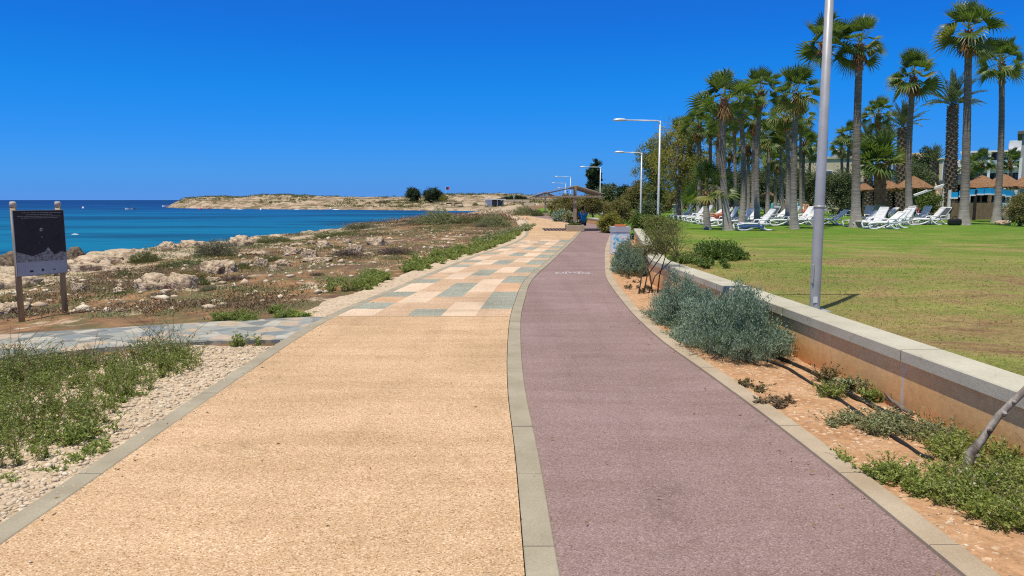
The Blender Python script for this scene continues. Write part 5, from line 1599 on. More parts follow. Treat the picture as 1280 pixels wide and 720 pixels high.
# green mound and creeping growth on the lawn behind the wall
g = at(908, 322, .42)
me, tm = dome_bush('mound', (.62, .8, .34), 420, 26, .055, .032, 61, [M['mound_leaf']], lump=.3, up=.4, spread=.12)
bush('low rounded mound of dark green ground cover on the lawn', (g.x, g.y + .5, .40), me, tm, name='ground_cover_mound', cat='plant')
rng = np.random.default_rng(62)
pts = np.column_stack([rng.normal(0, .32, 40), rng.normal(0, .7, 40)]) + np.array([at(868, 325, .42).x, at(868, 325, .42).y])
pts = pts[pts[:, 0] > lawn_left(pts[:, 1]) + .1]
weed_patch('weeds', pts, .10, 'bright green weeds creeping over the lawn edge behind the coping', 63, leaf=(.05, .028), lps=14, zf=zl, spread=.9, mats=[M['mound_leaf'], M['weed_dry'], M['flower_white']])

# bits of dry leaf and twig lying on the paths, and gravel that has spilled over the kerb
def path_debris():
    rng = np.random.default_rng(123); n = 210
    y = 2.8 + 16 * rng.random(n) ** 1.5; t = rng.random(n)
    t = np.where(rng.random(n) < .5, t, np.where(rng.random(n) < .5, t * .06, 1 - t * .05))
    x = fL(y) + .1 + (fR(y) - fL(y) - .1) * t
    D = unit(rng, n); D[:, 2] = np.abs(D[:, 2]) * .15
    V, Q = leaves(np.column_stack([x, y, np.full(n, .006)]), D, rng.uniform(.012, .05, n), rng.uniform(.004, .013, n), rng)
    tag(link('path_debris', npmesh('path_debris', V, Q, M['dead_frond'])), 'bits of dry leaf and twig lying about on the paths', 'debris', kind='stuff')
path_debris()
rng = np.random.default_rng(124); sy = 2.7 + 9 * rng.random(260); sx = fL(sy) + .42 * rng.random(260) ** 2.4
scatter_stones('gravel', np.column_stack([sx, sy]), .004, .013, M['pebbles'], 'few stray pebbles spilled over the kerb onto the promenade', 125, lambda x, y: .004)
# ------------------------------------------------------------------ rocks on the scrubland (px, py of the foot, width, height in the picture)
for k, (px, py, w, h, lab, dk) in enumerate([
    (10, 332, 46, 13, 'dark flat wet rock at the water, left of the sign', 1),
    (92, 323, 24, 10, 'dark brown block of rock at the water just right of the sign board', 1),
    (104, 337, 62, 13, 'broad pale slab sloping to the water right of the sign', 0),
    (6, 360, 70, 14, 'broad pale slab by the shore partly behind the sign', 0),
    (12, 391, 46, 12, 'low pale slab at the foot of the left sign post', 0),
    (97, 365, 19, 10, 'small pale angular rock right of the right sign post', 0),
    (152, 391, 13, 5, 'small flat white stone on red soil beyond the side path', 0),
    (160, 329, 52, 14, 'big layered ledge at the shore left of the round grey-green bush', 0),
    (208, 314, 22, 9, 'orange-tinted shore rock just left of the round grey-green bush', 0),
    (236, 309, 30, 7, 'flat shore ledge behind the round grey-green bush', 0),
    (186, 362, 46, 15, 'long pale outcrop at the left end of the big pair, below the yellow cushion plant', 0),
    (222, 360, 44, 16, 'wide pale outcrop with dark hollows, right half of the big pair', 0),
    (272, 342, 46, 19, 'largest pitted pale boulder in the middle of the scrub', 0),
    (266, 352, 20, 6, 'small stone in front of the largest pitted boulder', 0),
    (326, 334, 18, 12, 'round pale boulder with a notch, alone on brown ground', 0),
    (309, 331, 16, 6, 'flattish stone left of the round notched boulder', 0),
    (352, 332, 20, 7, 'pale stone right of the round notched boulder', 0),
    (342, 337, 16, 5, 'low flat stone between the notched boulder and the pale stone to its right', 0),
    (297, 308, 30, 10, 'orange-faced shore rock beyond the boulders', 0),
    (322, 318, 32, 4, 'thin pale slab lying in green cover', 0),
    (303, 319, 14, 4, 'small low stone left of the thin slab', 0),
    (364, 320, 22, 12, 'square pale boulder with shaded hollow, in the middle row', 0),
    (386, 321, 20, 10, 'pale boulder touching the square one on its seaward side', 0),
    (398, 327, 42, 5, 'long narrow white slab below the middle row of boulders', 0),
    (372, 308, 22, 4, 'flat stone on the green rise behind the middle row', 0),
    (404, 310, 22, 8, 'white boulder with dark hollow at the head of the middle row', 0),
    (388, 306, 10, 4, 'small white stone beside the white hollowed boulder', 0),
    (368, 293, 8, 4, 'single white rock on the shoreline, the smaller one against the sea', 0),
    (404, 291, 13, 5, 'white rock on the shoreline, the larger one against the sea', 0),
    (433, 304, 13, 6, 'pale rock with a dark side between the two far boulder groups', 0),
    (443, 315, 21, 10, 'rounded pale boulder of the far group', 0),
    (470, 306, 24, 10, 'far pinkish boulder nearest to the promenade', 0),
    (461, 317, 16, 4, 'flat stone in front of the far boulder group', 0),
    (345, 300, 26, 5, 'low sandy ledge on the shore edge', 0),
    (318, 302, 18, 5, 'short sandy ledge on the shore edge beside the orange-faced rock', 0),
    (420, 316, 12, 4, 'small flat stone left of the rounded far boulder', 0),
    (60, 345, 30, 8, 'pale slab seen under the sign board between its posts', 0),
    (140, 340, 30, 8, 'low slab below the big layered ledge', 0)]):
    rock(lab, px, py, w, h * (1.35 if k < 12 or k in (18, 33) else 1.1), k, dark=bool(dk))

# ------------------------------------------------------------------ scrub bushes
SB = {}
for nm, m_, sd, L in (('grey', 'scrub_leaf', 1, .075), ('green', 'scrub_green', 2, .075), ('yellow', 'scrub_yellow', 3, .06), ('purple', 'scrub_purple', 4, .07), ('pale', 'weed_pale', 5, .085)):
    SB[nm] = dome_bush('scrub_' + nm, (1, 1, 1), 520, 15, L, L * .3, 70 + sd, [M[m_]], lump=.34, up=.55, spread=.10, wood=True)
def sbush(label, px, py, w, h, kind, rz=0, name='scrub_bush', group='scrub bushes above the shore', dep=.8):
    p = at(px, py, -.2)
    for _ in range(6): p = at(px, py, ground_z(p.x, p.y))
    k = p.y / F; sx = w * k / 2 / .85
    return bush(label, (p.x, p.y + sx * dep * .6, ground_z(p.x, p.y) - .03), *SB[kind], rz, (sx, sx * dep, h * k / .98), group, name)
for a in [
    ('big round grey-green bush at the shore among the ledges', 265, 321, 54, 22, 'grey'),
    ('round green bush at the shore below the big layered ledge', 176, 329, 42, 14, 'green'),
    ('flat dark green bush spreading between the two shore bushes', 220, 334, 64, 9, 'green'),
    ('yellow-green cushion plant above the big pair of outcrops', 232, 351, 58, 13, 'yellow'),
    ('small dark green bush at the right end of the wide outcrop', 251, 356, 20, 10, 'green'),
    ('grey dry bush on brown ground below the largest boulder', 259, 364, 26, 8, 'grey'),
    ('purplish dry bush in front of the largest boulder', 290, 352, 46, 9, 'purple'),
    ('dark green bush behind the round notched boulder', 338, 327, 34, 8, 'green'),
    ('dark bush tight against the right side of the largest boulder', 303, 337, 18, 9, 'green'),
    ('low grey bush left of the big pair of outcrops', 200, 372, 40, 8, 'purple'),
    ('small green bush by the low slab right of the sign', 153, 346, 24, 8, 'green'),
    ('dry purplish scrub beside the rounded far boulder', 432, 321, 36, 10, 'purple'),
    ('dry purplish scrub right of the far pinkish boulder', 492, 318, 44, 9, 'purple'),
    ('dull green cover on the rise by the shoreline white rocks', 420, 296, 70, 7, 'green'),
    ('olive bush at the shore edge beside the larger shoreline rock', 450, 287, 44, 10, 'grey'),
    ('low green hump on the shore edge left of the shoreline white rocks', 340, 304, 50, 8, 'green'),
    ('large pale yellow-green bush on the far point', 547, 281, 52, 20, 'pale'),
    ('grey-green bush left of the large pale one on the far point', 522, 281, 30, 9, 'grey'),
    ('row bush right of the large pale one on the far point', 578, 279, 30, 9, 'green'),
    ('small dark bush in the row against the bay', 596, 278, 22, 7, 'green'),
    ('round silvery bush beside the far bend of the promenade', 616, 283, 40, 16, 'pale'),
    ('small silvery bush left of the round silvery one', 603, 284, 20, 6, 'grey'),
    ('yellow-green bush left of the far small pergola', 655, 270, 30, 13, 'pale'),
    ('dark bush beside the far pergola planter', 672, 271, 16, 9, 'green'),
    ('dry bush on brown ground near the first bank of weeds', 395, 345, 22, 6, 'purple'),
    ('small dark tuft alone on the brown ground', 148, 381, 12, 5, 'purple')]:
    sbush(*a)

# ------------------------------------------------------------------ across the bay
def hz(px, d): 
    p = at_y(px, 250, d); return p.x, ground_z(p.x, d)
HG = 'trees on the far hillside'
tree('left one of the two dark round trees on the headland', 517, 306, 235.6, 9, 'dark_leaf', seed=31, zb=hz(517, 306)[1] - .4, z0=.06, L=.42, W=.24, clr=.9, ncl=70, lpc=90, group=HG)
tree('right, slightly broader one of the two dark round trees on the headland', 541, 304, 235.2, 12, 'dark_leaf', seed=32, zb=hz(541, 304)[1] - .4, z0=.06, L=.42, W=.24, clr=.9, ncl=90, lpc=90, group=HG)
tree('small yellow-green bush at the foot of the broader headland tree', 554, 303, 244.5, 6, 'acacia_leaf', seed=33, zb=hz(554, 303)[1] - .4, z0=.05, L=.36, W=.2, clr=.6, ncl=40, lpc=60, name='bush', cat='bush', nb=4)
for i, (px, d, w, h, lab) in enumerate([(480, 300, 14, 4, 'dark low bush on the headland left of the two round trees'), (497, 299, 10, 3, 'small low bush close to the left headland tree'), (460, 301, 8, 3, 'tiny scrub patch farther out on the headland'),
                             (594, 268, 7, 4, 'little yellow-green bush at the water across the bay'), (576, 262, 10, 2.5, 'dark scrub on the bank across the bay'), (640, 256, 20, 3, 'low olive scrub right of the white hut')]):
    x, z = hz(px, d); s = d / F
    bush(lab, (x, d, z - .1), *SB['green' if i % 2 else 'grey'], i, (w * s / 1.7, w * s / 1.9, h * s), 'scrub across the bay')
# dark clipped hedge
me, tm = dome_bush('hedge', (6.2, 1.5, 2.2), 420, 26, .42, .25, 81, [M['dark_leaf']], lump=.22, up=.3, spread=.5, wood=False)
x, z = hz(643, 285)
bush('long dark hedge on the slope behind the white hut', (x, 285, z - .5), me, None, name='hedge', cat='hedge')
# white hut
x, z = hz(620.5, 262)
t = empty('white_hut', (x, 262, z - .1), R(8), 'small white hut with dark openings across the bay', 'building')
t.scale = (1.3, 1.3, 1.15)
mb = MB(); mb.box((-2.1, 0, 1.1), (1.5, 3, 2.2)); mb.box((1.75, 0, 1.1), (.3, 3, 2.2)); mb.box((0, 1.3, 1.1), (2.7, .2, 2.196)); mb.box((.15, -.2, 1.1), (.16, 2.4, 2.19)); mb.build('wall', M['white_paint'], t)
mb = MB(); mb.box((-.4, -.1, 2.32), (5.4, 3.6, .26), bev=.03); mb.build('roof', M['white_paint'], t)
mb = MB(); mb.box((-.6, -.1, 1.0), (1.25, .1, 1.9)); mb.build('window', M['glass'], t)
mb = MB(); mb.box((.95, -.1, 1.0), (1.25, .1, 1.9)); mb.build('door', M['glass'], t)
# low pale terrace walls beside the hut
for i, (px0, px1, d, h, lab) in enumerate([(606, 613, 262, 1.3, 'pale rendered wall joining the white hut on its left'), (627, 662, 272, 1.1, 'long pale terrace wall running right from the white hut'), (655, 668, 250, 1.3, 'pale wall block above the yellow-green bush')]):
    a, b_ = at_y(px0, 250, d), at_y(px1, 250, d); z = ground_z((a.x + b_.x) / 2, d)
    mb = MB(); mb.box((0, 0, h / 2 - .6), (b_.x - a.x, .6, h + 1.2), bev=.05)
    o = mb.build('terrace_wall', M['beige_paint'], None, ((a.x + b_.x) / 2, d, z)); tag(o, lab, 'wall')
# flag and posts on the far hill
x, z = hz(557.5, 300); zt = at_y(557.5, 233.8, 300).z
t = empty('flag', (x, 300, z), 0, 'dark red flag flying above the headland beside the two round trees', 'flag')
mb = MB(); mb.tube([(0, 0, -.3), (0, 0, zt - z)], [.05, .035], 8); mb.build('flagpole', M['lamp_white'], t)
mb = MB(); n = 8
for i in range(n):
    x0, x1 = .04 - 1.5 * i / n, .04 - 1.5 * (i + 1) / n; y0, y1 = .12 * math.sin(i * 1.1), .12 * math.sin((i + 1) * 1.1)
    for s, o_ in ((0, .01), (1, -.01)):
        q = [(-x0, y0 + o_, zt - z - 1.0), (-x1, y1 + o_, zt - z - 1.05), (-x1, y1 + o_, zt - z), (-x0, y0 + o_, zt - z)]
        mb.add(q if s else q[::-1], [[0, 1, 2, 3]], 0 if i < 5 else 1)
mb.build('cloth', [mat('dark_flag', [(.05, .02, .03), (.08, .03, .04)], 3, 2, .8), M['red']], t)
for px, d, h, lab in ((642.5, 268, 2.6, 'slim pale post in front of the long dark hedge'), (653, 250, 2.2, 'short dark post by the pale terrace wall')):
    x, z = hz(px, d); mb = MB(); mb.tube([(0, 0, -.3), (0, 0, h)], [.12, .1], 8); mb.lathe([(.1, h), (.16, h + .03), (.12, h + .15), (0, h + .18)], 8)
    tag(mb.build('post', M['lamp_white'] if h > 2.4 else M['brown_wood'], None, (x, d, z)), lab, 'post')
# dark beach shelters along the far waterline
for i, (px, d, w, lab) in enumerate([(547, 279, 4.2, 'low dark-roofed beach shelter across the bay, seaward one'), (573, 268, 3.2, 'low dark-roofed beach shelter across the bay, nearer the white hut'), (561, 272, 2.4, 'small dark-roofed beach shelter between the two larger ones')]):
    x, z = hz(px, d); t = empty('beach_shelter', (x, d, z), 0, lab, 'shelter', 'beach shelters across the bay')
    mb = MB()
    for sx in (-1, 1):
        for sy in (-1, 1): mb.bar((sx * w * .42, sy * .9, -.3), (sx * w * .42, sy * .9, .95), .1, .1)
    mb.build('frame', M['brown_wood'], t)
    mb = MB(); mb.prism([(-w / 2, .93), (w / 2, .93), (w * .3, 1.35), (-w * .3, 1.35)], 2.4); mb.build('roof', M['dark'], t)

# boats and buoys
def boat(label, px, py, length, rz, kind='speedboat'):
    p = at(px, py, -2)
    t = empty('motor_boat', (p.x, p.y, -2), rz, label, 'boat', 'white boats on the bay')
    Lh, B, H = length / 2, length * .17, length * .14
    mb = MB(); st_ = []
    for i in range(9):
        u = -1 + 2 * i / 8; w = B * (1 - max(0, u) ** 2.2); zk = -.12 + .10 * max(0, u) ** 2; zt = H * (1 + .35 * max(0, u))
        st_ += [(u * Lh, -w, zt), (u * Lh, -w * .75, zk + .15), (u * Lh, 0, zk), (u * Lh, w * .75, zk + .15), (u * Lh, w, zt)]
    fs = [[i * 5 + k, i * 5 + k + 1, i * 5 + k + 6, i * 5 + k + 5] for i in range(8) for k in range(4)] + [[i * 5 + 4, i * 5, i * 5 + 5, i * 5 + 9] for i in range(8)] + [[0, 4, 3, 2, 1]]
    mb.add(st_, fs); mb.build('hull', M['white_plastic'], t)
    mb = MB(); mb.prism([(-.1 * Lh, H), (.35 * Lh, H), (.15 * Lh, H * 1.9), (-.05 * Lh, H * 1.9)], B * 1.2); mb.build('windscreen', M['glass'], t)
    mb = MB(); mb.box((-Lh * 1.02, 0, H * .9), (.3, .35, .7), bev=.05); mb.build('outboard_motor', M['black'], t)
boat('white motor boat off the tip of the headland, on the horizon side', 209, 258.9, 5.0, R(190))
boat('small white boat alone on open water nearer the sign', 162, 262.2, 3.4, R(178))
for px, py, lab, m_, s in ((104, 261.0, 'lone white buoy on open water above the sign board', 'white_plastic', .45), (250.5, 262.3, 'orange-red buoy off the headland, nearer its tip', 'pink_buoy', .55), (260.5, 261.8, 'orange-red buoy off the headland, farther from its tip', 'pink_buoy', .55),
                          (413, 262.0, 'tiny white buoy off the middle of the headland', 'white_plastic', .4), (326, 263.2, 'tiny white buoy nearer than the headland shore', 'white_plastic', .32)):
    p = at(px, py, -2); mb = MB(); mb.lathe([(0, -.3), (s * .8, -.1), (s, .25), (s * .75, .75), (s * .3, 1.0 * s + .4), (s * .12, s + .5), (0, s + .52)], 14)
    tag(mb.build('buoy', M[m_], None, (p.x, p.y, -2)), lab, 'buoy', 'buoys on the bay')

# ------------------------------------------------------------------ fan palms: foot px, distance, top px, top py, crown scale
FP = [
 (911, 32, 906, 124, 1.15, 'tall fan palm with a dense dark crown, its foot behind the blue-towelled lounger', .26, .16),
 (927, 35, 925, 133, 1.0, 'fan palm right beside the dense-crowned one, a pale broken frond hanging across', .22, .14),
 (947, 37, 951, 114, 1.05, 'slim tall fan palm standing above the middle of the grove', .22, .14),
 (993, 33, 996, 117, 1.05, 'tall fan palm beside the row of four loungers left of the tall lamp post', .25, .15),
 (985, 39, 984, 146, 1.0, 'dark-trunked fan palm close behind the tall one by the four loungers', .21, .14),
 (872, 46, 873, 158, 1.05, 'fan palm rising out of the yellow-green trees at the end of the grove', .24, .15),
 (890, 50, 888, 155, 1.1, 'fan palm with a bare slim trunk against the sky, next after the yellow-green trees', .21, .14),
 (903, 43, 903, 152, .95, 'fan palm half hidden behind the dense-crowned one on its seaward side', .20, .14),
 (920, 45, 918, 150, .9, 'thin fan palm seen between the dense-crowned palm and its neighbour', .18, .12),
 (935, 49, 935, 181, .95, 'short-looking fan palm low in the gap left of the slim tall one', .2, .13),
 (959, 46, 962, 174, 1.05, 'fan palm with a full green crown just right of the slim tall one', .21, .14),
 (969, 52, 970, 203, 1.0, 'low fan palm with yellowing leaves between the slim tall one and the dark-trunked one', .2, .13),
 (1005, 60, 1006, 178, 1.25, 'distant fan palm just left of the tall lamp post', .2, .13),
 (1013, 66, 1014, 188, 1.2, 'farther distant fan palm almost touching the tall lamp post', .2, .13),
 (1021, 36, 1029, 54, 1.3, 'tall fan palm whose trunk is hidden behind the tall lamp post', .25, .15),
 (1070, 35.5, 1075, 56, 1.12, 'tall stout fan palm with a dark bushy crown, right of the tall lamp post', .30, .17),
 (1096, 52, 1098, 143, 1.1, 'mid-height fan palm in front of the rough date palms', .22, .14),
 (1137, 40, 1142, 96, 1.3, 'fan palm with a wide drooping crown and orange stubs under it, between the thatched parasols', .26, .15),
 (1205, 38, 1211, 38, 1.5, 'largest fan palm with a trunk partly black, by the blue counter', .31, .18),
 (1245, 42, 1252, 78, 1.3, 'tall slim fan palm nearest to the white hotel', .27, .15),
 (1228, 78, 1228, 203, 1.2, 'small far fan palm in front of the hotel balconies, left of two', .2, .14),
 (1262, 82, 1262, 201, 1.3, 'small far fan palm in front of the hotel balconies, right of two', .2, .14),
 (1218, 86, 1217, 206, 1.1, 'thin far fan palm beside the hotel, hardly clear of the largest palm', .2, .14),
 (1051, 72, 1052, 185, 1.2, 'distant fan palm over the roof of the beige building', .2, .14),
 (852, 54, 850, 168, 1.1, 'fan palm crown in the top of the yellow-green trees, left one', .2, .14),
 (862, 51, 861, 164, 1.1, 'fan palm crown in the top of the yellow-green trees, right one', .2, .14),
 (943, 58, 944, 190, 1.2, 'distant fan palm low behind the slim tall one', .2, .13),
 (980, 60, 979, 195, 1.2, 'distant fan palm low behind the dark-trunked one', .2, .13),
 (897, 60, 897, 178, 1.15, 'distant fan palm low behind the dense-crowned one', .2, .13),
 (957, 66, 957, 168, 1.2, 'distant fan palm standing between the slim tall one and the full-crowned one', .2, .13),
 (912, 62, 913, 190, 1.2, 'distant low fan palm in the shade behind the dense-crowned trunk', .2, .13),
 (899, 57, 898, 168, 1.0, 'slim far fan palm in the gap right of the bare slim trunk', .17, .12),
 (976, 46, 976, 166, .9, 'slim fan palm with a small crown just left of the dark-trunked one', .17, .12),
 (941, 43, 942, 150, .85, 'thin fan palm tucked behind the slim tall one, crown below its crown', .17, .12),
 (1001, 50, 1001, 150, .95, 'slim fan palm half behind the tall one nearest the tall lamp post', .17, .12),
 (1060, 62, 1062, 170, 1.1, 'distant fan palm peeping past the stout one', .18, .12),
 (1208, 80, 1208, 212, 1.0, 'tiny far fan palm behind the trunk of the largest palm', .18, .13)]
for i, (pb, d, pt_, py_, rad, lab, r0, r1) in enumerate(FP):
    fan_palm(lab, pb, d, pt_, py_, rad, i + 1, r0 * (.86 if pb < 1016 else 1), r1 * (.88 if pb < 1016 else 1))
fan_palm('small young fan palm with a dark trunk on the open lawn before the lounger row', 885, 33, 883, 240, 1.35, 41, .17, .13, boot=.7)
fan_palm('stubby fan palm with a thick brown trunk and huge low fronds', 1097, 44, 1099, 205, 1.65, 42, .38, .33, boot=.35)

DP = [(1187, 50, 1191, 132, .95, 'date palm with a thick knobbly trunk left of the largest fan palm', .36),
      (1126, 54, 1129, 160, .85, 'date palm with upright fronds behind the wide-crowned fan palm', .40),
      (1109, 60, 1108, 176, .8, 'slender date palm left of the upright-fronded one', .3),
      (1084, 58, 1086, 180, .8, 'date palm half hidden behind the stout fan palm', .32),
      (1165, 62, 1169, 202, .62, 'young date palm with a narrow upright crown before the beige building', .3)]
for i, (pb, d, pt_, py_, L, lab, r) in enumerate(DP): date_palm(lab, pb, d, pt_, py_, L, i, r)

# ------------------------------------------------------------------ broad-leaved trees and bushes beyond the lawn
TG = 'olive trees behind the palms'
TR = [
 ('tall yellow-green tree at the end of the palm grove, in front', 848, 47, 154, 32, 'acacia_leaf', dict(seed=1, ncl=95, lpc=85, z0=.22, nb=11)),
 ('thin grey-green tree right behind the pale lamp post', 817, 54, 172, 23, 'tamarisk_leaf', dict(seed=2, ncl=95, lpc=120, z0=.10, upright=.3)),
 ('bushy yellow-green tree filling in behind the young fan palm', 872, 56, 184, 24, 'acacia_leaf', dict(seed=3, ncl=70, lpc=75, z0=.18)),
 ('loose rusty-green tree left of the pale lamp post', 795, 60, 226, 15, 'rust_leaf', dict(seed=4, ncl=60, lpc=100, z0=.1)),
 ('slim dark cypress-like tree beside a far lamp post', 742, 84, 199, 9, 'dark_leaf', dict(seed=5, ncl=90, lpc=110, z0=.08, upright=.5)),
 ('dark spreading pine left of the rusty-green tree', 783, 74, 233, 13, 'dark_leaf', dict(seed=6, ncl=60, lpc=100, z0=.2)),
 ('mid-green tree behind the right slope of the pergola roof', 760, 80, 228, 14, 'olive_leaf', dict(seed=7, ncl=60, lpc=100, z0=.12)),
 ('olive tree behind the young fan palm crown', 902, 64, 212, 24, 'olive_leaf', dict(seed=8, ncl=60, lpc=100, z0=.05, group=TG)),
 ('olive tree behind the trunk of the dense-crowned palm', 930, 66, 206, 25, 'olive_leaf', dict(seed=9, ncl=60, lpc=100, z0=.05, group=TG)),
 ('olive tree filling the gap below the slim tall palm', 957, 63, 210, 22, 'olive_leaf', dict(seed=10, ncl=50, lpc=100, z0=.05, group=TG)),
 ('olive tree behind the four loungers', 986, 66, 203, 26, 'olive_leaf', dict(seed=11, ncl=70, lpc=100, z0=.05, group=TG)),
 ('olive tree just left of the tall lamp post', 1013, 64, 208, 22, 'olive_leaf', dict(seed=12, ncl=60, lpc=100, z0=.05, group=TG)),
 ('dark olive tree below the beige building, right of the tall lamp post', 1049, 62, 214, 24, 'olive_leaf', dict(seed=13, ncl=70, lpc=110, z0=.05, group=TG)),
 ('olive tree beside the knobbly date palm before the beige building', 1140, 60, 208, 22, 'olive_leaf', dict(seed=14, ncl=70, lpc=110, z0=.25, group=TG)),
 ('dark ragged conifer behind the wide-crowned fan palm', 1149, 66, 186, 15, 'dark_leaf', dict(seed=15, ncl=60, lpc=80, z0=.2)),
 ('green shrub under the thatched parasols by the rock pillar', 1160, 54, 240, 13, 'mound_leaf', dict(seed=16, ncl=36, lpc=80, z0=.05, name='bush', cat='bush', nb=5)),
 ('reddish-brown shrub tree behind the pergola planter', 716, 62, 245, 20, 'rust_leaf', dict(seed=17, ncl=70, lpc=100, z0=.06)),
 ('brownish shrub left of the pergola post', 699, 72, 249, 14, 'rust_leaf', dict(seed=18, ncl=50, lpc=90, z0=.06, name='bush', cat='bush')),
 ('reddish shrub tree right of the pergola, above the white car', 741, 56, 243, 15, 'rust_leaf', dict(seed=19, ncl=60, lpc=90, z0=.30, name='tree')),
 ('tall brown-green bush behind the white plinth', 770, 42, 248, 19, 'rust_leaf', dict(seed=20, ncl=80, lpc=120, z0=.04, name='bush', cat='bush')),
 ('dark green bush low behind the white plinth', 761, 38, 266, 12, 'acacia_leaf', dict(seed=21, ncl=50, lpc=100, z0=.03, name='bush', cat='bush', nb=6)),
 ('rounded green bush at the path edge right of the white plinth', 800, 32, 268, 11, 'mound_leaf', dict(seed=22, ncl=50, lpc=100, z0=.03, name='bush', cat='bush', nb=6)),
 ('green bush at the foot of the two pale lamp posts', 826, 28, 272, 20, 'tamarisk_leaf', dict(seed=23, ncl=60, lpc=110, z0=.03, name='bush', cat='bush', nb=6)),
 ('dark bush beside the yellow-green tree trunk', 812, 52, 252, 14, 'olive_leaf', dict(seed=24, ncl=40, lpc=90, z0=.03, name='bush', cat='bush', nb=6)),
 ('dense dark hedge-like tree closing the view at the back of the lawn, left part', 862, 84, 222, 26, 'olive_leaf', dict(seed=28, ncl=80, lpc=100, z0=.03)),
 ('dense dark hedge-like tree closing the view at the back of the lawn, middle part', 940, 86, 226, 36, 'olive_leaf', dict(seed=29, ncl=90, lpc=100, z0=.03)),
 ('low dense hedge-like bush across the lawn end beside the grove', 830, 78, 240, 24, 'rust_leaf', dict(seed=30, ncl=60, lpc=100, z0=.03, name='bush', cat='bush')),
 ('spiky dark bush cut by the edge of the picture beside the palm trunk', 1275, 37, 243, 18, 'rust_leaf', dict(seed=25, ncl=70, lpc=110, z0=.04, name='bush', cat='bush', nb=8)),
 ('silvery low bush left of the pergola planter', 703, 58, 266, 12, 'silver_leaf', dict(seed=26, ncl=40, lpc=90, z0=.03, name='bush', cat='bush', nb=6)),
 ('yellowish low bush just left of the pergola post foot', 711, 55, 265, 7, 'weed_pale', dict(seed=27, ncl=30, lpc=80, z0=.03, name='bush', cat='bush', nb=5))]
for lab, px, d, ty, hw, lf, kw in TR: tree(lab, px, d, ty, hw, lf, **kw)

# white car glimpsed under the shrubs
def car():
    p = at_y(747, 262, 66)
    t = empty('parked_car', (p.x, 66, .05), R(0), 'white car glimpsed under the reddish shrubs beyond the pergola', 'car')
    mb = MB()
    prof = [(-2.0, .35), (-2.05, .75), (-1.9, .95), (-1.0, 1.0), (-.55, 1.38), (.9, 1.42), (1.55, 1.0), (2.0, .92), (2.05, .4), (1.7, .25), (-1.7, .25)]
    mb.prism(prof, 1.6); mb.build('body', M['white_paint'], t)
    mb = MB(); mb.prism([(-.85, 1.02), (-.5, 1.31), (.85, 1.34), (1.3, 1.02)], 1.63); mb.build('windows', M['glass'], t)
    for x in (-1.25, 1.25):
        for y in (-.72, .72):
            mb = MB(); Mx = Matrix.Translation((x, y, .3)) @ Matrix.Rotation(R(90), 4, 'X')
            b2 = MB(); b2.lathe([(.0, -.1), (.30, -.1), (.32, 0), (.30, .1), (0, .1)], 16)
            mb.add([Mx @ Vector(v) for v in b2.v], b2.f, 0, True); mb.build('wheel', M['black'], t)
car()

# scrub dotted over the far hillside (nobody could count it)
def hill_scrub():
    rng = np.random.default_rng(99); n = 5200
    y = rng.uniform(250, 430, n); px = rng.uniform(228, 700, n); x = (px - 640) / F * y
    s = coast_dist(x, y); f = fbm(x * .05, y * .05, 7, 4)
    k = (s > 3) & (f > .47); x, y = x[k], y[k]; z = zg(x, y)
    j = np.repeat(np.arange(len(x)), 14); sz = rng.uniform(.25, .8, len(x))[j]
    P = np.column_stack([x, y, z])[j] + rng.normal(size=(len(j), 3)) * np.column_stack([sz, sz, sz * .3]); P[:, 2] += .15
    V, Q = leaves(P, unit(rng, len(j)) + np.array([0, 0, .4]), .5, .25, rng)
    tag(link('hillside_scrub', npmesh('hillside_scrub', V, Q, M['scrub_green'])), 'dark scrub dotted over the sandy headland across the bay', 'scrub', kind='stuff')
hill_scrub()
# ------------------------------------------------------------------ sun loungers
def make_lounger(tilt):
    t = empty('sun_lounger', (0, 0, 0), 0, 'white plastic sun lounger', 'sun lounger', 'white sun loungers on the lawn')
    wp = M['white_plastic']
    def rail(y):
        mb = MB(); mb.tube([(-.98, y, .20), (-.93, y, .29), (-.6, y, .335), (0, y, .33), (.40, y, .31), (.62, y, .31)], .042, 8); return mb
    for y in (-.30, .30): rail(y).build('side_rail', wp, t)
    for y in (-.29, .29):
        mb = MB(); mb.tube([(-.95, y, .24), (-.90, y, .06), (-.78, y, .0 + .025), (-.5, y, .03), (-.2, y, .12), (.12, y, .30)], [.04, .045, .045, .045, .042, .038], 8); mb.build('front_leg', wp, t)
        mb = MB(); mb.tube([(.15, y, .30), (.42, y, .06), (.55, y, .025), (.76, y, .03)], [.04, .045, .045, .038], 8); mb.build('rear_leg', wp, t)
    mb = MB()
    for k in range(13): mb.box((-.90 + k * .098, 0, .345 - .00 * k), (.086, .58, .04), bev=.006)
    for y in (-.27, 0, .27): mb.box((-.32, y, .331), (1.24, .03, .012))
    mb.build('seat', wp, t)
    mb = MB(); a = R(tilt)
    c, s = math.cos(a), math.sin(a); Mx = Matrix.Translation((.36, 0, .35)) @ Matrix.Rotation(-a, 4, 'Y')
    for k in range(8):
        q = Mx @ Matrix.Translation((.06 + k * .098, 0, 0)); mb.box((0, 0, 0), (.088, .56, .03), mat=q)
    for y in (-.285, .285): mb.box((0, 0, 0), (.86, .055, .06), mat=Mx @ Matrix.Translation((.42, y, -.008)))
    mb.box((0, 0, 0), (.05, .60, .04), mat=Mx @ Matrix.Translation((.85, 0, 0)))
    mb.build('backrest', wp, t)
    mb = MB()
    for y in (-.25, .25): mb.bar((.62, y, .30), (.36 + .5 * c, y, .35 + .5 * s - .02), .03, .02)
    mb.build('back_strut', wp, t)
    for y in (-.33, .33):
        mb = MB(); mb.tube([(.05, y, .32), (.12, y, .50), (.30, y, .52), (.52, y, .50)], .032, 6); mb.build('armrest', wp, t)
    return t
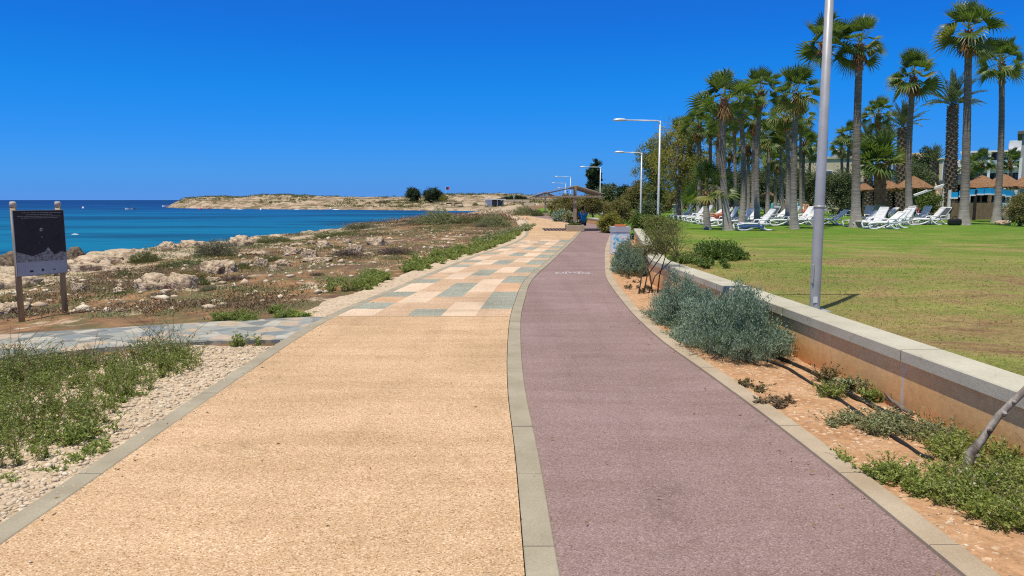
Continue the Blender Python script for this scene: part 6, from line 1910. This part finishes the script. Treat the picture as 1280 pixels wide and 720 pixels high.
LP = [  # px of the middle, py of the feet, turn in degrees, label
 (943, 287, 8, 'lounger with a blue towel, nearest of all, right of the dense-crowned palm foot'),
 (1103, 285, 8, 'foremost lounger of the big group right of the stout fan palm'),
 (1090, 283, 14, 'second lounger of the big group, backrest up beside the stout palm'),
 (1114, 283.5, 4, 'lounger at the outer end of the big group, its backrest steepest'),
 (1076, 282, 10, 'lounger poking out on both sides of the stout palm foot'),
 (1125, 280.5, 6, 'lounger behind the big group, next to the wide-crowned palm foot'),
 (1158, 280, -4, 'lounger right of the wide-crowned palm, foot end towards it'),
 (1168, 279.5, 10, 'lounger with a grey towel over its back, right of the wide-crowned palm'),
 (1146, 278.5, 6, 'lounger peeping out behind the wide-crowned palm foot'),
 (920, 282.5, 12, 'lounger half behind the dense-crowned palm foot'),
 (931, 281, 10, 'lounger behind the blue-towelled one, backrest raised'),
 (904, 281.5, 6, 'lounger left of the dense-crowned palm foot'),
 (895, 280, 4, 'lounger where the sunbather in orange lies'),
 (884, 278.5, 8, 'lounger behind the trunk of the young palm'),
 (874, 277, 8, 'lounger just left of the young palm trunk'),
 (866, 275.8, 10, 'third lounger from the far left end of the row'),
 (859, 274.8, 10, 'second lounger from the far left end of the row'),
 (852, 274, 10, 'last lounger at the far left end of the row'),
 (957, 278, 18, 'lounger behind the dark towel beyond the slim tall palm'),
 (969, 277, 14, 'lounger left of the dark-trunked palm'),
 (980, 281, 4, 'lounger with its foot end left of the tall palm by the tall lamp post'),
 (1003, 280.5, 10, 'nearest lounger between the tall palm and the tall lamp post'),
 (1009, 279.3, 14, 'second lounger between the tall palm and the tall lamp post'),
 (1014, 277.8, 12, 'third lounger left of the tall lamp post, almost touching it'),
 (1000, 277, 12, 'lounger behind the tall palm, backrest only visible'),
 (1036, 280, 6, 'lounger hidden mostly behind the tall lamp post'),
 (1006, 270.5, 80, 'lounger on which the dark-haired sunbather sits'),
 (1086, 272.5, 60, 'far lounger left of the stubby palm, seen end-on'),
 (1107, 272, 20, 'far lounger under the thatched parasols, back to the stubby palm'),
 (1122, 271.5, 16, 'far lounger with blue towels under the thatched parasols'),
 (1131, 271, 12, 'far lounger with a dark towel beside the wide-crowned palm'),
 (1151, 271.5, 70, 'far lounger with a pink towel right of the wide-crowned palm'),
 (1163, 271, 75, 'far lounger where two sunbathers sit before the rock pillar')]
protos = [make_lounger(52)]; LO = []
for i, (px, py, a, lab) in enumerate(LP):
    o = protos[0] if i == 0 else copy_tree(protos[0])
    if i and 'towel' not in lab and i % 3:                       # backrests set at other notches
        tl = R(-14 if i % 3 == 1 else 9)
        for ch in o.children:
            if ch.name.startswith(('backrest', 'back_strut')): ch.matrix_local = Matrix.Translation((.36, 0, .35)) @ Matrix.Rotation(-tl, 4, 'Y') @ Matrix.Translation((-.36, 0, -.35))
    p = at(px, py, .41); p.z = zl(p.x, p.y)
    o.location = p; o.rotation_euler = (0, 0, R(a + (i * 37) % 11 - 5)); o.scale = (.86, .86, .86); o['label'] = lab; LO.append(o)
# white chairs standing in a row at the back of the lawn
def make_chair():
    t = empty('garden_chair', (0, 0, 0), 0, 'white plastic garden chair', 'chair', 'white chairs at the back of the lawn')
    wp = M['white_plastic']
    for x in (-.22, .22):
        for y in (-.2, .2):
            mb = MB(); mb.bar((x * 1.1, y * 1.15, 0), (x, y, .43), .045, .04); mb.build('leg', wp, t)
    mb = MB(); mb.box((0, 0, .44), (.50, .47, .035), bev=.012); mb.build('seat', wp, t)
    mb = MB()
    for k in range(5): mb.bar((-.19 + k * .095, .22, .45), (-.20 + k * .10, .36, .92), .065, .02)
    mb.bar((-.25, .36, .93), (.25, .36, .93), .04, .05); mb.build('backrest', wp, t)
    for x in (-.26, .26): mb = MB(); mb.tube([(x, -.2, .44), (x, -.2, .64), (x, .0, .66), (x, .3, .65)], .02, 6); mb.build('armrest', wp, t)
    return t
cp = make_chair()
for i, (px, py, a, lab) in enumerate([(1024, 266.5, 170, 'white chair against the hedge right after the tall lamp post, first of the row'), (1031, 266, 170, 'second white chair of the row after the tall lamp post'), (1038, 265.8, 175, 'third white chair of the row, just left of the empty table'), (1052, 266, 165, 'white chair left of the stout palm trunk'), (1058, 265.5, 180, 'white chair partly hidden by the stout palm trunk'),
                                       (1096, 268, 200, 'white chair between the stout palm and the stubby palm'), (846, 270, 150, 'white chair at the far left end by the brown parasol'), (1190, 268.5, 120, 'white chair left of the largest palm trunk'), (1236, 270, 200, 'white chair under the blue counter, right of the table'), (1254, 270, 150, 'white chair right of the slim palm trunk')]):
    o = cp if i == 0 else copy_tree(cp); p = at(px, py, .45); o.location = (p.x, p.y, zl(p.x, p.y)); o.rotation_euler = (0, 0, R(a)); o['label'] = lab
# low white tables
def make_table():
    t = empty('garden_table', (0, 0, 0), 0, 'white plastic garden table', 'table', 'white tables on the lawn')
    mb = MB(); mb.box((0, 0, .70), (.95, .8, .04), bev=.012); mb.build('tabletop', M['white_plastic'], t)
    for x in (-.38, .38):
        for y in (-.3, .3): mb = MB(); mb.bar((x * 1.1, y * 1.1, 0), (x, y, .68), .06, .06); mb.build('leg', M['white_plastic'], t)
    mb = MB(); mb.box((0, 0, .28), (.7, .55, .03), bev=.008); mb.build('shelf', M['white_plastic'], t)
    return t
tp_ = make_table()
for i, (px, py, lab) in enumerate([(1222, 271.5, 'white table under the blue counter between the two right palms'), (1060, 270, 'small white table right behind the stout palm'), (1047, 268, 'small white table beside the dark-haired sunbather')]):
    o = tp_ if i == 0 else copy_tree(tp_); p = at(px, py, .45); o.location = (p.x, p.y, zl(p.x, p.y)); o['label'] = lab
    if i: o.scale = (.6, .6, .7)

# towels draped over loungers
def towel(lo, m, label, x0=-.9, x1=.35, back=False, hang=0.0):
    """cloth over the bed or the backrest of a lounger; hang: how far it drops over the near side"""
    mb = MB(); prof = []
    a = R(52)
    if back:
        for k in range(9): t = -.04 + k * .105; prof.append((.36 + math.cos(a) * t - .03, .35 + math.sin(a) * t + .025))
        prof.append((.36 + math.cos(a) * .9 + .05, .35 + math.sin(a) * .9 - .04)); prof.append((.36 + math.cos(a) * .6 + .09, .35 + math.sin(a) * .6 - .16))
    else:
        n = 10; prof = [(x0 + (x1 - x0) * k / n, .364 + .006 * math.sin(k * 1.9)) for k in range(n + 1)]
    ys = [-.31, -.2, -.07, .07, .2, .31]; vs = []
    for x, z in prof:
        row = [(x, y, z + .004 * math.sin(y * 17 + x * 9)) for y in ys]
        if hang: row = [(x, -.345, z - hang * (.85 + .15 * math.sin(x * 7)))] + row
        vs.append(row)
    W = len(vs[0]); flat = [v for r_ in vs for v in r_]; n1 = len(flat)
    low = [(x, y, z - .012) for x, y, z in flat]
    fs = []
    for i in range(len(vs) - 1):
        for k in range(W - 1):
            q = [i * W + k, i * W + k + 1, (i + 1) * W + k + 1, (i + 1) * W + k]; fs.append(q); fs.append([v + n1 for v in q[::-1]])
    ring = list(range(W)) + [i * W + W - 1 for i in range(1, len(vs))] + [(len(vs) - 1) * W + k for k in range(W - 2, -1, -1)] + [i * W for i in range(len(vs) - 2, 0, -1)]
    for i in range(len(ring)): a_, b_ = ring[i], ring[(i + 1) % len(ring)]; fs.append([a_, a_ + n1, b_ + n1, b_])
    mb.add(flat + low, fs, 0, True)
    o = mb.build('towel', m, None, lo.location, lo.rotation_euler.z); o.scale = lo.scale
    return tag(o, label, 'towel', 'towels on the loungers')
D = {l['label']: l for l in LO}
G = lambda s: next(l for l in LO if s in l['label'])
towel(G('with a blue towel, nearest'), M['blue_cloth'], 'blue towel hanging over the side of the nearest lounger', hang=.22)
towel(G('with a grey towel over its back'), M['grey_cloth'], 'grey towel over the backrest right of the wide-crowned palm', back=True)
towel(G('behind the dark towel'), M['grey_cloth'], 'dark towel over a backrest beyond the slim tall palm', back=True)
towel(G('far lounger with blue towels'), M['blue_cloth'], 'blue towel on a far lounger under the thatched parasols', hang=.2)
towel(G('far lounger with a dark towel'), M['grey_cloth'], 'dark blue-grey towel over a far backrest by the wide-crowned palm', back=True)
towel(G('far lounger with a pink towel'), M['pink_cloth'], 'pink towel over a far backrest right of the wide-crowned palm', back=True)
towel(G('where the sunbather in orange'), M['red_cloth'], 'orange-red towel under the sunbather by the young palm', hang=.12)

# sunbathers
def on(lo, dx, dz=0): 
    v = Matrix.Rotation(lo.rotation_euler.z, 4, 'Z') @ Vector((dx, 0, 0)); return (lo.location.x + v.x, lo.location.y + v.y, lo.location.z + dz)
l = G('where the sunbather in orange'); person('sunbather in orange-red top lying back on a lounger by the young palm', on(l, .18, -.02), l.rotation_euler.z + R(-90), 'recline', top='red_cloth', shorts='red_cloth')
l = G('dark-haired sunbather'); person('dark-haired bare-backed sunbather sitting on a lounger at the back of the lawn', on(l, -.1, -.07), l.rotation_euler.z + R(-110), 'sit', shorts='red_cloth')
l = G('where two sunbathers'); person('tanned sunbather sitting on the far lounger before the rock pillar, left of two', on(l, -.2, -.07), l.rotation_euler.z + R(-60), 'sit', shorts='pink_cloth')
person('tanned sunbather sitting on the far lounger before the rock pillar, right of two', on(l, .35, -.07), l.rotation_euler.z + R(-120), 'sit', shorts='grey_cloth')
# small things about the loungers
p = at(903, 272, .45); mb = MB(); mb.lathe([(.10, 0), (.14, .06), (.11, .5), (.13, .9), (.07, 1.15), (0, 1.2)], 12)
tag(mb.build('folded_parasol', M['yellow_cloth'], None, (p.x, p.y, zl(p.x, p.y))), 'folded yellow parasol behind the sunbather in orange', 'parasol')
p = at(1193, 281, .41); t = empty('dark_bag', (p.x, p.y, zl(p.x, p.y)), .3, 'black bag lying on the lawn at the foot of the largest palm', 'bag')
mb = MB(); mb.box((0, 0, .16), (.62, .38, .34), bev=.11); mb.build('body', M['black'], t)
mb = MB(); mb.tube([(-.16, 0, .3), (-.12, 0, .44), (.12, 0, .44), (.16, 0, .3)], .018, 6); mb.build('handle', M['black'], t)
p = at(1178, 267, .45); mb = MB(); mb.lathe([(0, 0), (.16, .06), (.22, .2), (.2, .34), (.1, .44), (0, .46)], 14)
tag(mb.build('beach_ball', M['pink_cloth'], None, (p.x, p.y, zl(p.x, p.y))), 'pink ball-like cushion beside the far loungers by the rock pillar', 'cushion')

# ------------------------------------------------------------------ thatched parasols
def parasol(px, d, edge_py, w_px, label, seed):
    b = at_y(px, 250, d); zb = zl(b.x, d); ze = at_y(px, edge_py, d).z; r = w_px * d / F / 2
    t = empty('thatched_parasol', (b.x, d, zb), seed, label, 'parasol', 'thatched parasols by the pool bar')
    rng = random.Random(seed); h = ze - zb; n = 36; mb = MB()
    rows = [(0.02, .62 * r), (.25, .50 * r), (.5, .335 * r), (.75, .17 * r), (1.0, 0)]
    vs = []
    for j, (t_, z_) in enumerate(rows):
        for k in range(n):
            a = 2 * math.pi * k / n; rr = r * t_ * (1 + (.05 * rng.uniform(-1, 1) if j else 0)); vs.append((rr * math.cos(a), rr * math.sin(a), h + z_ + (rng.uniform(-.10, .03) * r * .5 if j == 4 else rng.uniform(-.02, .02) * r)))
    for k in range(n):
        a = 2 * math.pi * k / n; vs.append((r * .97 * math.cos(a), r * .97 * math.sin(a), h - rng.uniform(.06, .2)))
    for k in range(n):
        a = 2 * math.pi * k / n; vs.append((r * .5 * math.cos(a), r * .5 * math.sin(a), h + .28 * r))
    fs = [[j * n + k, j * n + (k + 1) % n, (j + 1) * n + (k + 1) % n, (j + 1) * n + k] for j in range(6) for k in range(n)] + [[k for k in range(n)][::-1]]
    mb.add(vs, fs, 0, False); mb.build('canopy', M['thatch'], t)
    mb = MB(); mb.tube([(0, 0, -.1), (0, 0, h + .5 * r)], .06, 10); mb.build('pole', M['brown_wood'], t)
    mb = MB()
    for k in range(8):
        a = k * math.pi / 4; mb.bar((.05 * math.cos(a), .05 * math.sin(a), h + .42 * r), (r * .9 * math.cos(a), r * .9 * math.sin(a), h - .02), .035, .035)
    mb.build('ribs', M['brown_wood'], t)
for i, a in enumerate([(848, 55, 249.5, 18, 'lone small brown thatched parasol at the far left end of the lounger row'),
    (960, 60, 244.5, 18, 'thatched parasol half hidden among the palm trunks of the grove'),
    (1079, 52, 237, 26, 'thatched parasol mostly hidden behind the stubby brown palm trunk'),
    (1110, 49, 236, 34, 'left one of the two overlapping thatched parasols between the stubby palm and the wide-crowned palm'),
    (1140, 47, 234.5, 46, 'broad thatched parasol cut by the trunk of the wide-crowned palm'),
    (1226, 50, 233.5, 46, 'thatched parasol between the largest palm and the slim palm'),
    (1252, 54, 232.5, 48, 'thatched parasol right behind the slim palm trunk'),
    (1283, 48, 233, 46, 'thatched parasol cut off by the edge of the picture')]): parasol(*a, i + 1)

# ------------------------------------------------------------------ pool bar, blue counter, buildings
def X(px, d): return at_y(px, 250, d).x
def Zp(py, d): return at_y(640, py, d).z
zt = .42
t = empty('pool_bar', (X(1150, 66), 66, zt), 0, 'low flat-roofed pool bar in shade behind the thatched parasols', 'building')
w = X(1292, 66) - X(1100, 66); x0 = X(1100, 66) - X(1150, 66); zr = Zp(231, 66) - zt; zr2 = Zp(225.5, 66) - zt
mb = MB(); mb.box((x0 + w / 2, 3, (zr + zr2) / 2), (w, 7, zr2 - zr), bev=.02); mb.build('roof', M['grey_roof'], t)
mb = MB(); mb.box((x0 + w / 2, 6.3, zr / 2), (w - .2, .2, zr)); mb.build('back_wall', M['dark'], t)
mb = MB(); mb.box((x0 + w * .6, 3.5, .55), (w * .55, .5, 1.1), bev=.02); mb.build('bar_counter', M['brown_wood'], t)
for k in range(8):
    mb = MB(); mb.box((x0 + .3 + k * (w - .6) / 7, -.2, zr / 2), (.18, .18, zr)); mb.build('post', M['brown_wood'] if k % 2 else M['lamp_white'], t)
# pale white pole sloping in front of the bar
a, b_ = at_y(1142, 244.5, 58), at_y(1180, 231, 58)
mb = MB(); mb.bar(a, b_, .22, .16, bev=.01); mb.bar(b_, (b_.x + .05, b_.y, .4), .12, .12)
tag(mb.build('awning_beam', M['white_paint']), 'sloping white beam in front of the pool bar roof', 'beam')
# blue panelled counter curving round the bar
d0 = 46.5
t = empty('blue_counter', (X(1228, d0), d0, zt), 0, 'curved counter with a band of bright blue panels and white trim', 'counter')
zc0, zc1 = Zp(248, d0) - zt, Zp(241.5, d0) - zt
R_ = 4.4; hw = (X(1272, d0) - X(1189, d0)) / 2; a0 = math.asin(min(.99, hw / R_))
npan = 9; cyc_ = R_ * math.cos(a0)
def arc(a, r): return (r * math.sin(a), -r * math.cos(a) + cyc_ + .0)
def sector(mb, aa, bb, r0_, r1_, z0, z1):
    p = [arc(aa, r0_), arc(bb, r0_), arc(bb, r1_), arc(aa, r1_)]
    mb.add([(x, y, z0) for x, y in p] + [(x, y, z1) for x, y in p], [[3, 2, 1, 0], [4, 5, 6, 7], [0, 1, 5, 4], [1, 2, 6, 5], [2, 3, 7, 6], [3, 0, 4, 7]])
bow = .45
for k in range(npan):
    aa = -a0 + 2 * a0 * k / npan; bb = aa + 2 * a0 / npan; e = .006
    zz = .42 * math.cos((aa + bb) / 2 / a0 * 1.25) - .12
    mb = MB(); sector(mb, aa + e, bb - e, R_ - .06, R_, zc0 + zz, zc1 + zz); mb.build('blue_panel', M['blue'], t)
    mb = MB(); sector(mb, aa + e, bb - e, R_ - .12, R_ + .05, zc0 + zz - .09, zc0 + zz - .003); mb.build('white_trim', M['white_paint'], t)
for k in (0, 3, 6, 9):
    aa = -a0 + 2 * a0 * k / npan; x, y = arc(aa, R_ - .03); mb = MB(); mb.box((x, y, zc1 / 2 + .1), (.13, .13, zc1 + .2)); mb.build('post', M['white_paint'] if k in (0, 9) else M['dark'], t)
mb = MB(); sector(mb, -a0 * .9, a0 * .9, R_ - 1.2, R_ - .9, 0, 1.05); mb.build('inner_counter', M['brown_wood'], t)
# rock pillar and pool edging
me = rock_mesh(22, 4); o = link('rock_pillar', me, None, (X(1172, 60), 60, zt + .9), .4); o.scale = (.62, .6, 1.5); tag(o, 'upright pillar of tan rock under the sloping white beam', 'rock')
mb = MB(); a, b_ = at(1168, 272, .5), at(1272, 274, .5)
mb.bar((a.x, 49.5, .47), (b_.x, 49.5, .47), .5, .16, bev=.03); tag(mb.build('pool_edge', M['stone_pale']), 'pale stone edging of the pool terrace behind the right palms', 'edging')
me = rock_mesh(23, 3); p = at(1250, 280, .41); o = link('rock', me, None, (p.x, p.y - .25, .44), .8); o.scale = (.55, .35, .16); tag(o, 'flat pale stone at the foot of the slim palm', 'rock')
me = rock_mesh(24, 3); p = at(1258, 277, .41); o = link('rock', me, None, (p.x, p.y, .75), .8); o.scale = (.35, .3, .5); tag(o, 'upright pale stone between the slim palm and the edge bush', 'rock')

def block(name, label, px0, px1, d, py_top, dep, m, wins=(), parapet=.25, zb=0):
    xa, xb = X(px0, d), X(px1, d); h = Zp(py_top, d)
    t = empty(name, ((xa + xb) / 2, d, zb), -math.atan2((xa + xb) / 2, d), label, 'building'); w = (xb - xa) * math.cos(math.atan2((xa + xb) / 2, d))
    mb = MB(); mb.box((0, dep / 2, h / 2), (w, dep, h)); mb.build('wall', M[m], t)
    mb = MB(); mb.box((0, dep / 2, h + parapet / 2 + .003), (w + .3, dep + .3, parapet), bev=.03); mb.build('roof', M[m], t)
    for px, py, ww, hh in wins:
        x = X(px, d) - (xa + xb) / 2; z = Zp(py, d)
        mb = MB(); mb.box((x, -.02, z), (ww + .16, .10, hh + .16)); f = mb.build('window', M['white_paint'], t)
        mb = MB(); mb.box((x, -.06, z), (ww, .05, hh)); mb.build('pane', M['glass'], f)
    return t, w, h
t, w, h = block('beige_building', 'beige hotel block above the olive trees right of the tall lamp post', 982, 1078, 88, 199, 12, 'beige_paint', [(990, 240, 1.4, 1.6), (1003, 240, 1.4, 1.6), (1030, 222, 1.4, 1.5), (1045, 240, 1.4, 1.6), (1058, 240, 1.4, 1.6)])
for px, hh in ((1042, 1.0), (1056, .8)):
    mb = MB(); mb.tube([(X(px, 88) - t.location.x - .5, 3, h + hh), (X(px, 88) - t.location.x + .5, 3, h + hh)], .32, 12); mb.box((X(px, 88) - t.location.x, 3, h + hh * .4), (.8, .5, hh * .8)); mb.build('water_tank', M['lamp_white'] if hh > .9 else M['dark'], t)
t, w, h = block('beige_building', 'stepped beige building behind the knobbly date palm', 1112, 1182, 92, 201, 12, 'beige_paint', [(1122, 215, 1.0, 2.2), (1148, 226, 1.2, 1.5), (1176, 215, .7, 2.6)])
mb = MB(); mb.box((X(1152, 92) - t.location.x, 5, h + .55), (3.0, 5, 1.1), bev=.03); mb.build('stair_tower', M['beige_paint'], t)
mb = MB(); mb.box((X(1134, 92) - t.location.x, 4, h + .4), (1.4, 2, .7), bev=.03); mb.build('roof_unit', M['lamp_white'], t)
# white hotel with balconies
def hotel():
    d = 112; xa, xb = X(1178, d), X(1300, d); w = xb - xa
    t = empty('white_hotel', ((xa + xb) / 2, d, 0), -math.atan2((xa + xb) / 2, d), 'white hotel with shaded balconies behind the far small palms', 'building')
    top = Zp(190, d)
    steps = [(0, .30, top - 1.0), (.30, .62, top + .2), (.62, 1, top + 1.6)]
    mb = MB()
    for a_, b2, hh in steps: mb.box((-w / 2 + w * (a_ + b2) / 2, 5 + a_ * .3, hh / 2), (w * (b2 - a_) - .004, 10, hh))
    mb.build('wall', M['white_paint'], t)
    fl = 3.1
    for a_, b2, hh in steps:
        n = int(hh // fl)
        for f in range(n + 1):
            z0 = f * fl + .2
            if z0 + 2.2 > hh: continue
            nb = max(2, int(w * (b2 - a_) / 3.2))
            for k in range(nb):
                x = -w / 2 + w * a_ + (k + .5) * w * (b2 - a_) / nb; y = a_ * .3
                mb = MB(); mb.box((x, y - .02, z0 + 1.25), (2.3, .12, 2.1)); wd = mb.build('window', M['dark'], t)
                mb = MB(); mb.box((x + .3, y - .10, z0 + 1.2), (1.4, .05, 1.9)); mb.build('pane', M['glass'], wd)
                mb = MB(); mb.box((x, y - .75, z0 + .05), (2.9, 1.4, .16)); bl = mb.build('balcony', M['white_paint'], t)
                mb = MB(); mb.box((x, y - 1.42, z0 + .62), (2.8, .05, .85)); mb.build('balcony_panel', mat('pale_blue_glass', [(.30, .42, .50), (.42, .52, .58)], 1, 2, .2, spec=.5) if 'pbg' not in M else M['pbg'], bl)
    for k in range(3):
        mb = MB(); mb.box((-w / 2 + w * (.12 + .34 * k), -1.5, top * .5), (.35, .35, top)); mb.build('column', M['white_paint'], t)
    mb = MB(); mb.box((0, 4, top + .1), (w * .6, 9, .25)); mb.build('roof', M['white_paint'], t)
M['pbg'] = mat('pale_blue_glass', [(.30, .42, .50), (.42, .52, .58)], 1, 2, .2, spec=.5)
hotel()
# tall building cut by the edge of the picture
d = 66; xa = X(1273.5, d)
t = empty('grey_building', (xa + 3.2, d - 2.2, 0), -math.atan2(xa, d), 'grey building with dark cornice cut off by the edge of the picture', 'building'); h = Zp(168, d)
mb = MB(); mb.box((0, 4, h / 2), (8, 8, h)); mb.build('wall', mat('grey_render', [(.30, .30, .29), (.4, .4, .385)], .8, 5, .85), t)
mb = MB(); mb.box((0, 4, h + .16), (8.7, 8.7, .30), bev=.03); mb.build('cornice', M['grey_roof'], t)
mb = MB(); mb.box((-3.95, -.05, h * .36), (.22, .3, h * .72)); mb.build('downpipe', M['white_paint'], t)
for z in (h * .8, h * .45):
    for x in (-2.2, 1.2):
        mb = MB(); mb.box((x, -.03, z), (1.4, .1, 1.6)); f = mb.build('window', M['white_paint'], t)
        mb = MB(); mb.box((x, -.075, z), (1.2, .05, 1.4)); mb.build('pane', M['glass'], f)
# low tan wall and turquoise loungers' screen seen between palm trunks of the grove
for px0, px1, py, d, m_, lab in ((937, 948, 273, 56, 'stone_pale', 'low tan stone wall seen between the palm trunks'), (956, 976, 262, 72, 'stone_pale', 'tan wall far behind the grove beside the turquoise screens')):
    a, b_ = at_y(px0, py, d), at_y(px1, py, d); mb = MB(); mb.box(((a.x + b_.x) / 2, d, .75), (b_.x - a.x, .3, 1.3), bev=.03); tag(mb.build('garden_wall', M[m_]), lab, 'wall')
for i, (px, d, lab) in enumerate(((963, 58, 'small turquoise windbreak behind the grove, left one'), (969, 57, 'small turquoise windbreak behind the grove, middle one'), (1000, 58, 'small turquoise windbreak by the tall palm, right one'))):
    x = X(px, d); t = empty('windbreak', (x, d, zl(x, d)), .2 * i, lab, 'windbreak', 'turquoise windbreaks')
    mb = MB(); mb.box((0, 0, .82), (.5, .03, .42), bev=.008); mb.build('screen', mat('turquoise_cloth', [(.02, .42, .58), (.04, .5, .66)], 6, 3, .8), t)
    for s in (-.25, .25):
        mb = MB(); mb.tube([(s, 0, 0), (s, 0, 1.08)], .018, 6); mb.build('stake', M['lamp_white'], t)

# ------------------------------------------------------------------ camera, sky, sun
cam = bpy.data.cameras.new('camera'); cam.sensor_width = 36; cam.lens = 36 * F / 1280; cam.clip_end = 120000; cam.clip_start = .05
co_ = bpy.data.objects.new('camera', cam); COL.objects.link(co_)
co_.location = (0, 0, CAM_H); co_.rotation_euler = (math.pi / 2 - PITCH, 0, 0); SC.camera = co_

to_sun = Vector((-.63, -.78, 0)).normalized() * math.cos(R(70)) + Vector((0, 0, math.sin(R(70))))
w = bpy.data.worlds.new('World'); SC.world = w; w.use_nodes = True
nt = w.node_tree; bg = nt.nodes['Background']
sky = nt.nodes.new('ShaderNodeTexSky'); sky.sky_type = 'NISHITA'; sky.sun_disc = False
sky.sun_elevation = R(70); sky.sun_rotation = math.atan2(to_sun.x, to_sun.y) % (2 * math.pi)
sky.altitude = 8000; sky.air_density = 1.0; sky.dust_density = 0; sky.ozone_density = 3.0
def vscale(src, k):
    n = nt.nodes.new('ShaderNodeVectorMath'); n.operation = 'SCALE'; n.inputs['Scale'].default_value = k; nt.links.new(src, n.inputs[0]); return n.outputs[0]
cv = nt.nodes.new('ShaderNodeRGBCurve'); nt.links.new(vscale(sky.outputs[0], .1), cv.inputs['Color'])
for c_, pts in zip(cv.mapping.curves, ([(0, .36), (.034, .30), (.048, .14), (.060, .015), (.07, .011), (.115, .014), (.168, .034), (.26, .068), (.40, .09), (.55, .11), (1, .13)], [(0, .42), (.061, .36), (.088, .20), (.115, .145), (.134, .160), (.205, .245), (.30, .292), (.44, .325), (.60, .31), (.72, .31), (1, .31)], [(0, .45), (.135, .45), (.2, .46), (.278, .69), (.40, .82), (.56, .88), (.70, .84), (.82, .78), (1, .76)])):  # low ends raised: unseen high sky made paler and greyer to lift shadows
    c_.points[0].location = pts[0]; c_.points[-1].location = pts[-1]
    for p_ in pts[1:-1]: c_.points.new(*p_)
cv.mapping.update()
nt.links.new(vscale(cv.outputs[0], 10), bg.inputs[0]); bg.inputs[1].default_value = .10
sl = bpy.data.lights.new('sun', 'SUN'); sl.energy = 4.6; sl.angle = R(.53); sl.color = (1.0, .93, .80)
so = bpy.data.objects.new('sun', sl); COL.objects.link(so); so.rotation_euler = to_sun.to_track_quat('Z', 'Y').to_euler(); so.location = (0, 0, 30)
vs_ = SC.view_settings; vs_.view_transform = 'Standard'; vs_.look = 'None'; vs_.gamma = 1; vs_.use_curve_mapping = False; vs_.exposure = 0.0
SC.cycles.filter_width = 1.15; SC.cycles.max_bounces = 6; SC.cycles.diffuse_bounces = 3; SC.cycles.transmission_bounces = 4; SC.cycles.use_denoising = False
